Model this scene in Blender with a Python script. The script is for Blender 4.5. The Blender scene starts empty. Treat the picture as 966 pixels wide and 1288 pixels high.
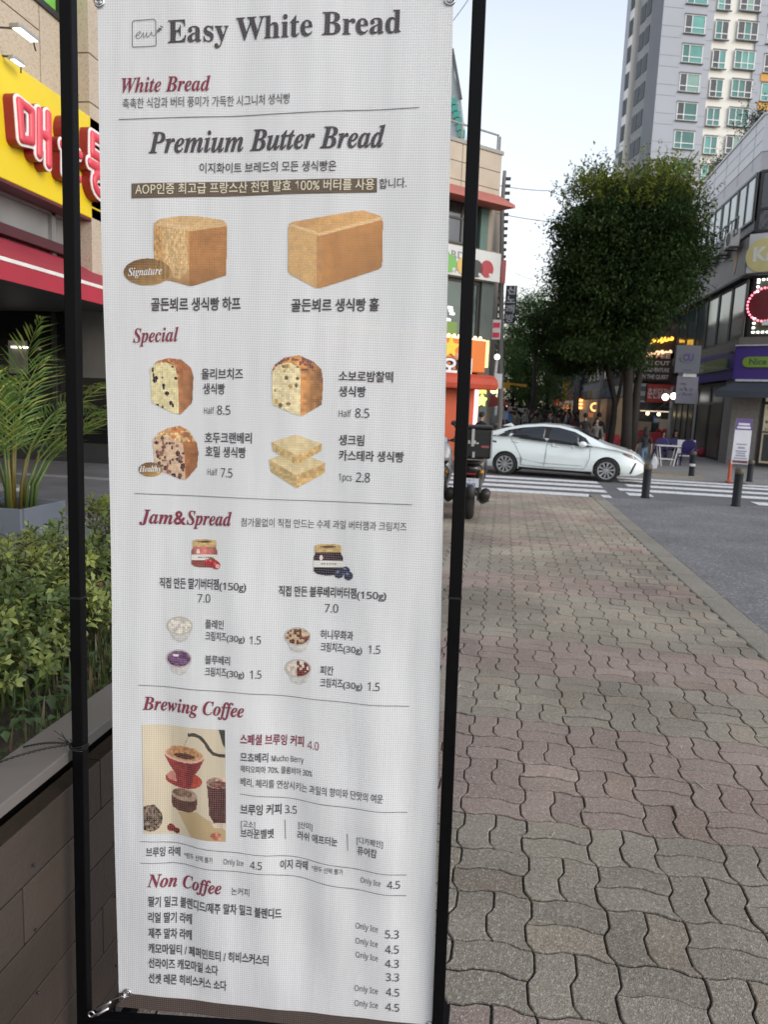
import bpy, bmesh, math, random
import numpy as np
from mathutils import Vector, Matrix
random.seed(7); RNG = np.random.default_rng(7)
S = bpy.context.scene; COL = S.collection
PI = math.pi

# ------------------------------------------------------------------ camera, sky, sun, exposure
EYE = np.array([0.0, 0.0, 1.59]); FPX = 925.0           # eye height; focal length in photo pixels (966 x 1288)
_up = np.array([251., 6106., 925.]); _up /= np.linalg.norm(_up)
_y = np.array([153., 136., -925.]); _y -= _up * (_y @ _up); _y /= np.linalg.norm(_y)
ROT = np.stack([np.cross(_y, _up), _y, _up])            # columns: camera axes in the street's frame
cd = bpy.data.cameras.new('camera'); cam = bpy.data.objects.new('camera', cd); COL.objects.link(cam)
m4 = Matrix.Identity(4)
for i in range(3):
    for j in range(3): m4[i][j] = ROT[i][j]
    m4[i][3] = EYE[i]
cam.matrix_world = m4
cd.sensor_fit = 'VERTICAL'; cd.sensor_height = 9.55; cd.lens = 9.55 * FPX / 1288
cd.clip_start = 0.05; cd.clip_end = 3000
cd.dof.use_dof = True; cd.dof.focus_distance = 1.5; cd.dof.aperture_fstop = 2.6
S.camera = cam
W = bpy.data.worlds.new('World'); S.world = W; W.use_nodes = True
nt = W.node_tree; bg = nt.nodes['Background']
SUN_EL, SUN_AZ = math.radians(23), math.radians(115)     # azimuth from the street's direction, to the left
sky = nt.nodes.new('ShaderNodeTexSky'); sky.sky_type = 'NISHITA'; sky.sun_disc = False
sky.sun_elevation = SUN_EL; sky.sun_rotation = SUN_AZ; sky.air_density = 1.0; sky.dust_density = 0.25; sky.ozone_density = 1.6
hs = nt.nodes.new('ShaderNodeHueSaturation'); hs.inputs['Saturation'].default_value = 0.36
nt.links.new(sky.outputs[0], hs.inputs['Color'])
geo = nt.nodes.new('ShaderNodeTexCoord'); sxyz = nt.nodes.new('ShaderNodeSeparateXYZ'); nt.links.new(geo.outputs['Generated'], sxyz.inputs[0])
wr = nt.nodes.new('ShaderNodeMapRange'); wr.interpolation_type = 'SMOOTHSTEP'; wr.inputs['From Max'].default_value = .42; nt.links.new(sxyz.outputs[2], wr.inputs['Value'])
wm_x = nt.nodes.new('ShaderNodeMix'); wm_x.data_type = 'RGBA'; wm_x.inputs[6].default_value = (.72, .66, .565, 1); wm_x.inputs[7].default_value = (1.13, 1.13, 1.15, 1); nt.links.new(wr.outputs[0], wm_x.inputs[0])
wv = nt.nodes.new('ShaderNodeVectorMath'); wv.operation = 'MULTIPLY'; nt.links.new(hs.outputs[0], wv.inputs[0]); nt.links.new(wm_x.outputs[2], wv.inputs[1]); nt.links.new(wv.outputs[0], bg.inputs[0])
bg.inputs[1].default_value = 0.15
sl = bpy.data.lights.new('sun', 'SUN'); sl.energy = 0.7; sl.angle = math.radians(35); sl.color = (1, .9, .78)
so = bpy.data.objects.new('sun', sl); COL.objects.link(so)
sd = Vector((math.sin(SUN_AZ) * math.cos(SUN_EL), math.cos(SUN_AZ) * math.cos(SUN_EL), math.sin(SUN_EL)))
so.rotation_euler = (-sd).to_track_quat('-Z', 'Y').to_euler()
vs = S.view_settings; vs.view_transform = 'Standard'; vs.look = 'None'; vs.gamma = 1; vs.use_curve_mapping = False
vs.exposure = 1.0
S.render.film_transparent = False
try:
    S.cycles.use_denoising = True; S.cycles.max_bounces = 6; S.cycles.transparent_max_bounces = 8
except Exception: pass

# ------------------------------------------------------------------ measuring helpers (sight lines through the photo)
def ray(px, py): return ROT @ np.array([(px - 483) / FPX, -(py - 644) / FPX, -1.0])
def atY(px, py, Y): d = ray(px, py); return EYE + d * (Y / d[1])
def atX(px, py, X): d = ray(px, py); return EYE + d * (X / d[0])
def gnd(px, py, z0=0.0, s=-.012): d = ray(px, py); return EYE + d * ((z0 - EYE[2]) / (d[2] - s * d[1]))
def gz(y): return -.012 * min(max(y, -30), 30) + .010 * min(max(y - 30, 0), 45)          # the street falls gently away

# ------------------------------------------------------------------ materials
MATS = {}
def mat(name, col, rough=.6, var=.12, scale=6., bump=0., bscale=None, metal=0., spec=.5, emit=None, estr=0., attr=None, coat=0., trans=0., detail=5):
    if name in MATS: return MATS[name]
    m = bpy.data.materials.new(name); m.use_nodes = True; n = m.node_tree; b = n.nodes['Principled BSDF']
    b.inputs['Roughness'].default_value = rough; b.inputs['Metallic'].default_value = metal
    b.inputs['Specular IOR Level'].default_value = spec; b.inputs['Coat Weight'].default_value = coat
    tc = n.nodes.new('ShaderNodeTexCoord')
    nz = n.nodes.new('ShaderNodeTexNoise'); nz.inputs['Scale'].default_value = scale; nz.inputs['Detail'].default_value = detail
    n.links.new(tc.outputs['Object'], nz.inputs['Vector'])
    mp = n.nodes.new('ShaderNodeMapRange'); mp.inputs['From Min'].default_value = .25; mp.inputs['From Max'].default_value = .75
    mp.inputs['To Min'].default_value = 1 - var; mp.inputs['To Max'].default_value = 1 + var
    n.links.new(nz.outputs['Fac'], mp.inputs['Value'])
    mx = n.nodes.new('ShaderNodeVectorMath'); mx.operation = 'SCALE'
    if attr:
        at = n.nodes.new('ShaderNodeAttribute'); at.attribute_name = attr; n.links.new(at.outputs['Color'], mx.inputs[0])
    else: mx.inputs[0].default_value = col[:3]
    n.links.new(mp.outputs[0], mx.inputs['Scale']); n.links.new(mx.outputs[0], b.inputs['Base Color'])
    r2 = n.nodes.new('ShaderNodeMapRange'); r2.inputs['To Min'].default_value = max(0, rough - .1); r2.inputs['To Max'].default_value = min(1, rough + .1)
    n.links.new(nz.outputs['Fac'], r2.inputs['Value']); n.links.new(r2.outputs[0], b.inputs['Roughness'])
    if bump:
        bz = n.nodes.new('ShaderNodeTexNoise'); bz.inputs['Scale'].default_value = bscale or scale * 8; bz.inputs['Detail'].default_value = 4
        n.links.new(tc.outputs['Object'], bz.inputs['Vector'])
        bp = n.nodes.new('ShaderNodeBump'); bp.inputs['Strength'].default_value = bump; bp.inputs['Distance'].default_value = .01
        n.links.new(bz.outputs['Fac'], bp.inputs['Height']); n.links.new(bp.outputs[0], b.inputs['Normal'])
    if emit:
        b.inputs['Emission Color'].default_value = (*emit, 1); b.inputs['Emission Strength'].default_value = estr
    if trans:
        tr = n.nodes.new('ShaderNodeBsdfTranslucent'); ms = n.nodes.new('ShaderNodeMixShader'); ms.inputs[0].default_value = trans
        n.links.new(mx.outputs[0], tr.inputs[0]); n.links.new(b.outputs[0], ms.inputs[1]); n.links.new(tr.outputs[0], ms.inputs[2])
        n.links.new(ms.outputs[0], n.nodes['Material Output'].inputs[0])
    MATS[name] = m; return m

def speckle(name, base, c2, scale, rough=.85, bump=.3, amount=.5, big=.12, attr=None):
    """Stone, asphalt: fine grains of two colours over slow blotches."""
    m = bpy.data.materials.new(name); m.use_nodes = True; n = m.node_tree; b = n.nodes['Principled BSDF']; b.inputs['Roughness'].default_value = rough
    tc = n.nodes.new('ShaderNodeTexCoord'); v = n.nodes.new('ShaderNodeTexVoronoi'); v.inputs['Scale'].default_value = scale
    z = n.nodes.new('ShaderNodeTexNoise'); z.inputs['Scale'].default_value = .9; z.inputs['Detail'].default_value = 8
    z2 = n.nodes.new('ShaderNodeTexNoise'); z2.inputs['Scale'].default_value = scale * .45; z2.inputs['Detail'].default_value = 3
    for q in (v, z, z2): n.links.new(tc.outputs['Object'], q.inputs['Vector'])
    sep = n.nodes.new('ShaderNodeSeparateColor'); n.links.new(v.outputs['Color'], sep.inputs[0])
    cr = n.nodes.new('ShaderNodeMapRange'); cr.inputs['From Min'].default_value = .75; cr.inputs['From Max'].default_value = 1.
    cr.inputs['To Max'].default_value = amount; n.links.new(sep.outputs[0], cr.inputs['Value'])
    mx = n.nodes.new('ShaderNodeMix'); mx.data_type = 'RGBA'; n.links.new(cr.outputs[0], mx.inputs[0])
    if attr:
        at = n.nodes.new('ShaderNodeAttribute'); at.attribute_name = attr; n.links.new(at.outputs['Color'], mx.inputs[6])
    else: mx.inputs[6].default_value = (*base, 1)
    mx.inputs[7].default_value = (*c2, 1)
    ad = n.nodes.new('ShaderNodeMath'); ad.operation = 'ADD'; n.links.new(z.outputs['Fac'], ad.inputs[0]); n.links.new(z2.outputs['Fac'], ad.inputs[1])
    mp = n.nodes.new('ShaderNodeMapRange'); mp.inputs['From Min'].default_value = .7; mp.inputs['From Max'].default_value = 1.3
    mp.inputs['To Min'].default_value = 1 - big * 2; mp.inputs['To Max'].default_value = 1 + big * 2; n.links.new(ad.outputs[0], mp.inputs['Value'])
    sc = n.nodes.new('ShaderNodeVectorMath'); sc.operation = 'SCALE'; n.links.new(mx.outputs[2], sc.inputs[0]); n.links.new(mp.outputs[0], sc.inputs['Scale'])
    n.links.new(sc.outputs[0], b.inputs['Base Color'])
    bp = n.nodes.new('ShaderNodeBump'); bp.inputs['Strength'].default_value = bump; bp.inputs['Distance'].default_value = .006
    n.links.new(v.outputs['Distance'], bp.inputs['Height']); n.links.new(bp.outputs[0], b.inputs['Normal'])
    MATS[name] = m; return m

def glass(name, col=(.03, .035, .04), rough=.06): return mat(name, col, rough, var=.3, scale=.8, spec=.8)
def glow(name, col, s): return mat(name, col, .5, emit=col, estr=s)

# ------------------------------------------------------------------ mesh building
class MB:
    def __init__(s): s.v = []; s.f = []; s.c = []
    def add(s, vs, fs, col=None):
        o = len(s.v); s.v += [tuple(map(float, p)) for p in vs]; s.f += [tuple(i + o for i in f) for f in fs]; s.c += [col] * len(fs); return s
    def box(s, c, d, rz=0, col=None, M=None):
        x, y, z = (q / 2 for q in d); vs = [(-x, -y, -z), (x, -y, -z), (x, y, -z), (-x, y, -z), (-x, -y, z), (x, -y, z), (x, y, z), (-x, y, z)]
        ca, sa = math.cos(rz), math.sin(rz)
        vs = [(c[0] + p[0] * ca - p[1] * sa, c[1] + p[0] * sa + p[1] * ca, c[2] + p[2]) for p in vs]
        if M is not None: vs = [tuple(M @ Vector(p)) for p in vs]
        return s.add(vs, [(0, 3, 2, 1), (4, 5, 6, 7), (0, 1, 5, 4), (1, 2, 6, 5), (2, 3, 7, 6), (3, 0, 4, 7)], col)
    def bx(s, x0, x1, y0, y1, z0, z1, col=None): return s.box(((x0 + x1) / 2, (y0 + y1) / 2, (z0 + z1) / 2), (abs(x1 - x0), abs(y1 - y0), abs(z1 - z0)), 0, col)
    def prism(s, pts, dvec, col=None):
        n = len(pts); d = np.array(dvec, float); P = [np.array(p, float) for p in pts]
        return s.add(P + [p + d for p in P], [tuple(range(n))[::-1], tuple(range(n, 2 * n))] + [(i, (i + 1) % n, n + (i + 1) % n, n + i) for i in range(n)], col)
    def tube(s, path, r, n=8, cap=True, col=None):
        P = [np.array(p, float) for p in path]; R = list(r) if hasattr(r, '__len__') else [r] * len(P); vs = []
        pu = None
        for i, p in enumerate(P):
            t = P[min(i + 1, len(P) - 1)] - P[max(i - 1, 0)]; t = t / (np.linalg.norm(t) + 1e-9)
            u = np.cross(t, (0, 0, 1) if abs(t[2]) < .9 else (0, 1, 0)) if pu is None else pu - t * (pu @ t)
            u /= np.linalg.norm(u) + 1e-9; pu = u; w = np.cross(t, u)
            vs += [p + R[i] * (u * math.cos(2 * PI * k / n) + w * math.sin(2 * PI * k / n)) for k in range(n)]
        fs = [(i * n + k, i * n + (k + 1) % n, (i + 1) * n + (k + 1) % n, (i + 1) * n + k) for i in range(len(P) - 1) for k in range(n)]
        if cap: fs += [tuple(range(n))[::-1], tuple(range((len(P) - 1) * n, len(P) * n))]
        return s.add(vs, fs, col)
    def bar(s, p0, p1, w, h=None, col=None):
        p0, p1 = np.array(p0, float), np.array(p1, float); t = p1 - p0; t /= np.linalg.norm(t); h = h or w
        u = np.cross(t, (0, 0, 1)) if abs(t[2]) < .95 else np.array((1., 0, 0)); u /= np.linalg.norm(u); v = np.cross(t, u)
        q = [u * w / 2 + v * h / 2, -u * w / 2 + v * h / 2, -u * w / 2 - v * h / 2, u * w / 2 - v * h / 2]
        return s.prism([p0 + a for a in q], p1 - p0, col)
    def ell(s, c, r, nu=16, nv=10, M=None, col=None):
        vs = []; fs = []
        for j in range(nv + 1):
            a = PI * j / nv
            for i in range(nu):
                b = 2 * PI * i / nu; p = Vector((r[0] * math.sin(a) * math.cos(b), r[1] * math.sin(a) * math.sin(b), r[2] * math.cos(a)))
                if M is not None: p = M @ p
                vs.append((c[0] + p.x, c[1] + p.y, c[2] + p.z))
        for j in range(nv):
            for i in range(nu): fs.append((j * nu + i, (j + 1) * nu + i, (j + 1) * nu + (i + 1) % nu, j * nu + (i + 1) % nu))
        return s.add(vs, fs, col)
    def lathe(s, prof, M=None, n=24, col=None):
        vs = []; k = len(prof)
        for i in range(n):
            a = 2 * PI * i / n
            for r, z in prof:
                p = Vector((r * math.cos(a), r * math.sin(a), z)); vs.append(tuple(M @ p) if M is not None else tuple(p))
        return s.add(vs, [(i * k + j, ((i + 1) % n) * k + j, ((i + 1) % n) * k + j + 1, i * k + j + 1) for i in range(n) for j in range(k - 1)], col)
    def torus(s, M, R, r, n=28, m=8, col=None):
        vs = [tuple(M @ Vector(((R + r * math.cos(2 * PI * j / m)) * math.cos(2 * PI * i / n), (R + r * math.cos(2 * PI * j / m)) * math.sin(2 * PI * i / n), r * math.sin(2 * PI * j / m)))) for i in range(n) for j in range(m)]
        return s.add(vs, [(i * m + j, ((i + 1) % n) * m + j, ((i + 1) % n) * m + (j + 1) % m, i * m + (j + 1) % m) for i in range(n) for j in range(m)], col)
    def build(s, name, m, parent=None, smooth=False, bevel=0., fix=True):
        me = bpy.data.meshes.new(name); me.from_pydata(s.v, [], s.f)
        if any(c is not None for c in s.c):
            at = me.attributes.new('col', 'FLOAT_COLOR', 'FACE')
            at.data.foreach_set('color', np.array([(*(c or (.5, .5, .5))[:3], 1) for c in s.c], np.float32).ravel())
        if fix:
            bm = bmesh.new(); bm.from_mesh(me); bmesh.ops.recalc_face_normals(bm, faces=bm.faces); bm.to_mesh(me); bm.free()
        return link(name, me, m, parent, smooth, bevel)
def link(name, me, m, parent=None, smooth=False, bevel=0.):
    for q in (m if isinstance(m, (list, tuple)) else [m]): me.materials.append(q)
    if smooth: me.polygons.foreach_set('use_smooth', np.ones(len(me.polygons), bool))
    o = bpy.data.objects.new(name, me); COL.objects.link(o)
    if parent is not None: o.parent = parent
    if bevel:
        b = o.modifiers.new('bevel', 'BEVEL'); b.width = bevel; b.segments = 2; b.limit_method = 'ANGLE'
    return o
def tag(o, label=None, cat=None, group=None, kind=None):
    for k, v in (('label', label), ('category', cat), ('group', group), ('kind', kind)):
        if v: o[k] = v
    return o
def thing(name, label, cat, loc=(0, 0, 0), rz=0, group=None):
    o = bpy.data.objects.new(name, None); COL.objects.link(o); o.location = tuple(map(float, loc)); o.rotation_euler = (0, 0, rz); o.empty_display_size = .1
    return tag(o, label, cat, group)
def dup(o, parent=None, loc=None, rz=None, label=None):
    c = o.copy(); COL.objects.link(c)
    if parent is not None: c.parent = parent
    for ch in list(o.children): dup(ch, c)
    if loc is not None: c.location = tuple(map(float, loc))
    if rz is not None: c.rotation_euler = (0, 0, rz)
    if label: c['label'] = label
    return c
def M_(loc=(0, 0, 0), x=(1, 0, 0), y=(0, 1, 0), z=(0, 0, 1)):
    m = Matrix.Identity(4)
    for i in range(3): m[i][0] = x[i]; m[i][1] = y[i]; m[i][2] = z[i]; m[i][3] = loc[i]
    return m

# ------------------------------------------------------------------ lettering (Blender's own built-in font)
def serif(s, it):
    return ''.join(chr((0x1D468 if it else 0x1D400) + ord(c) - 65) if 'A' <= c <= 'Z' else chr((0x1D482 if it else 0x1D41A) + ord(c) - 97) if 'a' <= c <= 'z' else c for c in s)
_tc = {}
def glyphs(items):
    """[(text, bold, extrude)] -> {key: mesh arrays}; one depsgraph update for all."""
    todo = []
    for k in items:
        if k in _tc: continue
        c = bpy.data.curves.new('lettering', 'FONT'); c.body = k[0]; c.size = 1; c.offset = k[1]; c.extrude = k[2]; c.resolution_u = 3
        o = bpy.data.objects.new('lettering', c); COL.objects.link(o); todo.append((k, o, c))
    bpy.context.view_layer.update(); dg = bpy.context.evaluated_depsgraph_get()
    for k, o, c in todo:
        me = bpy.data.meshes.new_from_object(o.evaluated_get(dg)); v = np.empty(len(me.vertices) * 3, np.float32); me.vertices.foreach_get('co', v)
        v = v.reshape(-1, 3).astype(float); v[:, 0] -= v[:, 0].min() if len(v) else 0
        _tc[k] = (v, [tuple(p.vertices) for p in me.polygons]); bpy.data.meshes.remove(me)
        bpy.data.objects.remove(o); bpy.data.curves.remove(c)
def letters(mb, text, origin, xdir, ydir, width=None, height=1., bold=.012, depth=0., col=None, centre=False):
    """Lettering laid on a plane: origin = baseline start, xdir/ydir unit vectors, height = em size, width = fitted length."""
    k = (text, bold, .5 if depth else 0.); glyphs([k]); v, f = _tc[k]
    x, y = np.array(xdir, float), np.array(ydir, float); n = np.cross(x, y); w = v[:, 0].max(); sx = (width / w) if width else height
    o = np.array(origin, float) - (x * w * sx / 2 if centre else 0)
    P = o + v[:, :1] * sx * x + v[:, 1:2] * height * y + (v[:, 2:] * depth + depth / 2) * n
    return mb.add(P, f, col)

# ================================================================== THE SETTING
def strip(name, xs, ys, dz, m, parent=None, skirt=0.0):
    """A sheet that follows the street's slope, with an optional skirt down its rim."""
    mb = MB(); nx, ny = len(xs), len(ys)
    mb.add([(x, y, gz(y) + dz) for y in ys for x in xs], [(j * nx + i, j * nx + i + 1, (j + 1) * nx + i + 1, (j + 1) * nx + i) for j in range(ny - 1) for i in range(nx - 1)])
    if skirt:
        rim = [(x, ys[0]) for x in xs] + [(xs[-1], y) for y in ys[1:]] + [(x, ys[-1]) for x in xs[-2::-1]] + [(xs[0], y) for y in ys[-2:0:-1]]
        k = len(rim); mb.add([(x, y, gz(y) + dz) for x, y in rim] + [(x, y, gz(y) + dz - skirt) for x, y in rim], [(i, (i + 1) % k, k + (i + 1) % k, k + i) for i in range(k)])
    return tag(mb.build(name, m, parent, fix=False), kind='structure')
asphalt = speckle('asphalt', (.062, .062, .064), (.16, .16, .155), 90, .9, .35, .6, .14)
road_m = speckle('road_asphalt', (.12, .12, .122), (.2, .2, .195), 60, .9, .2, .5, .1)
strip('ground', [-500, -60, -1, 14, 60, 500], [-60, -30, 0, 15, 30, 75, 200, 900], -.13, road_m)
lot = strip('parking_lot', [2.13, 4, 8, 16], [-4, 5, 15.05, 15.6], -.012, speckle('lot_asphalt', (.15, .147, .15), (.34, .33, .33), 55, .9, .6, .75, .16), skirt=.14)
strip('far_pavement', [2.9, 6, 9, 24], [23.3, 30, 75, 90], -.02, speckle('pavement_stone', (.22, .215, .205), (.3, .3, .29), 30, .85, .2, .4, .1), skirt=.12)
strip('far_kerb', [2.7, 2.9], [23.1, 30, 75, 90], -.016, speckle('kerb_granite', (.27, .26, .25), (.4, .4, .39), 60, .8, .2, .5, .08), skirt=.12)
strip('kerb_along_crossing', [2.9, 24], [23.1, 23.3], -.016, MATS['kerb_granite'], skirt=.12)
strip('shopping_street', [-1.6, .5, 2.7], [26, 30, 75, 120], -.118, speckle('street_paving', (.15, .145, .14), (.24, .235, .23), 24, .85, .2, .4, .12))

# --- crossing stripes, slightly worn paint
def worn(name, col, wear=.55):
    m = mat(name, col, .7, var=.1, scale=8); n = m.node_tree; b = n.nodes['Principled BSDF']
    tc = n.nodes['Texture Coordinate']; z = n.nodes.new('ShaderNodeTexNoise'); z.inputs['Scale'].default_value = 9; z.inputs['Detail'].default_value = 8; z.inputs['Roughness'].default_value = .75
    n.links.new(tc.outputs['Object'], z.inputs['Vector']); r = n.nodes.new('ShaderNodeMapRange')
    r.inputs['From Min'].default_value = wear; r.inputs['From Max'].default_value = wear + .1; r.inputs['To Min'].default_value = 1; r.inputs['To Max'].default_value = .15
    n.links.new(z.outputs['Fac'], r.inputs['Value']); n.links.new(r.outputs[0], b.inputs['Alpha']); return m
paint = worn('road_paint', (.74, .74, .73))
mb = MB()
def stripe(x0, x1, y, w, sl):
    xs = np.linspace(x0, x1, 6)
    P = [(x, y + sl * (x - x0) + k, gz(y + sl * (x - x0)) - .125) for k in (0, w) for x in xs]
    mb.add(P, [(i, i + 1, i + 7, i + 6) for i in range(5)])
for k, y in enumerate((16.75, 17.95, 19.15, 20.35)): stripe(-3.4, 2.46 + .05 * k, y, .56, -.02)
for k, (y, a, b) in enumerate(((17.5, 2.95, 3.5), (18.6, 2.9, 12), (19.9, 3.3, 12), (21.3, 3.3, 9.5), (22.3, 3.4, 8.6))): stripe(a, b, y, .56, -.05 if k else 0)
stripe(5.6, 6.1, 17.0, .6, 0)
tag(mb.build('road_markings', paint, fix=False), kind='structure')
mb = MB(); mb.bx(4.1, 6.1, 23.42, 23.78, gz(23.6) - .04, gz(23.6) - .012)
tag(mb.build('tactile_paving', mat('tactile_yellow', (.42, .28, .08), .8, .2, 12, .4, 40)), kind='structure')

# --- interlocking pavers: real blocks with wavy joints
A_ = .1215
def pavers():
    nx0, nx1, ny1 = -8, 16, 128                       # in half-blocks
    ring = []; base = []
    L2 = 2 * A_
    knots = np.array([0, .08, .42, .5, .58, .92, 1.]); kv = np.array([0, .85, 1, 0, -.85, -1, 0]) * .0098; WX, WY = 1.25, 1.0
    wave = lambda t: np.interp((t / L2) % 1, knots, kv)
    seg = np.array([0, .04, .08, .16, .25, .34, .42, .46, .5, .54, .58, .66, .75, .84, .92, .96]); hseg = np.array([0, .08, .16, .3, .5, .7, .84, .92])
    V = []; F = []; C = []
    def block(x0, x1, y0, y1, col, near):
        lx, ly = x1 - x0, y1 - y0
        tx = seg if lx > A_ * 1.5 else hseg
        ty = seg if ly > A_ * 1.5 else hseg
        if not near: tx, ty = tx[::2], ty[::2]
        px = np.concatenate([x0 + tx * lx, np.full(len(ty), x1), x1 - tx * lx, np.full(len(ty), x0)])
        py = np.concatenate([np.full(len(tx), y0), y0 + ty * ly, np.full(len(tx), y1), y1 - ty * ly])
        cx, cy = (x0 + x1) / 2, (y0 + y1) / 2
        g, bv = .0021 + RNG.random() * .0012, .0042
        h = RNG.normal(0, .0012); tlx, tly = RNG.normal(0, .008, 2)
        o = len(V); n = len(px)
        for ins, dz in ((g, -.020), (g, -.0050), (g + bv * .45, -.0012), (g + bv, 0)):
            qx = cx + (px - cx) * (1 - 2 * ins / lx); qy = cy + (py - cy) * (1 - 2 * ins / ly)
            wx = qx + wave(py) * WX; wy = qy + wave(px) * WY
            for a, b2 in zip(wx, wy): V.append((a, b2, gz(b2) + dz + h + tlx * (a - cx) + tly * (b2 - cy)))
        for r in range(3):
            for i in range(n): F.append((o + r * n + i, o + r * n + (i + 1) % n, o + (r + 1) * n + (i + 1) % n, o + (r + 1) * n + i)); C.append(col if r > 1 else tuple(q * (.38 if r == 0 else .68) for q in col))
        F.append(tuple(range(o + 3 * n, o + 4 * n))); C.append(col)
    X0 = -.795
    # colour bands across the walk: rosy brown and grey-green
    edges = [(-9, 0), (1.84, 1), (2.78, 0), (3.78, 1), (4.5, 0), (5.1, 1), (6.6, 0), (7.3, 1), (9.0, 0), (9.7, 1), (11.6, 0), (12.4, 1), (14.2, 0), (14.9, 1)]
    for j in range(0, 65):
        for i in range(-1, 11):
            x0, y0 = X0 + i * L2, j * L2 + .35
            if y0 > 15.3: continue
            band = [b for e, b in edges if e <= y0 + A_][-1]
            for k in range(2):
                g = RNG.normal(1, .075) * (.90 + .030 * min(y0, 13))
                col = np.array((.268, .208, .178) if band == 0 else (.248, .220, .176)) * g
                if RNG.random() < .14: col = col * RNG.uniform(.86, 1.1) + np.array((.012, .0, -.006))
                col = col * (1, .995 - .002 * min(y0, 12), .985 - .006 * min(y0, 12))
                near = y0 < 4.2
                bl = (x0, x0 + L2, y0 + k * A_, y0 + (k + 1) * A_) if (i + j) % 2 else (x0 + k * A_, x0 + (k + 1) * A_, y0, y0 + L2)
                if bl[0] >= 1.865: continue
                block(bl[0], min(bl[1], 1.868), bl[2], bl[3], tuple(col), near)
    me = bpy.data.meshes.new('sidewalk'); me.from_pydata(V, [], F)
    at = me.attributes.new('col', 'FLOAT_COLOR', 'FACE'); at.data.foreach_set('color', np.array([(*c, 1) for c in C], np.float32).ravel())
    o = link('sidewalk', me, speckle('paver_concrete', (0, 0, 0), (.46, .45, .42), 210, .8, .4, .55, .2, attr='col')); tag(o, kind='structure')
pavers()
strip('sidewalk_bed', [-3.0, -1, 1.868], [-4, 1, 3, 8, 15.6], -.017, speckle('joint_sand', (.07, .062, .05), (.2, .185, .16), 200, .95, .2, .4, .2), skirt=.12)
mb = MB(); y = -3.0
while y < 15.4:
    L = 1.0; x0, x1 = 1.872, 2.125
    g = RNG.normal(1, .06); P = [(x, q, gz(q) + z) for q in (y + .006, y + L - .006) for x, z in ((x0, -.1), (x0, -.004), (x0 + .012, .004), (x1 - .02, .002), (x1, -.012), (x1, -.1))]
    mb.add(P, [(i, i + 1, 7 + i, 6 + i) for i in range(5)] + [tuple(range(6)), tuple(range(6, 12))], tuple(np.array((.235, .215, .175)) * g)); y += L
tag(mb.build('edge_kerb', speckle('kerb_concrete', (0, 0, 0), (.4, .39, .36), 120, .9, .25, .5, .14, attr='col')), kind='structure')
# litter: a few dry bits and pale specks on the blocks
mb = MB()
for k in range(150):
    x, y = RNG.uniform(-.5, 1.8), 1.1 + 9 * RNG.random() ** 2; s = RNG.uniform(.003, .009); a = RNG.uniform(0, PI); l = s * RNG.choice([1, 1.3, 1.3, 4, 9], p=[.3, .3, .25, .1, .05])
    mb.box((x, y, gz(y) + .004), (l, s * .6, .003), a, tuple(np.array((.5, .47, .4)) * RNG.uniform(.5, 1.1)))
tag(mb.build('litter', mat('litter', (0, 0, 0), .8, attr='col')), kind='stuff')

# ================================================================== TERRACE, PLANTER AND RESTAURANT ON THE LEFT
TZ = .45                                                # terrace floor
mb = MB(); mb.bx(-9.2, -1.96, -3, 10.7, -.4, TZ)
tag(mb.build('terrace_ground', mat('terrace_planks', (.17, .165, .165), .7, .2, 3, .2)), kind='structure')
mb = MB(); mb.bx(-9.2, -5.2, 7.2, 7.5, TZ, TZ + .035); mb.bx(-9.2, -1.9, 8.6, 8.66, TZ, TZ + .02); mb.bx(-9.2, -1.9, 5.9, 5.93, TZ, TZ + .008)
tag(mb.build('terrace_path', mat('step_edge', (.34, .33, .32), .6)), kind='structure')
PX0, PZ = -.90, .80                                    # planter's outer face and top
pl = thing('planter_wall', 'dark brown plank planter wall with a flat grey cap holding the hedge', 'planter', (-.85, 3, 0))
wood = mat('brown_board', (.062, .046, .038), .55, .22, 2.5, .15, 60)
wood.node_tree.nodes['Texture Coordinate']
def wmat(q):
    m = Matrix.LocRotScale(q.location, q.rotation_euler, q.scale)
    return m if q.parent is None else wmat(q.parent) @ q.matrix_parent_inverse @ m
def P0(mb, name, m, bevel=0., smooth=False, par=None, org=(0, 0, 0)):
    """Build in world space, then hang under a thing."""
    o = mb.build(name, m, None, smooth, bevel); 
    if par is not None:
        o.parent = par; o.matrix_parent_inverse = wmat(par).inverted()
    return o
mb = MB(); z = -.03; kk = 0
while z < .72:
    h = .132; ys = [-.5, .95 + .3 * (kk % 3), 3.4 + .35 * (kk % 2), 6.2, 9.2]
    for a, b in zip(ys[:-1], ys[1:]): mb.bx(PX0 - .045 - .02, PX0 - .018, a + .0015, b - .0015, z - .06, min(z - .06 + h - .004, .768), tuple(np.array((.050, .037, .030)) * RNG.normal(1, .06)))
    z += h; kk += 1
P0(mb, 'board_facing', mat('planter_board', (0, 0, 0), .55, .2, 3, .2, 70, attr='col'), .002, par=pl)
mb = MB(); mb.bx(-2.02, PX0 - .07, -.5, 9.2, -.1, .62); P0(mb, 'core', mat('planter_core', (.03, .025, .022), .8), par=pl)
mb = MB()
for a, b in ((-.5, 2.9), (2.903, 6.0), (6.003, 9.2)): mb.bx(PX0 - .115, PX0, a, b, .772, PZ)
P0(mb, 'cap', mat('planter_cap', (.135, .122, .118), .5, .12, 3, .1), .003, par=pl)
mb = MB(); mb.bx(-2.07, -1.96, -.5, 9.2, .45, PZ - .06); P0(mb, 'back_cap', MATS['planter_cap'], par=pl)
mb = MB()
for q in (1.05, 1.28, 1.6):
    for z in (.1, .3, .45, .6): mb.ell((PX0 - .012, q, z), (.0035, .0035, .0035), 8, 5)
P0(mb, 'screw', mat('screw', (.02, .02, .02), .4), par=pl)
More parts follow.
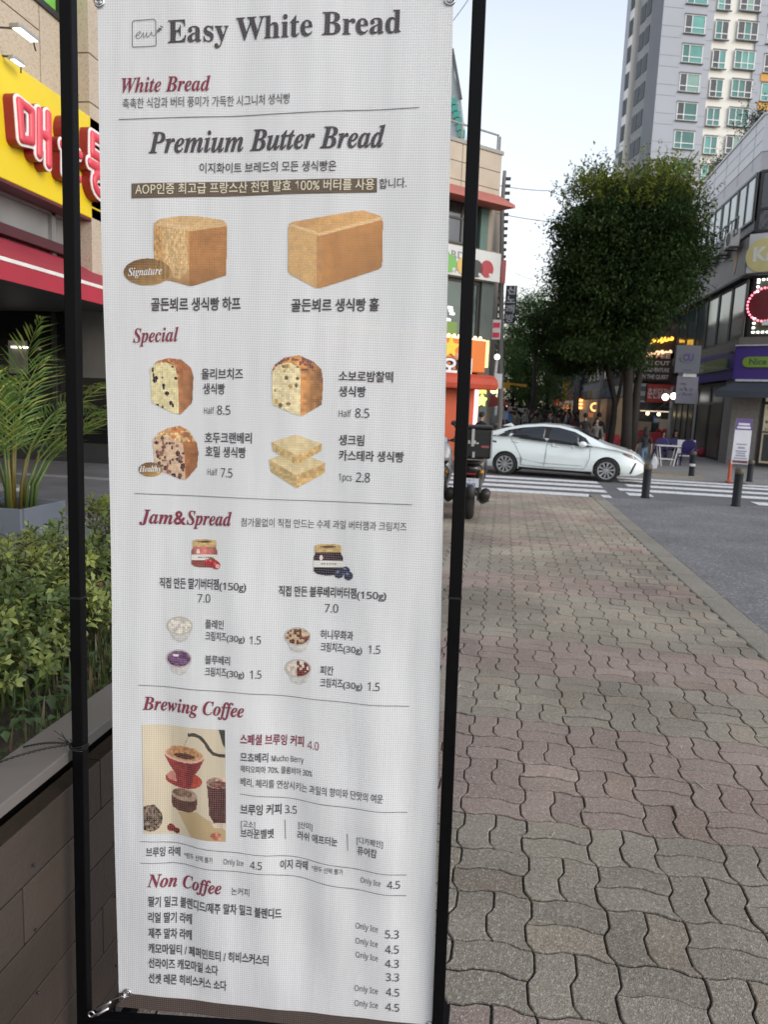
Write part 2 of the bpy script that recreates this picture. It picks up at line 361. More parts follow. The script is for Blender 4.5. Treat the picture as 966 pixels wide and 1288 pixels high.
# soil
mb = MB(); nx, ny = 24, 240
X = np.linspace(-2.0, PX0 - .1, nx); Y = np.linspace(-.4, 9.1, ny)
mb.add([(x, y, .715 + .012 * math.sin(x * 31 + y * 11) + RNG.normal(0, .006)) for y in Y for x in X], [(j * nx + i, j * nx + i + 1, (j + 1) * nx + i + 1, (j + 1) * nx + i) for j in range(ny - 1) for i in range(nx - 1)])
tag(mb.build('planter_soil', mat('soil', (.10, .08, .052), .95, .4, 30, .6, 150), smooth=True), kind='stuff')

# --- leaves in numbers
def leafset(P, D, U, L, Wd, cols, name, m, parent=None, fold=.25, droop=.2, wide=.48):
    """Pointed leaves (4 faces each: two halves, two segments) at P, along D, with up U."""
    P, D, U = np.asarray(P, float), np.asarray(D, float), np.asarray(U, float); n = len(P)
    D /= np.linalg.norm(D, axis=1, keepdims=True) + 1e-9; Sd = np.cross(D, U); Sd /= np.linalg.norm(Sd, axis=1, keepdims=True) + 1e-9; N = np.cross(Sd, D)
    L = np.broadcast_to(L, n)[:, None]; Wd = np.broadcast_to(Wd, n)[:, None]
    mid = P + D * L * wide - N * L * droop * .1
    V = np.stack([P, mid - Sd * Wd / 2 + N * Wd * fold, mid, mid + Sd * Wd / 2 + N * Wd * fold, P + D * L - N * L * droop], 1).reshape(-1, 3)
    b = np.arange(n)[:, None] * 5
    F = np.concatenate([b + np.array([[0, 2, 1]]), b + np.array([[0, 3, 2]]), b + np.array([[1, 2, 4]]), b + np.array([[2, 3, 4]])], 1).reshape(-1, 3)
    me = bpy.data.meshes.new(name); me.vertices.add(len(V)); me.vertices.foreach_set('co', V.astype(np.float32).ravel())
    me.loops.add(len(F) * 3); me.loops.foreach_set('vertex_index', F.astype(np.int32).ravel()); me.polygons.add(len(F))
    me.polygons.foreach_set('loop_start', np.arange(0, len(F) * 3, 3, dtype=np.int32)); me.update(calc_edges=True); me.validate()
    at = me.attributes.new('col', 'FLOAT_COLOR', 'FACE'); c = np.repeat(np.asarray(cols, float), 4, 0); at.data.foreach_set('color', np.concatenate([c, np.ones((len(c), 1))], 1).astype(np.float32).ravel())
    return link(name, me, m, parent)
def unit(n):
    v = RNG.normal(0, 1, (n, 3)); return v / np.linalg.norm(v, axis=1, keepdims=True)
leaf_m = mat('hedge_leaf', (0, 0, 0), .42, .18, 9, attr='col', trans=.22)
hg = thing('hedge', 'dense green leafy hedge growing in the brown planter', 'hedge', (-1.35, 3, .8))
def hedge():
    P = []; D = []; U = []; Ls = []; Cs = []; st = MB()
    nS = 2500
    for k in range(nS):
        y = 1.05 + 5.6 * RNG.random() ** 1.7
        t = RNG.random(); bumpy = .035 * math.sin(y * 5.1) + .03 * math.sin(y * 12.7 + 1)
        # outline in the cross-section: front slope, rounded top, back
        if t < .58: q = t / .58; x, z, nx_, nz_ = -1.1 - .10 * q + bumpy * .7, .93 + .2 * q, .8, .35 + .5 * q
        else: q = (t - .58) / .42; x, z, nx_, nz_ = -1.19 - .42 * q, 1.13 + .035 * math.sin(q * PI) + bumpy, .3 - .6 * q, 1.
        dep = RNG.random() ** 2 * .16; nrm = np.array([nx_, RNG.normal(0, .35), nz_]); nrm /= np.linalg.norm(nrm)
        x, y, z = x * 1.145, y * 1.145, 1.59 - (1.59 - z) * 1.145; tip = np.array([x, y, z]) - nrm * dep + RNG.normal(0, .02, 3); d = nrm + RNG.normal(0, .35, 3) + (0, 0, .25); d /= np.linalg.norm(d)
        ln = RNG.uniform(.07, .16); root = tip - d * ln; st.tube([root, tip], [.0022, .0012], 4, False)
        tone = RNG.random(); young = dep < .03 and RNG.random() < .5
        m = int(RNG.integers(12, 19))
        for i in range(m):
            f = (i + .5) / m; ang = i * 2.4 + RNG.random(); a = np.cross(d, (0, 0, 1.)) + 1e-6; a /= np.linalg.norm(a); b = np.cross(d, a)
            side = a * math.cos(ang) + b * math.sin(ang); dd = side * (1.1 - .4 * f) + d * (.2 + .6 * f) + RNG.normal(0, .22, 3)
            P.append(root + d * ln * (.25 + .75 * f)); D.append(dd); U.append(d + RNG.normal(0, .2, 3)); Ls.append(RNG.uniform(.026, .05) * (1 - .25 * f))
            c = np.array((.17, .235, .062)) * (1 - .5 * tone) if not young else np.array((.31, .36, .09))
            if RNG.random() < .012: c = np.array((.2, .11, .05))
            Cs.append(c * RNG.uniform(.75, 1.25))
    Ls = np.array(Ls); o = leafset(P, D, U, Ls, Ls * .44, Cs, 'leaves', leaf_m, fold=.10, wide=.6); o.parent = hg; o.matrix_parent_inverse = Matrix.Translation(hg.location).inverted()
    P0(st, 'twigs', mat('twig', (.07, .05, .03), .8), par=hg)
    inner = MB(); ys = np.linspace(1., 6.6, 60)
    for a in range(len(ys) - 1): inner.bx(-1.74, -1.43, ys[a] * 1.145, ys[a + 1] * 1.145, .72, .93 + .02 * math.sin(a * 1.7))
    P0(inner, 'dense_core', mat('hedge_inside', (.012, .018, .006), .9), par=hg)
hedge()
def grass():
    n = 4600; P = []; D = []; U = []; Ls = []; Cs = []
    for k in range(n):
        y = .5 + 4.5 * RNG.random() ** 1.4; x = RNG.uniform(-1.34, -1.03); cl = math.sin(y * 6 + x * 9) + RNG.normal(0, .5)
        if cl < -.2: continue
        P.append((x, y, .70 + .02 * RNG.random())); a = RNG.uniform(0, 2 * PI); t = RNG.uniform(.3, 1.2)
        D.append((math.cos(a) * t, math.sin(a) * t, 1)); U.append((math.cos(a), math.sin(a), -.4)); Ls.append(RNG.uniform(.04, .12))
        Cs.append(np.array((.10, .14, .04) if RNG.random() > .35 else (.19, .15, .08)) * RNG.uniform(.6, 1.2))
    Ls = np.array(Ls); tag(leafset(P, D, U, Ls, np.maximum(.006, Ls * .09), Cs, 'grass', leaf_m, droop=.35), kind='stuff')
    n = 900; P = []; D = []; U = []; Ls = []; Cs = []
    for k in range(n):
        y = .6 + 3 * RNG.random(); x = RNG.uniform(-1.32, -1.03); a = RNG.uniform(0, 2 * PI)
        P.append((x, y, .72 + .05 * RNG.random())); D.append((math.cos(a), math.sin(a), .5)); U.append((0, 0, 1)); Ls.append(RNG.uniform(.02, .06)); Cs.append(np.array((.07, .12, .035)) * RNG.uniform(.7, 1.3))
    Ls = np.array(Ls); tag(leafset(P, D, U, Ls, Ls * .5, Cs, 'undergrowth', leaf_m), kind='stuff')
grass()

# --- potted areca palm
pot_c = gnd(30, 641, .78, 0)
pot_c = np.array([-3.74, 5.13, 0])
pp = thing('planter_pot', 'square slate grey planter pot on the terrace under the palm', 'planter', (pot_c[0], pot_c[1], TZ))
mb = MB(); w = .27
for s in (-1, 1):
    mb.bx(-w, w, s * w - .015, s * w + .015, 0, .24); mb.bx(s * w - .015, s * w + .015, -w + .015, w - .015, 0, .24)
mb.build('wall', mat('pot_grey', (.17, .19, .22), .5, .1, 4), pp, bevel=.004)
mb = MB(); mb.bx(-w + .02, w - .02, -w + .02, w - .02, .05, .19); mb.build('soil', MATS['soil'], pp)
pa = thing('palm', 'bushy potted areca palm with arching feather fronds in the grey pot', 'palm', (pot_c[0], pot_c[1], TZ + .19))
def palm():
    P = []; D = []; U = []; Ls = []; Wd = []; Cs = []; stm = MB(); rach = MB()
    for k in range(21):
        a = k * 2.4 + RNG.random() * .5; r0 = .02 + .16 * RNG.random(); base = np.array([r0 * math.cos(a), r0 * math.sin(a), 0])
        ln = RNG.uniform(.9, 1.5); lean = RNG.uniform(.15, .85); out = np.array([math.cos(a), math.sin(a), 0])
        hst = RNG.uniform(.3, .5); top = base + out * lean * .15 + (0, 0, hst)
        stm.tube([base, base + out * .02 + (0, 0, hst * .5), top], [.016, .013, .009], 6, col=tuple(np.array((.16, .13, .03) if RNG.random() < .5 else (.08, .13, .03)) * RNG.uniform(.7, 1.2)))
        pts = [top]; d = out * lean + np.array([0, 0, 1.]); d /= np.linalg.norm(d)
        for i in range(14):
            d = d + out * .055 * lean * 2 - np.array([0, 0, .022 + .085 * lean * i / 8]); d /= np.linalg.norm(d); pts.append(pts[-1] + d * ln / 14)
        pts = np.array(pts); rach.tube(pts, np.linspace(.006, .0015, 15), 5, False, col=(.14, .2, .04))
        for i in range(1, 15):
            for rep in ((0, .5) if i % 2 else (0,)):
                q = pts[i - 1] + (pts[i] - pts[i - 1]) * (.5 + rep) if rep == 0 else pts[i]; t = pts[i] - pts[i - 1]; t /= np.linalg.norm(t); sd_ = np.cross(t, (0, 0, 1.)); sd_ /= np.linalg.norm(sd_) + 1e-6; u = np.cross(sd_, t)
                f = i / 14; l = .30 * math.sin(PI * (.16 + .8 * f)) + .04
                for s in (-1, 1):
                    P.append(q); D.append(sd_ * s * (.85 - .45 * f) + t * (.6 + .5 * f) + u * .22); U.append(u); Ls.append(l * RNG.uniform(.85, 1.15)); Wd.append(.015)
                    Cs.append(np.array((.13, .22, .05) if RNG.random() < .65 else (.27, .32, .07)) * RNG.uniform(.7, 1.3))
    leafset(P, D, U, np.array(Ls), np.array(Wd), Cs, 'fronds', mat('palm_leaf', (0, 0, 0), .35, .1, 5, attr='col', trans=.25), pa, fold=.3, droop=.42)
    stm.build('stems', mat('palm_stem', (0, 0, 0), .5, attr='col'), pa, smooth=True); rach.build('frond_ribs', MATS['palm_stem'], pa)
palm()

# --- restaurant building, stone cladding, sign and awning
rb = thing('restaurant_building', 'beige stone clad restaurant building behind the yellow sign', 'building', (-5, 5, 0))
FX = -5.0
stone = speckle('beige_granite', (.50, .42, .33), (.34, .26, .18), 85, .75, .15, .8, .05)
mb = MB(); ys = [-4, -1.9, .2, 2.3, 4.4, 6.0, 7.55]
zs = [2.82, 3.6, 4.62, 5.22, 5.85]
for a, b in zip(ys[:-1], ys[1:]):
    for c, d in zip(zs[:-1], zs[1:]):
        if c > 5.2 and b > 6.3: 
            mb.bx(FX - .3, FX, a + .006, b - .006, c + .006, 5.48); continue
        mb.bx(FX - .3, FX, a + .006, b - .006, c + .006, d - .006)
    if b < 6.3: mb.bx(FX - .3, FX, a + .006, b - .006, 5.856, 8.8)
for c, d in ((2.82, 3.6), (3.6, 4.7), (4.7, 5.2), (5.2, 6.6), (6.6, 9)): mb.bx(FX - .3, FX + .28, 8.0, 8.45, c + .006, d - .006); mb.bx(FX - .3, FX + .3, 8.462, 12.4, c + .006, d - .006)
mb.bx(FX - .3, FX, 7.56, 7.99, 2.82, 5.48)
P0(mb, 'stone_cladding', stone, .004, par=rb)
mb = MB(); mb.bx(-9.6, FX - .32, -4, 12.4, 2.85, 9); P0(mb, 'wall', mat('wall_backing', (.09, .075, .06), .8), par=rb)
mb = MB(); mb.bx(FX - .2, FX - .05, 6.02, 7.98, 5.52, 7.6); P0(mb, 'window', mat('green_panel', (.17, .42, .07), .3, .15, 1.2, emit=(.2, .6, .1), estr=.12), par=rb)
mb = MB(); mb.bx(FX - .05, FX + .03, 5.98, 8.0, 5.47, 5.53); mb.bx(FX - .05, FX + .02, 7.92, 8.0, 5.53, 7.6); P0(mb, 'window_frame', mat('dark_frame', (.02, .02, .022), .4), par=rb)
# ground floor set back under the awning: dark glazing
mb = MB(); mb.bx(-9.4, -9.2, -4, 10.6, TZ, 2.85); mb.bx(-9.4, -4.72, 10.6, 10.8, TZ + .3, 2.85); P0(mb, 'glazing', glass('dark_glazing', (.012, .012, .013), .12), par=rb)
mb = MB()
for x in (-9.1, -8.0, -6.9, -5.8, -4.78): mb.bx(x - .03, x + .03, 10.55, 10.6, TZ + .3, 2.85)
mb.bx(-9.2, -4.7, 10.5, 10.6, TZ, TZ + .3); P0(mb, 'glazing_frame', mat('anodised', (.05, .05, .052), .4), par=rb)
pA, pB = atY(9, 428, 10.45), atY(33, 470, 10.45); mb = MB(); mb.bx(pA[0], pB[0], 10.46, 10.49, pB[2], pA[2]); P0(mb, 'reflection_panel', mat('dim_reflection', (.16, .15, .13), .4, .5, 3, emit=(1, .95, .85), estr=.02), par=rb)  # added glowing panel stands in for a pale block reflected in the glazing
pA, pB = atY(12, 435, 10.4), atY(32, 438, 10.4); mb = MB(); mb.bx(pA[0], pB[0], 10.42, 10.455, pB[2], pA[2]); P0(mb, 'strip_light_or_reflection', glow('strip_light_or_reflection', (1, .93, .8), 1.2), par=rb)  # added glowing strip: the white line within that reflection, no lamp here
mb = MB(); mb.bx(-6.3, -4.75, 10.36, 10.49, 1.75, 2.8); P0(mb, 'grey_panel', mat('pier_grey', (.20, .195, .19), .6, .12, 3), par=rb)
mb = MB(); mb.bx(-9.2, FX, -4, 10.5, 2.72, 2.82); P0(mb, 'soffit', mat('soffit_panel', (.12, .12, .12), .5), par=rb)
mb = MB()                                                # clerestory strip between awning and sign
for y in np.arange(-3.9, 8, 1.15): mb.bx(FX + .005, FX + .05, y, y + .07, 2.84, 3.5)
mb.bx(FX + .005, FX + .06, -4, 8, 2.95, 3.0); mb.bx(FX + .01, FX + .05, -4, 8, 3.42, 3.5); P0(mb, 'clerestory_frame', mat('steel_trim', (.32, .32, .33), .35, metal=.6), par=rb)
mb = MB(); mb.bx(FX - .02, FX + .004, -4, 7.98, 2.84, 3.5); P0(mb, 'clerestory', glass('clerestory_glass', (.22, .22, .22), .15), par=rb)
for y in (6.9, 9.2): mb = MB(); mb.bx(-8.9, -8.88, y, y + .5, 1.2, 1.24); P0(mb, 'strip_light_or_reflection', glow('strip_light_or_reflection', (1, .93, .8), 1.2), par=rb)
# sign
SX = -4.72
sg = thing('shop_sign', 'yellow fascia sign with big red and white three-dimensional Korean letters', 'sign', (SX, 5, 3.5))
z0, z1 = atX(0, 223, SX)[2], atX(0, 68, SX)[2]
mb = MB(); mb.bx(FX + .01, SX, -3.5, 9.6, z0, z1); P0(mb, 'sign_panel', mat('sign_yellow', (.80, .60, .018), .38, .05, 2), .01, par=sg)
mb = MB(); mb.bx(FX + .01, SX - .002, -3.5, 9.6, z0 - .03, z0 - .004); P0(mb, 'lower_trim', mat('trim_maroon', (.12, .02, .03), .5), par=sg)
def puffy(strokes, r, n=64):
    """Rounded lettering: every point within r of the strokes, as a trimmed grid (vertices, faces, distance)."""
    G = np.linspace(-.25, 1.25, n + 1); X, Y = np.meshgrid(G, G); P = np.stack([X, Y], -1).reshape(-1, 2)
    def sdf(p):
        d = np.full(len(p), 9.)
        for ln in strokes:
            for a, b in zip(ln, ln[1:]):
                a, b = np.array(a, float), np.array(b, float); t = np.clip(((p - a) @ (b - a)) / max(1e-9, (b - a) @ (b - a)), 0, 1); d = np.minimum(d, np.linalg.norm(p - a - t[:, None] * (b - a), axis=1))
        return d
    D = sdf(P); e = 1e-3; gx = (sdf(P + (e, 0)) - sdf(P - (e, 0))) / (2 * e); gy = (sdf(P + (0, e)) - sdf(P - (0, e))) / (2 * e)
    quad = [(j * (n + 1) + i, j * (n + 1) + i + 1, (j + 1) * (n + 1) + i + 1, (j + 1) * (n + 1) + i) for j in range(n) for i in range(n)]
    F = [q for q in quad if min(D[list(q)]) < r]
    out = D > r; P = P.copy(); P[out] -= np.stack([gx, gy], -1)[out] * (D[out] - r)[:, None] * 1.0
    used = sorted({i for q in F for i in q}); mp = {i: k for k, i in enumerate(used)}
    return P[used], [tuple(mp[i] for i in q) for q in F], np.minimum(D[used], r)
def puffy_mesh(strokes, r, w, h, d0, d1, bulge):
    P, F, D = puffy(strokes, r); k = len(P); zf = d1 + bulge * np.sqrt(np.clip(1 - (D / r) ** 2, 0, 1))
    vs = [(zf[i], P[i, 0] * w, P[i, 1] * h) for i in range(k)] + [(d0, P[i, 0] * w, P[i, 1] * h) for i in range(k)]
    cnt = {}
    for q in F:
        for a, b in zip(q, q[1:] + q[:1]): cnt[(a, b)] = 1
    fs = list(F) + [tuple(k + i for i in q[::-1]) for q in F] + [(b, a, k + a, k + b) for (a, b) in cnt if (b, a) not in cnt]
    return MB().add(vs, fs)
RING = lambda cx, cy, rx, ry: [[(cx + rx * math.cos(a), cy + ry * math.sin(a)) for a in np.linspace(0, 2 * PI, 17)]]
LET = {'mae': [[(.05, .9), (.42, .86), (.40, .28), (.10, .22), (.05, .9)], [(.66, .95), (.62, .10)], [(.66, .55), (.92, .53)], [(.94, 1.0), (.92, .0)]],
       'un': RING(.5, .82, .24, .17) + [[(.0, .50), (1.0, .50)], [(.52, .50), (.52, .32)], [(.12, .30), (.10, .02), (.9, .02)]],
       'dong': [[(.88, .98), (.14, .98), (.12, .66), (.92, .64)], [(.5, .64), (.5, .48)], [(.0, .46), (1.0, .46)]] + RING(.5, .16, .30, .17)}
for ch, pxl, pxr, yt, yb in (('mae', 15, 65, 118, 212), ('un', 72, 101, 140, 236), ('dong', 107, 140, 160, 258)):
    ym = (yt + yb) / 2; ya, yb_ = atX(pxl, ym, SX + .1)[1], atX(pxr, ym, SX + .1)[1]; zt, zb = atX((pxl + pxr) / 2, yt + 8, SX + .1)[2], atX((pxl + pxr) / 2, yb - 8, SX + .1)[2]
    w, h = (yb_ - ya) / 1.24, (zt - zb) / 1.2; ya, zb = ya + .12 * w, zb + .1 * h
    Lt = thing('letter', None, None, (SX, ya, zb)); Lt.parent = sg; Lt.matrix_parent_inverse = wmat(sg).inverted()
    for nm, r, d0, d1, bu, m in (('maroon_side', .138, 0, .10, 0, mat('letter_maroon', (.26, .012, .028), .4)), ('outline', .131, .101, .112, .004, mat('letter_white', (.82, .80, .80), .4)), ('red_face', .082, .105, .124, .02, mat('letter_red', (.72, .07, .10), .3, .18, 1.5))):  # the extruded letter sides are dark red themselves
        puffy_mesh(LET[ch], r, w, h, d0, d1, bu).build(nm, m, Lt, smooth=nm == 'red_face')
# awning
aw = thing('awning', 'dark red fabric awning with a white stripe along its valance', 'awning', (-4.7, 5, 2.7))
AX = -4.22
za, zb, zc = atX(0, 322, AX)[2], atX(0, 327, AX)[2], atX(0, 351, AX)[2]
mb = MB(); mb.prism([(FX + .02, -3.6, 3.02), (AX, -3.6, za), (AX, -3.6, za - .012), (FX + .02, -3.6, 3.0)], (0, 12.6, 0)); P0(mb, 'canopy', mat('awning_red', (.36, .03, .05), .7, .12, 4, .1, trans=.1), par=aw)
mb = MB(); mb.bx(AX - .008, AX + .012, -3.6, 9.0, zb, za); P0(mb, 'white_stripe', mat('awning_white', (.72, .70, .66), .6), par=aw)
mb = MB(); mb.bx(AX - .008, AX + .006, -3.6, 9.0, zc, zb - .002); P0(mb, 'valance', mat('valance_red', (.38, .025, .045), .7, .1, 3), par=aw)
mb = MB(); mb.bx(FX + .01, FX + .12, -3.6, 9.0, 3.03, 3.13); P0(mb, 'cassette', mat('awning_box', (.07, .015, .02), .5), par=aw)
# sign floodlights
for px, py, lab in ((30, 41, 'white LED floodlight on a bracket against the beige stone above the yellow sign'), (20, 76, 'small white LED tube lamp just over the yellow sign edge')):
    p = atX(px, py, -4.62); fl = thing('floodlight', lab, 'floodlight', p, 0)
    mb = MB(); s = 1 if py < 60 else .55
    mb.box((0, 0, 0), (.10 * s, .30 * s, .035)); mb.build('housing', mat('lamp_grey', (.36, .36, .36), .4, metal=.4), fl, bevel=.006)
    mb = MB(); mb.box((.01, 0, -.021), (.08 * s, .26 * s, .006)); mb.build('lens', glow('lamp_white', (1, .98, .95), .85), fl)
    mb = MB(); mb.bar((0, -.05, .01), (-.36, -.05, .04), .014); mb.bar((0, .12 * s, .01), (-.05, .24 * s, -.05), .012); mb.build('bracket', mat('bracket_dark', (.05, .05, .05), .5), fl)

# ================================================================== THE MENU BANNER AND ITS FRAME
# plane of the frame: leaning back a little, right side slightly further away
PN = np.array([-.077, 1, -.035]); PN /= np.linalg.norm(PN); PC = np.array([-.85, 1.38, .2])
def onplane(px, py, off=0.): d = ray(px, py); return EYE + d * (((PC - PN * off - EYE) @ PN) / (d @ PN))
PU = np.array([1, .077, 0.]); PU /= np.linalg.norm(PU); PV = np.cross(PU, PN); PV = -PV if PV[2] < 0 else PV
def ab(px, py): q = onplane(px, py) - PC; return np.array([q @ PU, q @ PV])
def wavy(a, b):
    """Depth of the cloth's soft folds, metres towards the viewer."""
    e = np.clip((a - .08) / .1, 0, 1) * np.clip((.78 - a) / .1, 0, 1); low = np.clip((1.3 - b) / 1.2, 0, 1) ; e = e * np.clip((b + .02) / .35, .12, 1)
    return e * (.0045 * np.sin(a * 21 + 1.5 * np.sin(b * 2.3)) + .0026 * np.sin(a * 47 + b * 5) * (.4 + low) + .003 * np.sin(b * 9 + a * 4)) * (.5 + low) + .0024 * np.sin(b * 23 + a * 15) * low * e
def cloth(a, b, off=0.):
    a, b = np.asarray(a, float), np.asarray(b, float)
    return PC + a[..., None] * PU + b[..., None] * PV - (wavy(a, b) + off)[..., None] * PN if np.ndim(a) else PC + a * PU + b * PV - (wavy(a, b) + off) * PN
def printed(name, col, rough=.55, attr=None, trans=.0):
    """Ink or cloth with the weave of a mesh banner: UVs are metres on the cloth."""
    m = bpy.data.materials.new(name); m.use_nodes = True; n = m.node_tree; b = n.nodes['Principled BSDF']; b.inputs['Roughness'].default_value = rough; b.inputs['Specular IOR Level'].default_value = .25
    uv = n.nodes.new('ShaderNodeUVMap'); sp = n.nodes.new('ShaderNodeSeparateXYZ'); n.links.new(uv.outputs[0], sp.inputs[0])
    def math_(op, a, b2=None):
        q = n.nodes.new('ShaderNodeMath'); q.operation = op
        for i, v in enumerate((a, b2)):
            if v is None: continue
            if isinstance(v, (int, float)): q.inputs[i].default_value = v
            else: n.links.new(v, q.inputs[i])
        return q.outputs[0]
    per = 2 * PI / .0049
    sx = math_('SINE', math_('MULTIPLY', sp.outputs[0], per)); sy = math_('SINE', math_('MULTIPLY', sp.outputs[1], per))
    thr = math_('MAXIMUM', sx, sy)                       # high on the threads, low in the holes
    z = n.nodes.new('ShaderNodeTexNoise'); z.inputs['Scale'].default_value = 14; z.inputs['Detail'].default_value = 3; n.links.new(uv.outputs[0], z.inputs['Vector'])
    mp = n.nodes.new('ShaderNodeMapRange'); mp.inputs['From Min'].default_value = -.6; mp.inputs['From Max'].default_value = .7
    mp.inputs['To Min'].default_value = .84; mp.inputs['To Max'].default_value = 1.05; n.links.new(thr, mp.inputs['Value'])
    st = n.nodes.new('ShaderNodeMapping'); st.inputs['Scale'].default_value = (26, 3.2, 1); n.links.new(uv.outputs[0], st.inputs['Vector'])
    z2 = n.nodes.new('ShaderNodeTexNoise'); z2.inputs['Scale'].default_value = 1; z2.inputs['Detail'].default_value = 4; n.links.new(st.outputs[0], z2.inputs['Vector'])
    mr = n.nodes.new('ShaderNodeMapRange'); mr.inputs['From Min'].default_value = .3; mr.inputs['From Max'].default_value = .7; mr.inputs['To Min'].default_value = .96; mr.inputs['To Max'].default_value = 1.04
    n.links.new(z2.outputs['Fac'], mr.inputs['Value'])
    f = math_('MULTIPLY', mp.outputs[0], mr.outputs[0])
    sc = n.nodes.new('ShaderNodeVectorMath'); sc.operation = 'SCALE'
    if attr: at = n.nodes.new('ShaderNodeAttribute'); at.attribute_name = attr; n.links.new(at.outputs['Color'], sc.inputs[0])
    else: sc.inputs[0].default_value = col
    n.links.new(f, sc.inputs['Scale'])
    hole = n.nodes.new('ShaderNodeMapRange'); hole.inputs['From Min'].default_value = -.75; hole.inputs['From Max'].default_value = -.2; hole.inputs['To Min'].default_value = .34 if trans or not attr else .55; hole.inputs['To Max'].default_value = 0
    n.links.new(thr, hole.inputs['Value'])
    if not trans:
        mw = n.nodes.new('ShaderNodeMix'); mw.data_type = 'RGBA'; n.links.new(hole.outputs[0], mw.inputs[0]); n.links.new(sc.outputs[0], mw.inputs[6]); mw.inputs[7].default_value = (.48, .49, .5, 1)
        n.links.new(mw.outputs[2], b.inputs['Base Color'])
    else: n.links.new(sc.outputs[0], b.inputs['Base Color'])
    bp = n.nodes.new('ShaderNodeBump'); bp.inputs['Strength'].default_value = .25; bp.inputs['Distance'].default_value = .0006; n.links.new(thr, bp.inputs['Height'])
    b2 = n.nodes.new('ShaderNodeBump'); b2.inputs['Strength'].default_value = .35; b2.inputs['Distance'].default_value = .006; n.links.new(z2.outputs['Fac'], b2.inputs['Height']); n.links.new(bp.outputs[0], b2.inputs['Normal'])
    n.links.new(b2.outputs[0], b.inputs['Normal'])
    if trans:
        tr = n.nodes.new('ShaderNodeBsdfTranslucent'); n.links.new(sc.outputs[0], tr.inputs[0]); ms = n.nodes.new('ShaderNodeMixShader'); ms.inputs[0].default_value = trans
        n.links.new(b.outputs[0], ms.inputs[1]); n.links.new(tr.outputs[0], ms.inputs[2])
        tp = n.nodes.new('ShaderNodeBsdfTransparent'); m2 = n.nodes.new('ShaderNodeMixShader')
        hh = math_('MULTIPLY', hole.outputs[0], .3); n.links.new(hh, m2.inputs[0]); n.links.new(ms.outputs[0], m2.inputs[1]); n.links.new(tp.outputs[0], m2.inputs[2])
        n.links.new(m2.outputs[0], n.nodes['Material Output'].inputs[0])
    return m
def cloth_mesh(name, A, F, m, parent, off, cols=None, smooth=False):
    """A = (n,2) cloth coordinates in metres, F = faces; the shape is laid on the folds of the cloth."""
    A = np.asarray(A, float); P = cloth(A[:, 0], A[:, 1], off)
    me = bpy.data.meshes.new(name); me.from_pydata([tuple(p) for p in P], [], F)
    idx = np.empty(len(me.loops), np.int32); me.loops.foreach_get('vertex_index', idx)
    me.uv_layers.new(name='UVMap').data.foreach_set('uv', A[idx].astype(np.float32).ravel())
    if cols is not None:
        at = me.attributes.new('col', 'FLOAT_COLOR', 'FACE'); c = np.asarray(cols, float); at.data.foreach_set('color', np.concatenate([c, np.ones((len(c), 1))], 1).astype(np.float32).ravel())
    return link(name, me, m, parent, smooth)
# --- the cloth
cTL, cTR, cBL, cBR = ab(121.5, -6), ab(570.5, -12), ab(149.5, 1266), ab(544.5, 1306)
wTL = lambda t: cBL + (cTL - cBL) * t
NU, NV = 70, 190; A = []
for j in range(NV + 1):
    t = j / NV; l = cBL + (cTL - cBL) * t; r = cBR + (cTR - cBR) * t
    l = l + (-.004 * math.sin(t * 9) * math.sin(PI * t), 0)
    for i in range(NU + 1): A.append(l + (r - l) * i / NU)
F = [(j * (NU + 1) + i, j * (NU + 1) + i + 1, (j + 1) * (NU + 1) + i + 1, (j + 1) * (NU + 1) + i) for j in range(NV) for i in range(NU)]
white_cloth = printed('banner_mesh_cloth', (.83, .84, .85), trans=.22)
banner = cloth_mesh('menu_banner', A, F, white_cloth, None, 0, smooth=True)
tag(banner, 'tall white mesh menu banner of bread, jam and coffee hung in the black frame', 'banner')
def grid_quad(q, nx, ny):
    q = [np.array(p, float) for p in q]                  # TL TR BR BL
    A = [(q[3] * (1 - u) + q[2] * u) * (1 - v) + (q[0] * (1 - u) + q[1] * u) * v for v in np.linspace(0, 1, ny + 1) for u in np.linspace(0, 1, nx + 1)]
    return A, [(j * (nx + 1) + i, j * (nx + 1) + i + 1, (j + 1) * (nx + 1) + i + 1, (j + 1) * (nx + 1) + i) for j in range(ny) for i in range(nx)]
# brown hem along the foot and a folded seam down each side
t0 = .0165
A, F = grid_quad((cBL + (cTL - cBL) * t0, cBR + (cTR - cBR) * .0145, cBR + (0, .0004), cBL + (0.0, .0004)), 60, 3)
cloth_mesh('brown_hem', A, F, printed('hem_brown', (.085, .06, .05)), banner, .0008)
# --- lettering
INK = printed('ink_charcoal', (.07, .06, .066)); RED = printed('ink_wine', (.23, .032, .058)); CREAM = printed('ink_cream', (.72, .66, .5)); BROWN = printed('ink_brown', (.135, .098, .068)); GREY = printed('ink_grey', (.12, .11, .115)); WHITE = printed('ink_white', (.8, .8, .8))
T = []   # (part, ink, text, x0, y0, x1, y1, em px, bold)
def tx(part, ink, text, x0, y0, x1, y1, em, bold=.010): T.append((part, ink, text, x0, y0, x1, y1, em, bold))
tx('brand_heading', INK, serif('Easy White Bread', 0), 211.5, 55, 504, 41, 38.5, .004)
tx('section_heading', RED, serif('White Bread', 1), 153, 117, 264.5, 114, 25, .004)
tx('section_heading', INK, serif('Premium Butter Bread', 1), 187, 193, 484, 184.6, 36.5, .01)
tx('section_heading', RED, serif('Special', 1), 167.3, 431, 224.5, 429.4, 24.5, .004)
tx('section_heading', RED, serif('Jam', 1), 175, 657.8, 216.5, 659.6, 25, .008); tx('section_heading', RED, '&', 217.5, 659.4, 233, 660, 24, .02); tx('section_heading', RED, serif('Spread', 1), 233.5, 659.8, 291.5, 661.6, 25, .008)
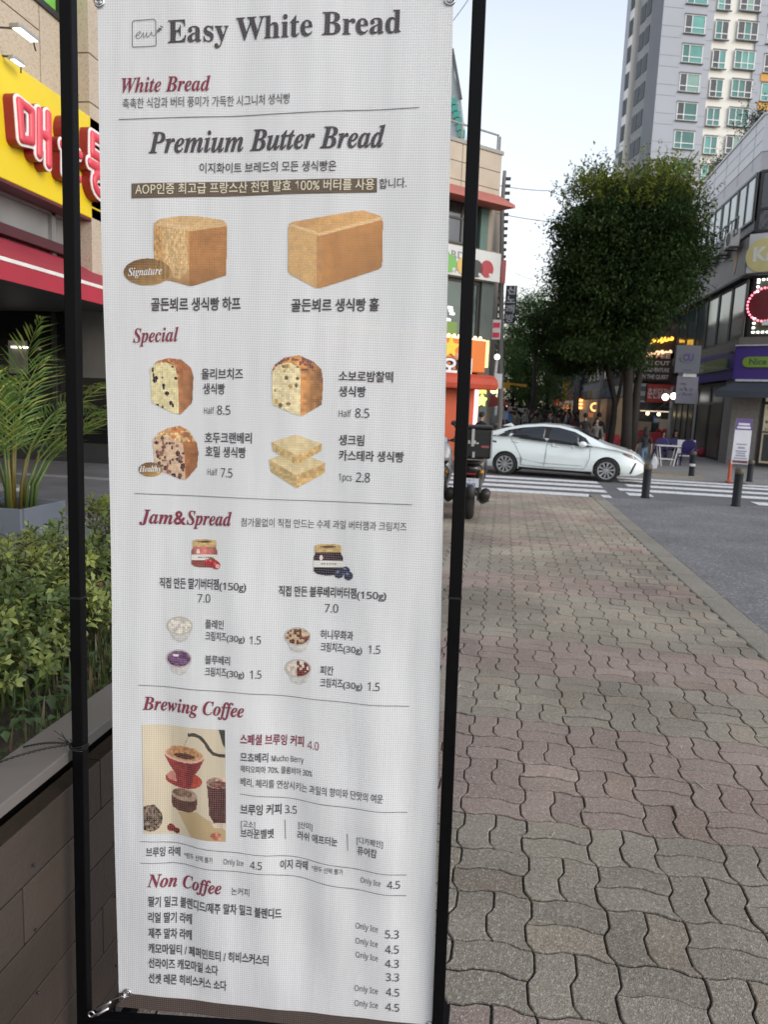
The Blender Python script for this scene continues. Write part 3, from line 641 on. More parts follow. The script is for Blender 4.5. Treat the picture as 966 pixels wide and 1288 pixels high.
tx('section_heading', RED, serif('Brewing Coffee', 1), 179.2, 892.5, 308, 900.5, 25, .008)
tx('section_heading', RED, serif('Non Coffee', 1), 185.4, 1115, 278.6, 1124.2, 24, .008)
tx('badge_lettering', WHITE, serif('Signature', 1), 161, 347.5, 204, 345.5, 14, 0); tx('badge_lettering', WHITE, serif('Healthy', 1), 175, 593.5, 202, 593, 10.5, 0)
b_ = 'menu_lettering'
tx('subtitle_lettering', GREY, '촉촉한 식감과 버터 풍미가 가득한 시그니처 생식빵', 154.3, 136, 365, 130, 13.4, .004)
tx('subtitle_lettering', INK, '이지화이트 브레드의 모든 생식빵은', 250.6, 216.5, 423, 214.2, 13.6, .008)
tx('strap_lettering', CREAM, 'AOP인증 최고급 프랑스산 천연 발효 100% 버터를 사용', 170, 244, 470.6, 237, 14.4, .012)
tx('subtitle_lettering', INK, '합니다.', 476.8, 236.2, 511.5, 235, 13.6, .006)
for s, x0, y0, x1, y1, em, bo in (
 ('골든뵈르 생식빵 하프', 190.6, 390, 302.4, 388.6, 17.2, .022), ('골든뵈르 생식빵 홀', 366.6, 391, 476.3, 389.6, 17.2, .022),
 ('올리브치즈', 253, 476, 306, 476, 14.5, .018), ('생식빵', 255, 494.3, 283, 495, 14.5, .018), ('소보로밤찰떡', 426, 478.3, 494.4, 480, 14.5, .018), ('생식빵', 426, 497.6, 460, 498.4, 14.5, .018),
 ('호두크랜베리', 257.3, 556, 317, 556.6, 14.5, .018), ('호밀 생식빵', 258, 573.2, 309.6, 575, 14.5, .018), ('생크림', 426, 558.7, 458, 559.6, 14.5, .018), ('카스테라 생식빵', 426, 578, 508, 580.4, 14.5, .018),
 ('직접 만든 딸기버터잼', 200, 738.6, 275, 740.4, 14.6, .02), ('(150g)', 276, 741.2, 310, 742.2, 12.5, .014), ('직접 만든 블루베리버터잼', 350, 749, 448, 751.6, 14.6, .02), ('(150g)', 449, 752.3, 486, 753.4, 12.5, .014),
 ('플레인', 258.4, 789, 281.7, 790, 12.4, .014), ('크림치즈', 258.4, 804, 285, 805, 12.4, .014), ('(30g)', 285.5, 805.7, 308.6, 806.6, 10.5, .012), ('블루베리', 258.4, 833.4, 290, 835, 12.4, .014), ('크림치즈', 258.4, 848.4, 285, 849.3, 12.4, .014), ('(30g)', 285.5, 850, 308, 850.8, 10.5, .012),
 ('허니무화과', 402.8, 802.8, 444.2, 804.4, 12.8, .014), ('크림치즈', 402.8, 818.4, 431, 819.5, 12.8, .014), ('(30g)', 431.5, 820.2, 455.6, 821.2, 10.8, .012), ('피칸', 402.8, 847.3, 419.4, 848.4, 12.8, .014), ('크림치즈', 402.8, 862.9, 431, 864, 12.8, .014), ('(30g)', 431.5, 864.8, 456, 865.8, 10.8, .012),
 ('므쵸베리', 303.4, 955, 337.6, 957, 13.6, .014), ('Mucho Berry', 341.7, 957, 382, 959.4, 10.5, .004), ('에티오피아 70%, 콜롬비아 30%', 303.4, 968.6, 393, 975.8, 10.4, .008), ('베리, 체리를 연상시키는 과일의 향미와 단맛의 여운', 303, 986, 482, 1007, 12.6, .006),
 ('브루잉 커피', 302.4, 1022.8, 353, 1024.6, 15.2, .018), ('[고소]', 303, 1039, 321, 1040.4, 10.5, .004), ('브라운벨벳', 302.4, 1051.8, 343.8, 1054, 13.2, .014), ('[산미]', 374.3, 1043.5, 392.4, 1044.5, 10.5, .004), ('러쉬 애프터눈', 372.8, 1058, 424.5, 1063.2, 13.2, .014), ('[디카페인]', 448.9, 1058.5, 482, 1062, 10.5, .004), ('퓨어캄', 449.4, 1073, 474.2, 1075.6, 13.2, .014),
 ('브루잉 라떼', 183.3, 1077, 224.2, 1079.7, 13.4, .016), ('*원두 선택 불가', 229.4, 1081.3, 268.2, 1084, 8.6, .004), ('이지 라떼', 351.6, 1094.2, 386.2, 1096.4, 13.4, .016), ('*원두 선택 불가', 390.9, 1096.6, 431.3, 1100.4, 8.6, .004), ('논커피', 290.5, 1125, 313.3, 1126.6, 11, .002),
 ('딸기 밀크 블렌디드/제주 말차 밀크 블렌디드', 187, 1137.7, 353.6, 1155.3, 14.6, .02), ('리얼 딸기 라떼', 187, 1157.4, 240.8, 1162, 14.6, .02), ('제주 말차 라떼', 187, 1177, 240.8, 1181.7, 14.6, .02), ('캐모마일티 / 페퍼민트티 / 히비스커스티', 187, 1196.2, 338, 1211.7, 14.6, .02), ('선라이즈 캐모마일 소다', 187, 1214.8, 275, 1223.6, 14.6, .02), ('선셋 레몬 히비스커스 소다', 187, 1234, 285.3, 1243.3, 14.6, .02)):
    tx(b_, INK, s, x0, y0, x1, y1, em, bo)
tx('subtitle_lettering', GREY, '첨가물없이 직접 만드는 수제 과일 버터잼과 크림치즈', 303.4, 661, 511.5, 667, 12.2, .004)
tx('section_heading', RED, '스페셜 브루잉 커피', 303.4, 932.7, 382, 938, 15, .02); tx('section_heading', RED, '4.0', 386.7, 941, 401.2, 943, 14.5, .0)
for s, x0, y0, x1, y1, em in (('Half', 256.3, 520.5, 269.3, 520.5, 11), ('8.5', 273, 521.5, 290, 521.6, 15.5), ('Half', 426, 524.3, 441.6, 524.4, 11.5), ('8.5', 446.8, 525.2, 464.4, 525.6, 16), ('Half', 260.5, 597.6, 273.4, 598, 11), ('7.5', 277.5, 600, 292.5, 600.5, 15.5), ('1pcs', 426, 604, 442.6, 605, 12), ('2.8', 447.8, 606, 465.4, 606.6, 16.5),
 ('7.0', 248, 757.5, 264.5, 757.8, 14.5), ('7.0', 407.5, 770.7, 425, 771.2, 15), ('1.5', 314.8, 809.5, 328.3, 810, 14.5), ('1.5', 315.3, 852.5, 329, 853, 14.5), ('1.5', 463.4, 821.4, 478.4, 822, 15), ('1.5', 462.8, 867, 477.8, 868, 15), ('3.5', 357.2, 1025, 372.3, 1026, 15),
 ('Only Ice', 281.2, 1086.5, 306.5, 1089, 10), ('4.5', 314.8, 1091.6, 329.6, 1093, 14), ('Only Ice', 453.5, 1110.2, 478.9, 1113, 10.3), ('4.5', 487.2, 1116, 503.2, 1117.5, 14.5), ('Only Ice', 447.3, 1167.8, 475.5, 1171.3, 10.8), ('5.3', 484.6, 1178, 501.7, 1180, 15), ('Only Ice', 447.3, 1186.5, 475.5, 1190, 10.8), ('4.5', 484.6, 1196.7, 501.7, 1198.4, 15), ('Only Ice', 447.3, 1204, 475.5, 1207.6, 10.8), ('4.3', 484.6, 1214.4, 501.7, 1216, 15), ('3.3', 485.6, 1231.6, 502, 1233, 15), ('Only Ice', 446, 1246.2, 475.5, 1249.5, 10.8), ('4.5', 485.6, 1250.5, 502.2, 1252.5, 15), ('Only Ice', 446, 1264.8, 475.5, 1267.6, 10.8), ('4.5', 485, 1269.8, 502.2, 1271.7, 15)):
    tx('price_lettering', GREY if 'l' in s or 'p' in s else INK, s, x0, y0, x1, y1, em, .004)
def sans(s): return ''.join(chr(0x1D5A0 + ord(c) - 65) if 'A' <= c <= 'Z' else chr(0x1D5BA + ord(c) - 97) if 'a' <= c <= 'z' and c != 'g' else chr(0x1D7E2 + ord(c) - 48) if '0' <= c <= '9' else c for c in s)
T = [(t[0], t[1], sans(t[2]) if t[2] != '&' else '&', *t[3:]) for t in T]
glyphs({(t[2], t[8], 0.) for t in T})
parts = {}
for part, ink, s, x0, y0, x1, y1, em, bo in T:
    key = (part, s, x0, y0)
    v, f = _tc[(s, bo, 0.)]; p0, p1 = ab(x0, y0), ab(x1, y1); e = p1 - p0; ln = np.linalg.norm(e); px = math.hypot(x1 - x0, y1 - y0)
    sy_ = em * ln / px; w = v[:, 0].max()
    if part == 'section_heading' and ord(s[0]) > 255 or part == 'brand_heading': up = np.array([0, 1.])
    else: up = np.array([0, 1.])
    A = p0 + v[:, :1] / w * e + v[:, 1:2] * sy_ * up
    d = parts.setdefault(key, [[], [], part, ink]); o = len(d[0]); d[0] += list(A); d[1] += [tuple(i + o for i in q) for q in f]
for d in parts.values(): cloth_mesh(d[2], d[0], d[1], d[3], banner, .0016)
# --- rules and dividers
def rule(pts, wpx=.9):
    A = []; P = [ab(*p) for p in pts]; h = wpx * .00072
    for i in range(len(P) - 1):
        for k in range(13 if i == len(P) - 2 else 12): q = P[i] + (P[i + 1] - P[i]) * k / 12; t = P[i + 1] - P[i]; t = t / np.linalg.norm(t); nn = np.array([-t[1], t[0]]) * h; A += [q - nn, q + nn]
    return cloth_mesh('printed_rule', A, [(2 * i, 2 * i + 2, 2 * i + 3, 2 * i + 1) for i in range(len(A) // 2 - 1)], GREY, banner, .0014)
for r in (((149, 150.6), (330, 144.5), (527.5, 135.8)), ((169, 620.6), (340, 628), (519, 634.6)), ((174, 861.5), (300, 870), (400, 880), (514.5, 889)), ((302.4, 998), (400, 1010), (512.5, 1022)), ((176, 1058.5), (350, 1078), (430, 1091), (511.5, 1101)), ((176, 1085.5), (340, 1100), (430, 1117), (511.5, 1127.8)), ((357.3, 1033.6), (357.8, 1058)), ((437, 1047.6), (437.5, 1070))): rule(r)
# brown strap behind the cream line
def rounded(q, r=.12, n=6):
    q = [np.array(p, float) for p in q]; out = []
    for i in range(4):
        c, a, b = q[i], q[i - 1], q[(i + 1) % 4]; da = (a - c) / np.linalg.norm(a - c); db = (b - c) / np.linalg.norm(b - c); R = r
        for k in range(n + 1): t = k / n * PI / 2; out.append(c + da * R * (1 - math.sin(t)) + db * R * (1 - math.cos(t)))
    return out
L_ = [ab(165.2, 231), ab(474, 223.4), ab(474, 241.6), ab(165.2, 249.8)]
for k in range(1):
    ol = rounded(L_, .004); nseg = len(ol); ctr = np.mean(L_, 0)
    A, F = grid_quad(L_, 60, 2); cloth_mesh('brown_strap', A, F, BROWN, banner, .0009)
# brand mark: rounded square outline with handwritten letters and a tiny ear of wheat
mk = []; mf = []
def stroke(pts, w, closed=False, nsub=1):
    P = [ab(*p) for p in pts]; n = len(P)
    for i in range(n if closed else n - 1):
        a, b = P[i], P[(i + 1) % n]; t = (b - a) / (np.linalg.norm(b - a) + 1e-9); nn = np.array([-t[1], t[0]]) * w * .00036; e = t * w * .0002
        o = len(mk); mk.extend([a - nn - e, b - nn + e, b + nn + e, a + nn - e]); mf.append((o, o + 1, o + 2, o + 3))
stroke([(166.5, 28.5), (168.5, 26.6), (193.5, 25), (196, 27), (196.8, 57), (195.5, 58.6), (167.5, 59.8), (166.4, 58)], 1.7, True)
stroke([(170, 46), (174, 44.5), (177.2, 41.8), (176.6, 40.4), (174, 41.2), (171.2, 44.8), (171.4, 48), (173.6, 49.2), (177, 47.4), (179.5, 43.8), (180.8, 41.2), (180.2, 45.4), (180.6, 48), (182.8, 46.6), (184.8, 42.2), (185, 41.2), (184.6, 45.6), (185.4, 47.6), (188, 46), (190.4, 41.6), (191.4, 40.8), (191, 44.6), (193.4, 46.2), (196.4, 43.6), (199, 40.4), (202.6, 36.4)], 1.3)
for q in ((199.2, 40.4), (200.6, 38.6), (202, 37.6), (203.6, 34.8)): stroke([(q[0] - 1.4, q[1] - 1), (q[0] + 1.6, q[1] + .4)], 2.4)
cloth_mesh('brand_mark', mk, mf, INK, banner, .0016)

# --- printed pictures: little mosaics, painted cell by cell like the halftone of the real print
def vnoise(x, y, s, seed):
    r = np.random.default_rng(seed).random((64, 64)); x, y = x / s, y / s; i, j = np.floor(x).astype(int), np.floor(y).astype(int); u, v = x - i, y - j
    u, v = u * u * (3 - 2 * u), v * v * (3 - 2 * v); g = lambda a, b: r[a % 64, b % 64]
    return (g(i, j) * (1 - u) + g(i + 1, j) * u) * (1 - v) + (g(i, j + 1) * (1 - u) + g(i + 1, j + 1) * u) * v
def inpoly(x, y, P):
    c = np.zeros(x.shape, bool)
    for (x0, y0), (x1, y1) in zip(P, P[1:] + P[:1]): c ^= ((y0 > y) != (y1 > y)) & (x < (x1 - x0) * (y - y0) / ((y1 - y0) if y1 != y0 else 1e-9) + x0)
    return c
def ellm(x, y, cx, cy, rx, ry): return ((x - cx) / rx) ** 2 + ((y - cy) / ry) ** 2 < 1
def lin(c): c = np.asarray(c, float) / 255; return np.where(c < .04, c / 12.92, ((c + .055) / 1.055) ** 2.4)
def soften(c): c = np.asarray(c, float); l = c @ np.array([.3, .59, .11]); return (l[..., None] if c.ndim > 1 else l) + (c - (l[..., None] if c.ndim > 1 else l)) * .86
class Pic:
    def __init__(s, x0, y0, x1, y1, c=.8):
        s.box = (x0, y0, x1, y1); s.nx, s.ny = int((x1 - x0) / c), int((y1 - y0) / c); s.c = c
        X, Y = np.meshgrid(x0 + (np.arange(s.nx) + .5) * c, y0 + (np.arange(s.ny) + .5) * c); s.x, s.y = X, Y; s.rgb = np.zeros((s.ny, s.nx, 3)); s.m = np.zeros((s.ny, s.nx), bool)
    def put(s, mask, col, tex=0, sc=3, seed=1, sx=1., sy=1.):
        c = np.broadcast_to(np.asarray(col, float), s.rgb.shape).copy()
        if tex: c *= (1 + tex * (vnoise(s.x * sx, s.y * sy, sc, seed) - .5) * 2)[..., None]
        s.rgb[mask] = c[mask]; s.m |= mask
    def shade(s, mask, f): s.rgb[mask] *= (np.broadcast_to(f, s.x.shape)[mask])[:, None]
    def lay(s, name):
        x0, y0, _, _ = s.box; nx, ny, c = s.nx, s.ny, s.c; ids = {}; A = []; F = []; C = []
        def vid(i, j):
            if (i, j) not in ids: ids[(i, j)] = len(A); A.append(ab(x0 + i * c, y0 + j * c))
            return ids[(i, j)]
        for j in range(ny):
            for i in range(nx):
                if s.m[j, i]: F.append((vid(i, j + 1), vid(i + 1, j + 1), vid(i + 1, j), vid(i, j))); C.append(lin(np.clip(soften(s.rgb[j, i]), 0, 255)))
        return cloth_mesh(name, A, F, PRINT, banner, .0012, C)
PRINT = printed('photo_print', (0, 0, 0), attr='col')
p = Pic(192, 270, 287, 363); x, y = p.x, p.y; n1 = vnoise(x, y, 3, 3); n2 = vnoise(x, y, 14, 5)
p.put(inpoly(x, y, [(194, 281), (201, 276), (226, 271.5), (250, 272), (280, 276.5), (284.5, 282), (285, 300), (240, 300), (194, 292)]), (216, 172, 112), .05, 6, 2)
p.put(inpoly(x, y, [(193.5, 287), (198, 282), (238, 288), (238.5, 360), (222, 355), (203, 351), (194.5, 347)]), (205, 152, 88), .05, 8, 4)
m = inpoly(x, y, [(204, 288), (232, 288), (237, 340), (226, 352), (206, 345)]); p.put(m, (214, 172, 112), .16, 2.2, 9, 1.6, .7)
p.put(inpoly(x, y, [(193.5, 287), (203, 283), (204, 350), (194.5, 347)]), (200, 148, 84), .2, 2, 11, 1.5, .6)
p.put(inpoly(x, y, [(238, 288), (283, 281), (284.8, 286), (284.2, 346), (241, 360), (238, 359)]), (186, 122, 62), .05, 5, 7)
p.put(inpoly(x, y, [(238, 285), (283, 278.5), (284.8, 284), (238, 291)]), (222, 178, 118)); p.put(inpoly(x, y, [(196, 283), (203, 279), (238, 285), (238, 290), (200, 285)]), (226, 186, 132))
p.shade(p.m, 1 + .06 * (vnoise(x, y, 1.7, 31) - .5) * 2 - .05 * (vnoise(x, y, 20, 12) - .5)); p.shade(p.m & (y > 335), 1 - .2 * np.clip((y - 335) / 30, 0, 1)); p.lay('bread_picture')
p = Pic(361, 262, 484, 363); x, y = p.x, p.y
p.put(inpoly(x, y, [(363, 282), (370, 279), (448, 265), (458, 264.6), (478, 271), (481.5, 275), (402, 295), (368, 287)]), (212, 158, 92), .05, 7, 2)
p.put(inpoly(x, y, [(362.5, 286), (367, 284), (402, 293), (400, 362), (396, 361.5), (365, 345), (362.5, 341)]), (214, 166, 102), .04, 6, 4)
p.put(inpoly(x, y, [(400, 294), (479, 274), (481.6, 279), (480.5, 334), (477, 338), (404, 362), (399, 362)]), (190, 128, 66), .05, 9, 8)
p.put(inpoly(x, y, [(395, 292), (402, 293), (478, 272), (481.5, 275.5), (402, 297)]), (226, 184, 126)); p.put(inpoly(x, y, [(364, 284), (368, 282.5), (400, 291.5), (398, 295)]), (228, 190, 134))
p.put(inpoly(x, y, [(399, 297), (405, 297), (405, 358), (399, 361)]), (190, 132, 74), .05, 4, 3); p.shade(p.m, 1 + .05 * (vnoise(x, y, 1.6, 31) - .5) * 2); p.shade(p.m & (x > 400), 1.06 - .16 * np.clip((x - 400) / 80, 0, 1) * np.clip((y - 280) / 60, 0, 1)); p.lay('bread_picture')
def slice_bread(x0, y0, face, crust, top, specks, seed, outline_face, outline_side, ns, sc=1.):
    p = Pic(x0, y0, x0 + 70 * sc, y0 + 78 * sc); x, y = p.x, p.y; o = lambda P: [(x0 + a, y0 + b) for a, b in P]
    p.put(inpoly(x, y, o(outline_side)), crust, .16, 4, seed); p.shade(p.m, 1.12 - .35 * np.clip((x - x0 - 34) / 26, 0, 1) + .0 * y)
    tm = p.m & (y < y0 + 20); p.put(tm & (vnoise(x, y, 3, seed + 1) > .42), top, .2, 2.5, seed + 2)
    m = inpoly(x, y, o(outline_face)); p.put(m, face, .10, 3, seed + 3); r = np.random.default_rng(seed)
    xs, ys = x[m], y[m]
    for k in range(ns):
        i = r.integers(len(xs)); rx, ry = r.uniform(1.3, 4.2, 2) * .85; p.put(m & ellm(x, y, xs[i], ys[i], rx, ry), specks[r.integers(len(specks))], .25, 2, seed + k)
    return p
fo = [(5, 14), (12, 7), (24, 5), (36, 10), (39, 22), (41, 70), (34, 69), (7, 56), (6, 36)]
so_ = [(6, 13), (14, 4), (28, 0), (44, 2), (56, 12), (59, 24), (57, 56), (42, 71), (30, 66), (20, 30)]
slice_bread(184, 450.5, (226, 210, 152), (190, 118, 66), (170, 98, 50), [(52, 40, 46), (66, 52, 50), (40, 34, 44)], 21, fo, so_, 15).lay('bread_picture')
fo2 = [(2, 22), (10, 12), (24, 9), (36, 14), (38, 24), (38, 76), (30, 74), (3, 62)]
so2 = [(2, 20), (6, 12), (18, 3), (36, 0), (54, 8), (64, 18), (66, 34), (64, 62), (40, 76), (30, 72), (22, 30)]
slice_bread(340.5, 447, (232, 212, 160), (208, 138, 70), (140, 84, 62), [(150, 120, 60), (126, 104, 58), (196, 160, 84), (238, 220, 170)], 33, fo2, so2, 17).lay('bread_picture')
fo3 = [(3, 20), (12, 12), (26, 16), (40, 22), (42, 34), (43, 68), (36, 67), (6, 54)]
so3 = [(2, 20), (10, 9), (22, 3), (36, 0), (48, 6), (58, 22), (60, 34), (58, 52), (44, 68), (34, 66), (24, 24)]
slice_bread(189, 535.5, (212, 176, 142), (188, 112, 58), (222, 184, 122), [(86, 52, 48), (108, 62, 52), (70, 46, 44), (150, 96, 76)], 44, fo3, so3, 38).lay('bread_picture')
p = Pic(338, 545, 412, 615); x, y = p.x, p.y
for k, (ox, oy, ht) in enumerate(((0, 27, 23), (2, 2, 17))):
    t = [(340 + ox, 566 - 18 + oy + 8), (340 + ox + 34, 548 + oy - 2), (340 + ox + 66 - 2 * k, 548 + oy + 10), (340 + ox + 36, 548 + oy + 26)]
    if k == 1: t = [(342, 556), (372, 546.5), (405, 558), (373, 573)]; ht = 12
    else: t = [(339, 578), (370, 566), (409, 582), (373, 598)]; ht = 16
    p.put(inpoly(x, y, [t[0], t[3], (t[3][0], t[3][1] + ht), (t[0][0] + 2, t[0][1] + ht - 1)]), (196, 164, 104), .14, 3, 3 + k); p.put(inpoly(x, y, [t[3], t[2], (t[2][0] - 1, t[2][1] + ht - 3), (t[3][0], t[3][1] + ht)]), (214, 172, 104), .16, 3, 5 + k)
    p.put(inpoly(x, y, t), (224, 200, 146), .07, 5, 7 + k)
p.lay('bread_picture')
for cx, cy, rx, ry in ((185.5, 342.3, 30, 16.8), (189, 590.5, 15, 9)):
    p = Pic(cx - rx - 1, cy - ry - 1, cx + rx + 1, cy + ry + 1, .7); m = ellm(p.x, p.y, cx, cy, rx, ry); g = ((p.x - cx) / rx * .5 + (p.y - cy) / ry * .5) * .5 + .5
    p.put(m, np.array((104, 68, 32)) + g[..., None] * np.array((96, 86, 50)), .1, 5, 3); p.lay('oval_badge')
for cx, cy, body, dark, fr in ((256.5, 695, (206, 110, 98), (150, 66, 60), (178, 34, 40)), (412.5, 703, (66, 44, 54), (46, 34, 46), (56, 58, 84))):
    k = 1 if fr[0] > 100 else 1.12; p = Pic(cx - 22 * k, cy - 19 * k, cx + 32 * k, cy + 30 * k, .7); x, y = (p.x - cx) / k, (p.y - cy) / k
    p.put((np.abs(x) < 15) & (y > -14) & (y < -6) | ellm(x, y, 0, -14, 15, 2.6), (206, 170, 104), .15, 3, 2); p.put(ellm(x, y, 0, -13.4, 9, 1.2), (90, 66, 40))
    b = (np.abs(x) < 16.5 - .5 * np.clip(-y - 2, 0, 9)) & (y > -7) & (y < 15) | ellm(x, y, 0, 15, 15, 4); p.put(b, body, .12, 3, 5); p.shade(b, 1.15 - .35 * np.abs(x) / 16); p.put(b & (y > 10), dark, .1, 3, 4); p.put(ellm(x, y, -8, -1, 2, 3) & b, (236, 214, 206))
    lb = (np.abs(x) < 16.5) & (y > 2.5 + .0 * x) & (y < 9.5); p.put(lb, (226, 222, 214)); p.put((np.abs(x) < 9) & (np.abs(y - 6) < .7) & (np.floor(x) % 3 > 0), (110, 100, 96))
    for ax, ay, ar in (((9, 13, 6.5), (15, 16, 5.5), (3, 12, 3.6)) if fr[0] > 100 else ((12, 17, 5.4), (20, 13, 4.6), (23, 19, 5.2))): q = ellm(x, y, ax, ay, ar, ar * .95); p.put(q, fr, .3, 1.6, int(ax)); p.put(ellm(x, y, ax - ar * .25, ay - ar * .4, ar * .3, ar * .25), tuple(min(255, c * 1.7 + 30) for c in fr))
    if fr[0] > 100: p.put(ellm(x, y, 17, 17, 3, 2.6), (236, 176, 168)); p.put(ellm(x, y, 9, 7.4, 3.4, 1.3), (86, 110, 58))
    p.lay('jar_picture')
for cx, cy, top, spk in ((225.5, 791, (214, 206, 192), None), (225, 832, (128, 84, 128), (92, 52, 96)), (373.8, 805, (204, 172, 132), (112, 62, 44)), (374.8, 845, (214, 200, 184), (122, 44, 38))):
    p = Pic(cx - 18, cy - 17, cx + 18, cy + 18, .7); x, y = p.x, p.y
    p.put(inpoly(x, y, [(cx - 15.5, cy - 4), (cx + 16, cy), (cx + 10, cy + 13), (cx + 2, cy + 16.5), (cx - 8, cy + 13)]), (206, 202, 196), .08, 3, 3); p.put(ellm(x, y, cx, cy - 4, 16.5, 11.5), (190, 182, 170)); e = ellm(x, y, cx, cy - 4, 14.8, 9.8); p.put(e, top, .16, 3, int(cx))
    if spk: p.put(e & (vnoise(x, y, 3.2, int(cy)) > (.5 if cy < 840 or cx < 300 else .35)) & (x > (cx - 2 if cy > 840 and cx > 300 else 0)), spk, .3, 2, 5)
    p.put(ellm(x, y, cx - 4, cy - 8, 4, 1.6), (236, 230, 222)) if not spk or cx < 300 else None; p.lay('cup_picture')
# the pour-over photograph
qd = [ab(178.6, 911.2), ab(283.9, 916.6), ab(283.9, 1058), ab(180.2, 1049)]
nx, ny = 118, 158; u, v = np.meshgrid((np.arange(nx) + .5) / nx, (np.arange(ny) + .5) / ny); x, y = u * 104, v * 138; rgb = np.empty((ny, nx, 3)); rgb[:] = (212, 198, 172); rgb *= (1 + .05 * (1 - u) - .04 * v + .02 * (vnoise(x, y, 20, 2) - .5))[..., None]
def pt(m, c, tex=.0, s=3, seed=1): rgb[m] = (np.broadcast_to(np.asarray(c, float), rgb.shape) * (1 + tex * (vnoise(x, y, s, seed) - .5) * 2)[..., None])[m]
pt(inpoly(x, y, [(96, 0), (104, 0), (104, 22), (101, 18)]), (66, 64, 54), .1)
path = [(59, 9), (66, 8), (74, 11), (80, 18), (84, 25), (89, 30), (97, 32), (104, 32)]
for (a, b), (c, d) in zip(path, path[1:]):
    for t in np.linspace(0, 1, 8): pt(ellm(x, y, a + (c - a) * t, b + (d - b) * t, 2.1, 2.1), (70, 62, 52))
for t in np.linspace(0, 1, 10): pt(ellm(x, y, 58 - 6 * t, 11 + 13 * t, .6, .9), (170, 160, 140))
pt(ellm(x, y, 51, 66, 24, 11), (150, 54, 50), .1, 4); pt(ellm(x, y, 42, 63, 13, 7), (198, 132, 118), .1, 4); pt(ellm(x, y, 64, 66, 10, 7), (182, 72, 48), .15, 4)
pt(inpoly(x, y, [(26, 37), (78, 37), (72, 50), (64, 60), (62, 74), (42, 74), (40, 60), (32, 50)]), (142, 54, 52), .16, 3); pt(inpoly(x, y, [(56, 45), (70, 45), (62, 60), (60, 74), (54, 74)]), (118, 42, 44), .1)
pt(ellm(x, y, 52, 35, 26, 10), (220, 176, 154)); pt(ellm(x, y, 52, 34, 23.5, 8), (196, 148, 108), .15, 3); pt(inpoly(x, y, [(34, 26), (50, 24), (68, 26), (72, 34), (60, 40), (40, 39)]), (176, 128, 84), .25, 2.5); pt(ellm(x, y, 52, 36.5, 14, 3.4), (84, 52, 40), .2, 3)
sh = inpoly(x, y, [(42, 108), (68, 104), (104, 124), (104, 138), (60, 138)]); rgb[sh] *= (.90, .84, .72)
pt(inpoly(x, y, [(34, 84), (69, 84), (68, 100), (60, 106), (44, 107), (35, 102)]), (96, 62, 50), .2, 3); pt(ellm(x, y, 51.5, 85, 17.5, 8), (176, 148, 126), .15, 3); pt(ellm(x, y, 49, 83, 13, 5), (128, 100, 82), .3, 3)
pt(inpoly(x, y, [(81, 66), (104, 66), (104, 116), (90, 116), (84, 106)]), (82, 46, 40), .2, 3); pt(ellm(x, y, 95, 66, 15, 7), (180, 150, 132), .35, 3); pt(ellm(x, y, 95, 68, 11, 4.4), (112, 74, 62), .5, 2.5); pt(inpoly(x, y, [(86, 116), (104, 115), (104, 122), (90, 121)]), (206, 188, 166), .1)
bm_ = ellm(x, y, 8, 118, 15, 17) & (y > 100) | ellm(x, y, 12, 103, 3, 3); pt(bm_, (104, 88, 74), .75, 2.2, 8); pt(ellm(x, y, 33, 130, 5, 5) | ellm(x, y, 40, 133, 4, 4), (124, 42, 40), .3, 2); pt(ellm(x, y, 92, 132, 7, 5), (186, 116, 92), .35, 3)
A, F = grid_quad(qd, nx, ny); cloth_mesh('coffee_picture', A, F, PRINT, banner, .0012, lin(np.clip(rgb[::-1].reshape(-1, 3), 0, 255)))
# --- grommets
NRM = -PN
def on_cloth_M(px, py, off=.002): q = onplane(px, py, off); return M_(q, PU, PV, NRM)
steel = mat('steel', (.55, .55, .56), .25, .15, 30, metal=1.)
for px, py in ((124.5, 2.5), (566, 0), (159.5, 1249.5), (541, 1291)):
    mb = MB(); mb.torus(on_cloth_M(px, py), .0085, .0028); mb.lathe([(.0062, 0), (.0060, .001), (0, .0006)], on_cloth_M(px, py, .0012)); mb.build('grommet', steel, banner, smooth=True)
# --- frame
fr = thing('banner_stand', 'black square tube banner frame standing on the pavement beside the planter', 'banner stand', (-.45, 1.4, gz(1.4)))
blk = mat('black_powder_coat', (.0022, .0022, .003), .5, .2, 40, .05, 300, spec=.12)
TW = .0255
def pole_at(pxt, pyt, pxb, pyb):
    a, b = onplane(pxt, pyt), onplane(pxb, pyb); return a, b, (a - b) / np.linalg.norm(a - b)
ends = []
for t_, b_2 in (((85, 0), (105.5, 1250)), ((603, 0), (551.5, 1270))):
    a, b, d = pole_at(*t_, *b_2); top = b + d * ((2.56 - b[2]) / d[2]); foot = b - d * ((b[2] - gz(1.4) - .03) / d[2]); ends.append((foot, top, b))
    u = np.cross(d, PN); u /= np.linalg.norm(u); w = np.cross(u, d); c0, c1 = foot, top
    mb = MB(); mb.prism([c0 + u * sx * TW / 2 + w * sy * TW / 2 for sx, sy in ((1, 1), (-1, 1), (-1, -1), (1, -1))], c1 - c0); P0(mb, 'upright', blk, .0022, par=fr)
    jz = onplane(b_2[0] - (b_2[0] - t_[0]) * .4, 752); jc = foot + d * ((jz[2] - foot[2]) / d[2])
    mb = MB(); mb.prism([jc + u * sx * (TW / 2 + .0012) + w * sy * (TW / 2 + .0012) for sx, sy in ((1, 1), (-1, 1), (-1, -1), (1, -1))], d * .004); P0(mb, 'sleeve_joint', mat('joint_black', (.003, .003, .003), .6), par=fr)
    mb = MB(); fb = foot - (0, 0, .015); mb.bx(fb[0] - .0135, fb[0] + .0135, fb[1] - .32, fb[1] + .32, gz(1.4) - .002, gz(1.4) + .028); P0(mb, 'foot', blk, .002, par=fr)
bl, br_ = onplane(104, 1281), onplane(551, 1310)
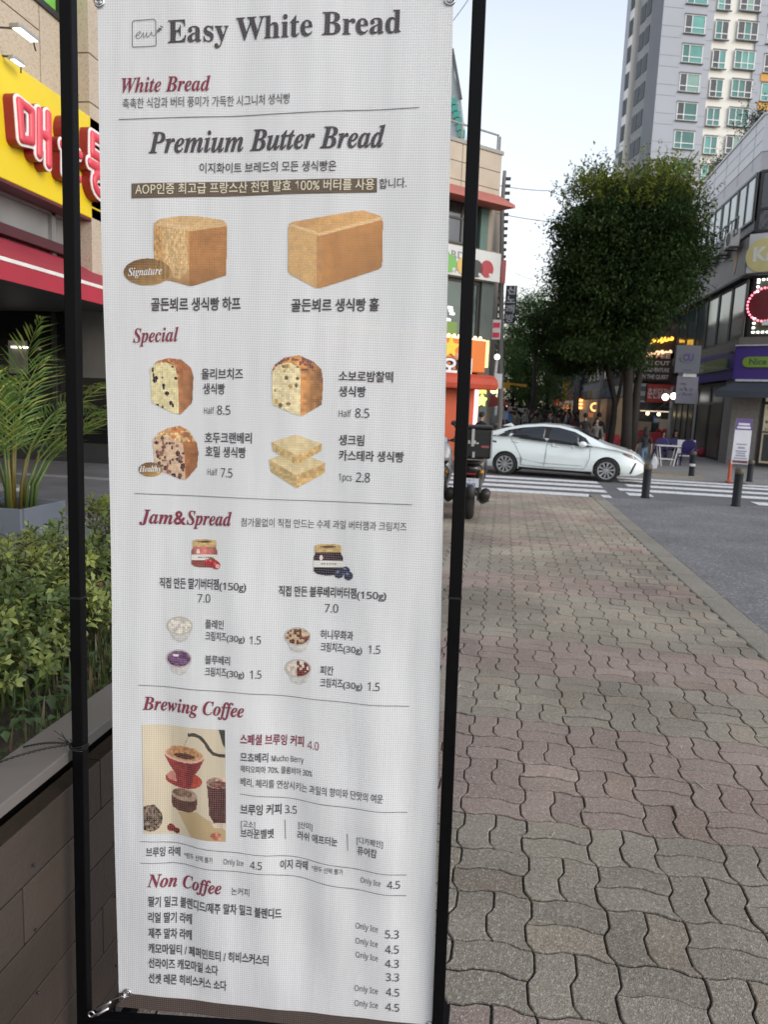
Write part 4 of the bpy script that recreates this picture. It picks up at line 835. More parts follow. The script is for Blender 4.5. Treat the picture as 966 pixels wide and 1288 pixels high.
for p0, p1 in ((bl, br_), (ends[0][1] - (0, 0, .013), ends[1][1] - (0, 0, .013))):
    d = (p1 - p0) / np.linalg.norm(p1 - p0); mb = MB(); mb.bar(p0 + d * TW / 2, p1 - d * TW / 2, TW); P0(mb, 'crossbar', blk, .002, par=fr)
# --- snap hooks at the corners
def hook(lab, p0, p1):
    p0, p1 = np.array(p0), np.array(p1); t = thing('snap_hook', lab, 'hook', p0, 0, 'snap hooks stretching the banner')
    d = p1 - p0; L = np.linalg.norm(d); d /= L; n = NRM; s = np.cross(d, n)
    q = lambda f, k: tuple(d * L * f + s * k + n * .004)
    mb = MB(); mb.tube([q(.42, -.004), q(.72, -.006), q(.92, -.003), q(.98, .002), q(.9, .006), q(.76, .006)], .0018, 8); mb.build('hook_wire', steel, t, smooth=True)
    mb = MB(); mb.tube([q(.22, -.002), q(.26, -.003), q(.6, -.004), q(.64, -.003)], [.003, .0052, .0052, .003], 10); mb.build('sleeve', steel, t, smooth=True)
    mb = MB(); mb.tube([q(.1, .006), q(.2, .007), q(.5, .007)], [.004, .0042, .0035], 8); mb.build('tail', steel, t, smooth=True)
    mb = MB(); mb.torus(M_(q(.05, 0), d, s, n), .0065, .002, 20, 6); mb.build('ring', steel, t, smooth=True)
hook('silver snap hook clipped to the lower left frame corner and banner grommet', onplane(113, 1275, .013), onplane(158, 1251, .004))
hook('silver snap hook clipped to the lower right frame corner and banner grommet', onplane(548, 1303, .013), onplane(542, 1292, .004))
hook('silver snap hook joining the top left grommet to the frame upright', onplane(98, -30, .013), onplane(123, 1, .004))
hook('silver snap hook joining the top right grommet to the frame upright', onplane(598, -30, .013), onplane(567, 0, .004))
# --- wire tie round the left upright
tw = thing('wire_tie', 'twisted black wire tying the left upright back to the planter cap', 'wire', onplane(99, 935))
f0, _, _ = ends[0]; cz = onplane(99, 938)
mb = MB(); c = onplane(99, 938, 0) ; R = TW * .62
for k in range(3):
    path = []
    for i in range(26):
        a = 2 * PI * i / 25; rr = R * (1.05 + .1 * math.sin(3 * a + k)); sq = 1 / max(abs(math.cos(a)), abs(math.sin(a))) ** .6
        path.append(c + PU * rr * sq * math.cos(a) + PN * rr * sq * math.sin(a) + np.array([0, 0, .004 * (k - 1) + .002 * math.sin(2 * a + k)]))
    mb.tube(path, .0013, 6)
P0(mb, 'loop', mat('black_wire', (.012, .012, .013), .35, metal=.3), par=tw, smooth=True)
for y1, z1, x1 in ((1.30, PZ + .004, -1.01), (1.38, PZ + .004, -1.0)):
    mb = MB(); s = c + (-TW * .6, 0, .002); e = np.array([x1, y1, z1]); 
    for ph in (0, PI):
        mb.tube([s + (e - s) * f + np.array([0, math.cos(f * 46 + ph), math.sin(f * 46 + ph)]) * .0022 * (1 - f * .3) + (0, 0, .006 * math.sin(PI * f)) for f in np.linspace(0, 1, 44)], .0012, 5)
    P0(mb, 'twisted_strand', MATS['black_wire'], par=tw, smooth=True)
mb = MB()
for k in range(7):
    a = RNG.normal(0, 1, 3) * .35 + (-.5, -.3, .9); mb.tube([c + (-TW * .55, -.006, .004), c + (-TW * .55, -.006, .004) + a * .016, c + (-TW * .55, -.006, .004) + a * .03 + RNG.normal(0, .003, 3)], .0007, 4)
P0(mb, 'loose_end', MATS['black_wire'], par=tw)

# ================================================================== BUILDINGS ACROSS THE CROSSING
class Face:
    """A wall plane: o = lower left corner seen from outside, x = unit vector along it, n = outward normal."""
    def __init__(s, o, ang):
        s.o = np.array(o, float); s.x = np.array([math.cos(ang), math.sin(ang), 0]); s.n = np.array([s.x[1], -s.x[0], 0]); s.ang = ang
    def p(s, u, z, d=0.): return s.o * (1, 1, 0) + s.x * u + s.n * d + np.array([0, 0, z])
    def box(s, mb, u0, u1, z0, z1, d0, d1, col=None):
        return mb.prism([s.p(u0, z0, d0), s.p(u1, z0, d0), s.p(u1, z1, d0), s.p(u0, z1, d0)], s.n * (d1 - d0), col)
    def hit(s, px, py, d=0.):
        r = ray(px, py); q = s.o + s.n * d; t = ((q - EYE) @ s.n) / (r @ s.n); h = EYE + r * t; return (h - q) @ s.x, h[2]
    def letters(s, mb, text, u, z, width=None, height=1., bold=.012, d=.02, centre=False, depth=.0, col=None):
        return letters(mb, text, s.p(u, z, d), s.x, (0, 0, 1), width, height, bold, depth, col, centre)
def win(f, par, u0, u1, z0, z1, gm, fm, nv=1, nh=0, d=.0, t=.05, hz=None, sill=None, name='window'):
    """A framed window standing proud of the wall: frame with its pane as a sub-part."""
    mb = MB(); f.box(mb, u0, u1, z0, z0 + t, d, d + .06); f.box(mb, u0, u1, z1 - t, z1, d, d + .06)
    us = np.linspace(u0, u1, nv + 2)
    for i, u in enumerate(us):
        w = t if 0 < i < nv + 1 else t; a = min(max(u - w / 2, u0), u1 - w); f.box(mb, a, a + w, z0 + t + .002, z1 - t - .002, d, d + .055)
    if hz is not None: f.box(mb, u0 + t, u1 - t, hz - t / 2, hz + t / 2, d, d + .058)
    o = P0(mb, name, fm, par=par)
    mb = MB(); f.box(mb, u0 + .01, u1 - .01, z0 + .01, z1 - .01, d - .03, d + .018); P0(mb, 'pane', gm, par=o)
    return o
concrete = speckle('concrete_panel', (.29, .28, .275), (.38, .37, .36), 18, .8, .15, .35, .1)
pale_panel = mat('pale_panel', (.44, .43, .46), .5, .06, 1.5)
dark_frame = MATS['dark_frame']; dk = glass('window_dark', (.03, .033, .036), .05); sky_glass = glass('window_sky', (.16, .19, .18), .04); green_glass = glass('window_green', (.035, .06, .052), .06)
purple = mat('fascia_purple', (.05, .02, .20), .4, .06, 2); lime = mat('lime_green', (.19, .31, .03), .4, .05, 2)
# ---------- convenience store corner building on the right
RX, RY = 8.93, 31.32
cv = thing('corner_building', 'three storey grey corner building with the purple shop fascia', 'building', (RX, RY, gz(31)))
side = Face((RX, 43.0, 0), -PI / 2)                       # faces the shopping street (-X); u grows towards the viewer
front = Face((RX, RY, 0), math.radians(-31))              # chamfered corner face
LU = 43.0 - RY; G0 = gz(32) - .1
mb = MB(); mb.prism([(RX + .32, 43, G0), (RX + .32, RY + .2, G0), (RX + 7, RY - 3.6, G0), (RX + 12, RY, G0), (RX + 12, 43, G0)], (0, 0, 12.7 - G0)); P0(mb, 'wall', concrete, par=cv)
mb = MB()
for f, U in ((side, LU), (front, 7.5)):
    f.box(mb, 0 if f is front else 0, U, 11.45, 12.75, -.3, 0); f.box(mb, 0, U, 12.75, 12.83, -.35, .05)
P0(mb, 'parapet', mat('parapet_panel', (.60, .60, .64), .5, .05, 1.2), par=cv)
mb = MB()
for z in (11.85, 12.3): side.box(mb, 0, LU, z, z + .02, .001, .006)
for u in np.arange(1.2, LU, 1.9): side.box(mb, u, u + .02, 11.0, 12.75, .001, .006)
P0(mb, 'panel_joint', mat('joint_grey', (.16, .16, .18), .7), par=cv)
mb = MB(); side.box(mb, 0, LU, 10.75, 11.44, -.3, -.02); front.box(mb, 0, 7.5, 10.78, 11.44, -.3, -.03); P0(mb, 'upper_band', pale_panel, par=cv)
mb = MB(); front.box(mb, .55, 7.5, 11.3, 13.1, .0, .12); P0(mb, 'sign_back', mat('lilac_panel', (.40, .38, .45), .5, .05, 1.5), par=cv)
# third floor: slanting ribbon of windows, rails and air conditioners
for k in range(5): win(side, cv, .25 + k * 2.28, .25 + (k + 1) * 2.28 - .06, 8.95, 10.74, glass('window_mirror', (.30, .33, .31), .03), dark_frame, 1, hz=None, t=.09, d=.0)
for k in range(3): win(front, cv, .1 + k * 2.4, .1 + (k + 1) * 2.4 - .05, 8.5, 10.76, dk, dark_frame, 0, hz=9.35, t=.09)
mb = MB(); side.box(mb, 0, LU, 8.6, 8.95, -.3, -.02); P0(mb, 'spandrel', mat('spandrel_dark', (.13, .13, .14), .5), par=cv)
mb = MB()
side.box(mb, .2, LU - .1, 9.12, 9.17, .5, .55); side.box(mb, .2, LU - .1, 8.5, 8.55, .5, .55)
for u in np.arange(.2, LU - .1, .42): side.box(mb, u, u + .035, 8.55, 9.12, .505, .54)
P0(mb, 'railing', dark_frame, par=cv)
acm = mat('ac_white', (.52, .51, .49), .5, .12, 3); acd = mat('ac_grille', (.06, .06, .06), .6)
ac0 = None
for k, u in enumerate((10.7, 9.1, 7.4, 5.6, 3.6)):
    if ac0 is None:
        ac0 = thing('air_conditioner', '', 'air conditioner', side.p(u, 8.12, .45), 0, 'air conditioners under the third floor rail')
        mb = MB(); mb.box((0, 0, .33), (.34, .85, .62)); mb.build('casing', acm, ac0, bevel=.02)
        mb = MB(); mb.lathe([(.0, -.001), (.24, -.001), (.25, .012), (.22, .014)], M_((-.172, -.08, .33), (0, 1, 0), (0, 0, 1), (-1, 0, 0))); mb.build('fan_grille', acd, ac0)
        mb = MB(); mb.bx(-.18, .5, -.36, -.32, -.03, .015); mb.bx(-.18, .5, .32, .36, -.03, .015); mb.build('bracket', acd, ac0); q = ac0
    else: q = dup(ac0, None, side.p(u, 8.12, .45))
    q['label'] = ['white air conditioner under the railing closest to the white sign band', 'second air conditioner from the white sign band, under the railing', 'middle air conditioner of the row under the railing', 'fourth air conditioner from the white sign band, by the tree crown', 'last air conditioner of the row, behind the tree crown'][k]
# white sign band between second and third floor
mb = MB(); side.box(mb, 0, LU, 6.95, 8.36, -.3, .14); P0(mb, 'grey_band', mat('band_stone', (.30, .285, .265), .6, .14, 1.5), par=cv)
mb = MB(); front.box(mb, -.02, 7.5, 6.98, 8.42, -.3, .22); P0(mb, 'white_band', mat('band_white', (.56, .55, .55), .5, .04, 2), par=cv)
u, z = front.hit(961, 321, .22); mb = MB(); n = 40; mb.prism([front.p(u + .62 * math.cos(2 * PI * i / n), z + .62 * math.sin(2 * PI * i / n), .221) for i in range(n)], front.n * .03); P0(mb, 'round_emblem', mat('emblem_yellow', (.62, .53, .24), .4, .1, 2), par=cv)
mb = MB(); front.letters(mb, 'K', u - .36, z - .2, height=.72, bold=.04, d=.257); front.letters(mb, 'e', u + .08, z - .2, height=.6, bold=.04, d=.257); P0(mb, 'emblem_lettering', mat('emblem_cream', (.70, .68, .60), .4), par=cv)
u, z = side.hit(926, 328, .14); mb = MB(); mb.prism([side.p(u + .25 * math.cos(i * PI / 4) * (1 - .2 * (i % 2)), z + .55 * math.sin(i * PI / 4), .141) for i in range(8)], side.n * .02); P0(mb, 'faded_mark', mat('faded_orange', (.40, .22, .15), .5), par=cv)
mb = MB(); side.box(mb, 0, LU, 6.86, 6.95, -.3, .2); front.box(mb, -.02, 7.5, 6.9, 6.978, -.3, .26); P0(mb, 'soffit_edge', mat('soffit_dark', (.05, .05, .05), .6), par=cv)
# second floor glazing
for k in range(6): win(side, cv, .2 + k * 1.9, .2 + (k + 1) * 1.9 - .05, 4.5, 6.84, green_glass if k < 5 else dk, dark_frame, 0, t=.1, d=-.1)
win(front, cv, .25, 3.6, 4.6, 6.88, glass('window_olive', (.075, .085, .05), .08), dark_frame, 0, t=.1, d=-.05); win(front, cv, 3.7, 7.3, 4.6, 6.88, dk, dark_frame, 0, t=.1, d=-.05)
mb = MB(); bulbs = [(u, 4.78) for u in np.arange(.42, 3.5, .17)] + [(u, 6.74) for u in np.arange(.42, 3.5, .17)] + [(.42, z) for z in np.arange(4.95, 6.7, .17)]
for u, z in bulbs: front.box(mb, u - .045, u + .045, z - .035, z + .035, .02, .05)
lb = P0(mb, 'light_string', glow('led_white', (1, 1, .98), 1.8), par=cv); lb['kind'] = 'stuff'
u, z = front.hit(963, 383, .05)
rs = thing('round_sign', 'round dark red window sign edged with pink light beads', 'sign', front.p(u, z, .05))
mb = MB(); mb.prism([front.p(u + .55 * math.cos(2 * PI * i / 32), z + .55 * math.sin(2 * PI * i / 32), .03) for i in range(32)], front.n * .04); P0(mb, 'disc', mat('disc_wine', (.16, .012, .02), .35), par=rs)
mb = MB()
for i in range(30): mb.ell(front.p(u + .62 * math.cos(2 * PI * i / 30), z + .62 * math.sin(2 * PI * i / 30), .07), (.045, .045, .045), 8, 5)
P0(mb, 'bead_ring', glow('led_pink', (1, .22, .3), 1.3), par=rs)
mb = MB(); front.box(mb, u - .02, u + .7, z - .78, z - .6, .1, .12); P0(mb, 'name_plate', mat('plate_white', (.75, .75, .75), .4), par=rs)
mb = MB(); side.box(mb, 0, LU, 4.1, 4.5, -.3, .05); front.box(mb, -.03, 7.5, 4.25, 4.6, -.3, .08); P0(mb, 'brown_band', mat('band_brown', (.155, .13, .115), .6, .1, 2), par=cv)
# purple fascia
mb = MB(); side.box(mb, LU - 6.2, LU, 2.98, 4.1, -.3, .16); front.box(mb, -.09, 7.5, 2.98, 4.25, -.3, .2); P0(mb, 'purple_fascia', purple, par=cv)
mb = MB(); front.box(mb, -.09, 7.5, 4.25, 4.29, -.2, .3); front.box(mb, .05, 7.5, 2.9, 2.975, -.2, .32); P0(mb, 'fascia_edge', mat('edge_white', (.6, .6, .62), .4), par=cv)
def pill(f, u0, u1, z0, z1, d0, d1):
    r = (z1 - z0) / 2; c = (z0 + z1) / 2; P = [(u1 - r + r * math.cos(a), c + r * math.sin(a)) for a in np.linspace(-PI / 2, PI / 2, 9)] + [(u0 + r + r * math.cos(a), c + r * math.sin(a)) for a in np.linspace(PI / 2, 1.5 * PI, 9)]
    mb = MB(); mb.prism([f.p(a, b, d0) for a, b in P], f.n * (d1 - d0)); return mb
u0, zt = front.hit(936, 449, .2); u1 = u0 + 3.6; zb = front.hit(936, 462, .2)[1]
P0(pill(front, u0, u1, zb, zt, .201, .29), 'lime_sign', lime, par=cv)
mb = MB(); front.letters(mb, 'Nice to', u0 + .24, zb + .1, height=.33, bold=.03, d=.293); front.letters(mb, 'CU', u0 + 1.75, zb + .08, height=.42, bold=.04, d=.293); P0(mb, 'sign_lettering', mat('letter_green', (.05, .10, .05), .5), par=cv)
ua, za_ = side.hit(882, 462, .16); ub, zb_ = side.hit(916, 457, .16)
P0(pill(side, ua, ub, zb_ - .26, zb_ + .22, .161, .25), 'lime_sign', mat('lime_shop', (.13, .19, .04), .4), par=cv)
mb = MB(); side.letters(mb, 'CU', ua + .35, zb_ - .16, height=.4, bold=.05, d=.255); P0(mb, 'sign_lettering', mat('letter_pale', (.42, .45, .40), .5), par=cv)
# ground floor
speckle('column_stone', (.25, .235, .22), (.33, .32, .3), 26, .8, .1, .4, .08)
mb = MB(); side.box(mb, LU - 1.35, LU, G0, 2.98, -.3, 0); front.box(mb, -.05, .95, G0, 2.9, -.3, .02); P0(mb, 'column', MATS['column_stone'], par=cv)
for a, b in ((0, .55), (LU - 6.2, LU - 5.75)): mb = MB(); side.box(mb, a, b, G0, 2.98, -.3, 0); P0(mb, 'column', MATS['column_stone'], par=cv)
mb = MB(); front.box(mb, 6.5, 7.5, G0, 2.9, -.3, .02); P0(mb, 'column', MATS['column_stone'], par=cv); 0 and (speckle('column_stone', (.25, .235, .22), (.33, .32, .3), 26, .8, .1, .4, .08))
lit = mat('shop_interior', (.30, .27, .22), .6, .5, 2.2, emit=(.9, .75, .5), estr=.10)
win(side, cv, LU - 5.7, LU - 3.6, G0 + .12, 2.9, mat('shop_glass', (.10, .095, .085), .3, .4, 1.2, spec=.35), dark_frame, 0, hz=2.05, t=.11, d=-.05); win(side, cv, LU - 3.55, LU - 1.4, G0 + .12, 2.9, mat('shop_glass', None), dark_frame, 0, hz=2.05, t=.11, d=-.05)
win(side, cv, .6, LU - 6.3, G0 + .12, 2.9, mat('shop_glass', None), dark_frame, 3, hz=2.05, t=.1, d=-.05)
win(front, cv, 1.0, 3.7, G0 + .1, 2.85, lit, dark_frame, 0, hz=2.1, t=.12, d=-.15); win(front, cv, 3.75, 6.45, G0 + .1, 2.85, lit, dark_frame, 0, hz=2.1, t=.12, d=-.15)
mb = MB(); front.box(mb, 1.15, 3.6, .95, 1.02, -.1, -.04); front.box(mb, 1.2, 2.6, G0 + .3, .9, -.1, -.06)
P0(mb, 'counter', mat('counter_grey', (.05, .06, .06), .4), par=cv)
for k in range(26):
    pass
mb = MB()
for r in range(4):
    for k in range(22):
        if RNG.random() < .7: u = 1.2 + .11 * k; h = RNG.uniform(.08, .2); front.box(mb, u, u + .08, 1.05 + .27 * r, 1.05 + .27 * r + h, -.128, -.12, tuple(RNG.choice([(.4, .3, .2), (.25, .08, .06), (.35, .33, .3), (.08, .08, .1), (.42, .38, .2)])))
o = P0(mb, 'shelf_goods', mat('goods', (0, 0, 0), .5, attr='col'), par=cv); o['kind'] = 'stuff'
mb = MB(); front.box(mb, 1.3, 3.5, 2.52, 2.58, -.12, -.06); P0(mb, 'strip_light_or_reflection', glow('shop_light', (1, .93, .8), 1.5), par=cv)
ag = thing('shop_awning', 'slate grey folded awning over the corner shop door', 'awning', front.p(2, 2.6, .3))
mb = MB(); mb.prism([front.p(.0, 2.88, .22), front.p(-.35, 2.5, 1.35), front.p(-.35, 2.26, 1.38), front.p(-.33, 2.26, 1.34), front.p(.02, 2.8, .2)], front.x * 7.2); P0(mb, 'canopy', mat('awning_slate', (.042, .05, .065), .7, .1, 3), par=ag)
mb = MB(); 
for u in (.3, 3.4, 6.4): mb.bar(front.p(u, 2.6, .2), front.p(u - .3, 2.42, 1.3), .04)
P0(mb, 'arm', dark_frame, par=ag)
# blade sign with the shop's initials and a cloth banner below it on one bracket
def plate(px0, py0, px1, py1, Y, th=.14):
    a, b = atY(px0, py0, Y), atY(px1, py1, Y); return a[0], b[0], b[2], a[2]
x0, x1, z0, z1 = plate(851, 434, 879, 470, 31.6)
bs = thing('blade_sign', 'grey box sign reading CU beside the purple fascia', 'sign', (x0, 31.6, z0))
mb = MB(); mb.bx(x0, x1, 31.5, 31.75, z0, z1); P0(mb, 'panel', mat('sign_grey', (.115, .125, .15), .45, .05, 3), .015, par=bs)
xf = Face((x0, 31.5, 0), 0); w = x1 - x0
P0(pill(xf, w * .18, w * .82, z0 + .38 * (z1 - z0), z0 + .66 * (z1 - z0), .001, .02), 'oval_outline', mat('sign_olive', (.11, .14, .07), .4), par=bs)
P0(pill(xf, w * .205, w * .795, z0 + .40 * (z1 - z0), z0 + .64 * (z1 - z0), .004, .026), 'oval_face', MATS['sign_grey'], par=bs)
mb = MB(); xf.letters(mb, 'CU', w * .5, z0 + .445 * (z1 - z0), width=w * .44, height=.36, bold=.07, d=.03, centre=True); xf.box(mb, w * .32, w * .66, z0 + .1, z0 + .13, .001, .01); P0(mb, 'sign_lettering', mat('letter_violet', (.06, .035, .16), .4), par=bs)
mb = MB(); mb.bx(x1 - .1, RX + .05, 31.58, 31.66, z0 + .2, z0 + .28); mb.bx(x1 - .1, RX + .05, 31.58, 31.66, z1 - .28, z1 - .2); P0(mb, 'bracket', dark_frame, par=bs)
x0, x1, z0, z1 = plate(852.5, 473, 876, 508, 31.6)
cb = thing('cloth_banner', 'pale grey hanging cloth banner with brush lettering below the CU sign', 'banner', (x0, 31.6, z0))
mb = MB(); mb.bx(x0, x1, 31.6, 31.62, z0, z1); P0(mb, 'cloth', mat('banner_lilac', (.19, .185, .225), .7, .1, 3), par=cb)
mb = MB(); mb.bx(x0 + .2, x1 - .1, 31.57, 31.6, z1 - .02, z1 + .12); P0(mb, 'top_rail', mat('rail_white', (.6, .6, .62), .4), par=cb)
xf = Face((x0, 31.6, 0), 0); mb = MB(); w = x1 - x0
for r in range(3):
    for k in range(5 if r else 3):
        a = w * (.2 + .13 * k) + RNG.normal(0, .01); z = z1 - (.3 + .2 * r)
        for q in range(3): c = np.array([a + RNG.uniform(-.04, .05), z + RNG.uniform(-.06, .06)]); d = RNG.normal(0, .035, 2); mb.bar(xf.p(*(c - d), .004), xf.p(*(c + d), .004), .022, .004)
P0(mb, 'brush_lettering', mat('ink_black', (.03, .03, .035), .6), par=cb)

# ---------- tower block behind
tw_ = thing('apartment_tower', 'tall pale blue grey apartment tower with teal windows', 'building', (10, 70, 0))
k7 = 70 / 80.
c0 = np.array([12.54 * k7, 70., 0]); TA = math.radians(15); tf = Face(c0, TA)                    # front; its left edge is the corner
blu = mat('tower_blue_grey', (.40, .42, .47), .7, .05, .3); cream = mat('tower_cream', (.80, .78, .72), .7, .05, .3); wht = mat('tower_white', (.82, .82, .82), .7, .05, .3); bei = mat('tower_beige', (.58, .54, .50), .7, .05, .3)
teal = [mat('window_teal_a', (.12, .34, .31), .35, .3, .5, spec=.3), mat('window_teal_b', (.075, .20, .185), .35, .3, .5, spec=.3), mat('window_grey', (.07, .075, .085), .35, .3, .5, spec=.3), mat('window_pale', (.22, .36, .32), .35, .3, .5, spec=.3)]
wf = mat('window_white', (.72, .73, .73), .4)
H = 64
uA = tf.hit(899.5, 15)[0]; uB = tf.hit(955.5, 15)[0]
mb = MB(); tf.box(mb, 0, uA, -3, H, -8, 0); tf.box(mb, uB, uB + 7, -3, H, -8, 0); P0(mb, 'blue_wall', blu, par=tw_)
mb = MB(); tf.box(mb, uA + .001, uB - .001, -3, H, -8, -.15); P0(mb, 'cream_wall', cream, par=tw_)
u_o = tf.hit(962, 100)[0]; mb = MB()
# storey pitch read from the windows
zA = [tf.hit(876, y)[1] for y in (19.4, 56.5, 93.2, 129.6, 166.3)]; pitch = (zA[0] - zA[-1]) / 4
def tower_win(u0, u1, zc, kind, nv, split):
    h = pitch * .29; gl = [teal[i] for i in kind]; w = (u1 - u0); us = [u0 + w * q for q in split]
    mb = MB(); t = .07
    tf.box(mb, u0 - t, u1 + t, zc + h, zc + h + t, -.02, .06); tf.box(mb, u0 - t, u1 + t, zc - h - t, zc - h, -.02, .06); tf.box(mb, u0, u1, zc - .38 * h - t / 2, zc - .38 * h + t / 2, -.02, .055)
    for a in [u0 - t] + [q - t / 2 for q in us[1:-1]] + [u1]: tf.box(mb, a, a + t, zc - h, zc + h, -.02, .05)
    o = P0(mb, 'window', wf, par=tw_)
    for i in range(len(us) - 1):
        mb = MB(); tf.box(mb, us[i], us[i + 1], zc - .38 * h, zc + h, -.1, .015); tf.box(mb, us[i], us[i + 1], zc - h, zc - .38 * h - .001, -.1, .012); P0(mb, 'pane', gl[i % len(gl)], par=o)
    mb = MB(); tf.box(mb, u0 - .15, u1 + .15, zc - h - t - .07, zc - h - t - .002, -.02, .16); P0(mb, 'sill', mat('sill_grey', (.13, .14, .15), .6), par=o)
    mb = MB(); tf.box(mb, u0 - .1, u1 + .1, zc + h + t + .002, zc + h + t + .07, -.02, .12); P0(mb, 'lintel', MATS['sill_grey'], par=o)
cols = []
for xa, xb, split in ((862, 886, (0, .34, 1)), (901, 916, (0, .5, 1)), (929, 953, (0, .33, .67, 1)), (967, 985, (0, .5, 1))):
    a, b = tf.hit(xa, 38)[0], tf.hit(xb, 38)[0]; cols.append((a, b, split))
ref = [tf.hit(879, 30)[1], tf.hit(908, 37)[1], tf.hit(940, 36)[1], tf.hit(972, 40)[1]]
zc0 = [tf.hit(874, 31)[1], tf.hit(905, 38)[1], tf.hit(939, 39)[1], tf.hit(972, 44)[1]]
for ci, (a, b, split) in enumerate(cols):
    for fl in range(-2, 7):
        zc = zc0[ci] - fl * pitch
        kinds = [RNG.choice([2, 2, 1]), RNG.choice([0, 0, 1, 3]), RNG.choice([0, 1, 2])][:max(2, len(split) - 1)]
        if RNG.random() < .35: kinds = kinds[::-1]
        tower_win(a, b, zc, kinds, 1, split)
for fl in range(1, 7): zc = zc0[3] - fl * pitch; mb = MB(); tf.box(mb, cols[3][0] - .25, cols[3][1] + .3, zc - pitch * .62, zc - pitch * .36, .0, .05); P0(mb, 'orange_panel', mat('tower_orange', (.62, .32, .06), .6, .05, 1), par=tw_)
mb = MB()
for fl in range(-3, 8):
    for dz in (-.5, -.12): zz = zc0[0] - fl * pitch + dz * pitch; tf.box(mb, .02, cols[0][0] - .25, zz, zz + .035, .001, .012); tf.box(mb, cols[0][1] + .25, uA - .02, zz, zz + .035, .001, .012); tf.box(mb, uB + .02, cols[3][0] - .3, zz, zz + .035, .001, .012)
P0(mb, 'panel_joint', mat('tower_joint', (.25, .26, .29), .7), par=tw_)
# side: stepped bays running away from the corner
xs_px = [836, 822, 808, 800, 795]; sd_dir = np.array([-math.sin(TA), math.cos(TA), 0]); ts = []
for xp in xs_px:
    r = ray(xp, 0); k = r[0] / r[1]; ts.append((c0[0] - k * c0[1]) / (sd_dir[1] * k - sd_dir[0]))
sf = Face(c0 + sd_dir * ts[-1], math.atan2(-sd_dir[1], -sd_dir[0])); TT = ts[-1]
for (a, b), m_, nm in zip(zip(ts[:-1], ts[1:]), (blu, wht, bei, wht), ('blue_bay', 'white_bay', 'beige_bay', 'white_bay')):
    mb = MB(); sf.box(mb, TT - b, TT - a - .002, -3, H, -3, 0); P0(mb, nm, m_, par=tw_)
for lo, hi in ((ts[1], ts[2]), (ts[3], ts[4])):
    for fl in range(-4, 8):
        zc = zc0[0] - fl * pitch; mid = [lo + (hi - lo) * q for q in (.06, .42, .52, .94)]
        for a, b in ((mid[0], mid[1]), (mid[2], mid[3])):
            mb = MB(); sf.box(mb, TT - b, TT - a, zc - .5, zc + .9, -.05, .05); P0(mb, 'side_window', mat('side_glass', (.05, .06, .07), .5, spec=.2), par=tw_)

# ---------- billiard hall and orange snack bar on the left corner
LY = 28.0; le = atY(632, 195, LY); ang = math.radians(43); LWd = 7.2
lf = Face((le[0] - math.cos(ang) * LWd, LY - math.sin(ang) * LWd, 0), ang)      # u = LWd at the right edge
lb_ = thing('billiard_building', 'beige three storey corner building with a billiards sign and orange snack bar', 'building', (-3, 26, gz(26)))
GL = gz(26) - .2
def zl(px, py, d=0.): return lf.hit(px, py, d)[1]
ztop = zl(631, 195)
p_r = lf.p(LWd, 0); p_l = lf.p(0, 0)
mb = MB(); mb.prism([p_l + (0, 0, GL) - lf.n * .3, p_r + (0, 0, GL) - lf.n * .3, (p_r[0], 40, GL), (-14, 40, GL), (-14, p_l[1], GL)], (0, 0, ztop - .1 - GL)); P0(mb, 'wall', mat('left_wall', (.33, .28, .22), .8, .1, 1), par=lb_)
zr = zl(628, 262); mb = MB(); nU = 4
for i in range(nU):
    for j in range(3): a, b = i * LWd / nU, (i + 1) * LWd / nU; c, d = zr + (ztop - zr) * j / 3, zr + (ztop - zr) * (j + 1) / 3; lf.box(mb, a + .012, b - .012, c + .012, d - .012, -.3, 0)
P0(mb, 'stone_panel', mat('left_stone', (.47, .40, .31), .7, .1, 1.4, .1, 40), par=lb_)
mb = MB(); lf.box(mb, -.05, LWd + .05, ztop, ztop + .12, -.35, .04); P0(mb, 'coping', mat('coping', (.30, .29, .26), .6), par=lb_)
mb = MB()
for z in (.62, ): lf.box(mb, 0, LWd - .15, ztop + z, ztop + z + .05, -.1, -.05)
for u in np.arange(.1, LWd, 1.75): lf.box(mb, u, u + .05, ztop + .12, ztop + .62, -.1, -.05)
lf.box(mb, LWd - .2, LWd - .15, ztop + .12, ztop + .67, -.1, -.05); P0(mb, 'roof_railing', mat('rail_grey', (.22, .22, .20), .5), par=lb_)
z_a, z_b = zl(620, 256), zl(627, 262)
mb = MB(); mb.prism([lf.p(-.1, zr + .42, .0), lf.p(-.1, zr - .05, .85), lf.p(-.1, zr - .16, .87), lf.p(-.1, zr - .1, .0)], lf.x * (LWd + .08)); P0(mb, 'eaves_awning', mat('eaves_red', (.42, .13, .10), .7, .1, 2), par=lb_)
z3t, z3b = zr - .12, zl(628, 318)
for i in range(3): win(lf, lb_, .05 + i * 2.1, .05 + (i + 1) * 2.1 - .08, z3b + .05, z3t, dk, dark_frame, 2, hz=z3b + .9, t=.07, d=-.12)
mb = MB(); lf.box(mb, 6.4, 6.75, z3b, z3t, -.2, .0); P0(mb, 'curtain', mat('curtain_green', (.10, .17, .15), .7), par=lb_)
zs1, zs0 = zl(626, 321), zl(627, 357)
mb = MB(); lf.box(mb, 0, LWd + .05, zs1, z3b, -.25, .02); P0(mb, 'brown_band', mat('left_band', (.24, .185, .16), .7), par=lb_)
mb = MB(); lf.box(mb, -.2, LWd + .02, zs0, zs1, -.2, .25); P0(mb, 'white_sign', mat('billiard_white', (.58, .585, .57), .5, .05, 2), par=lb_)
zc_ = (zs0 + zs1) / 2
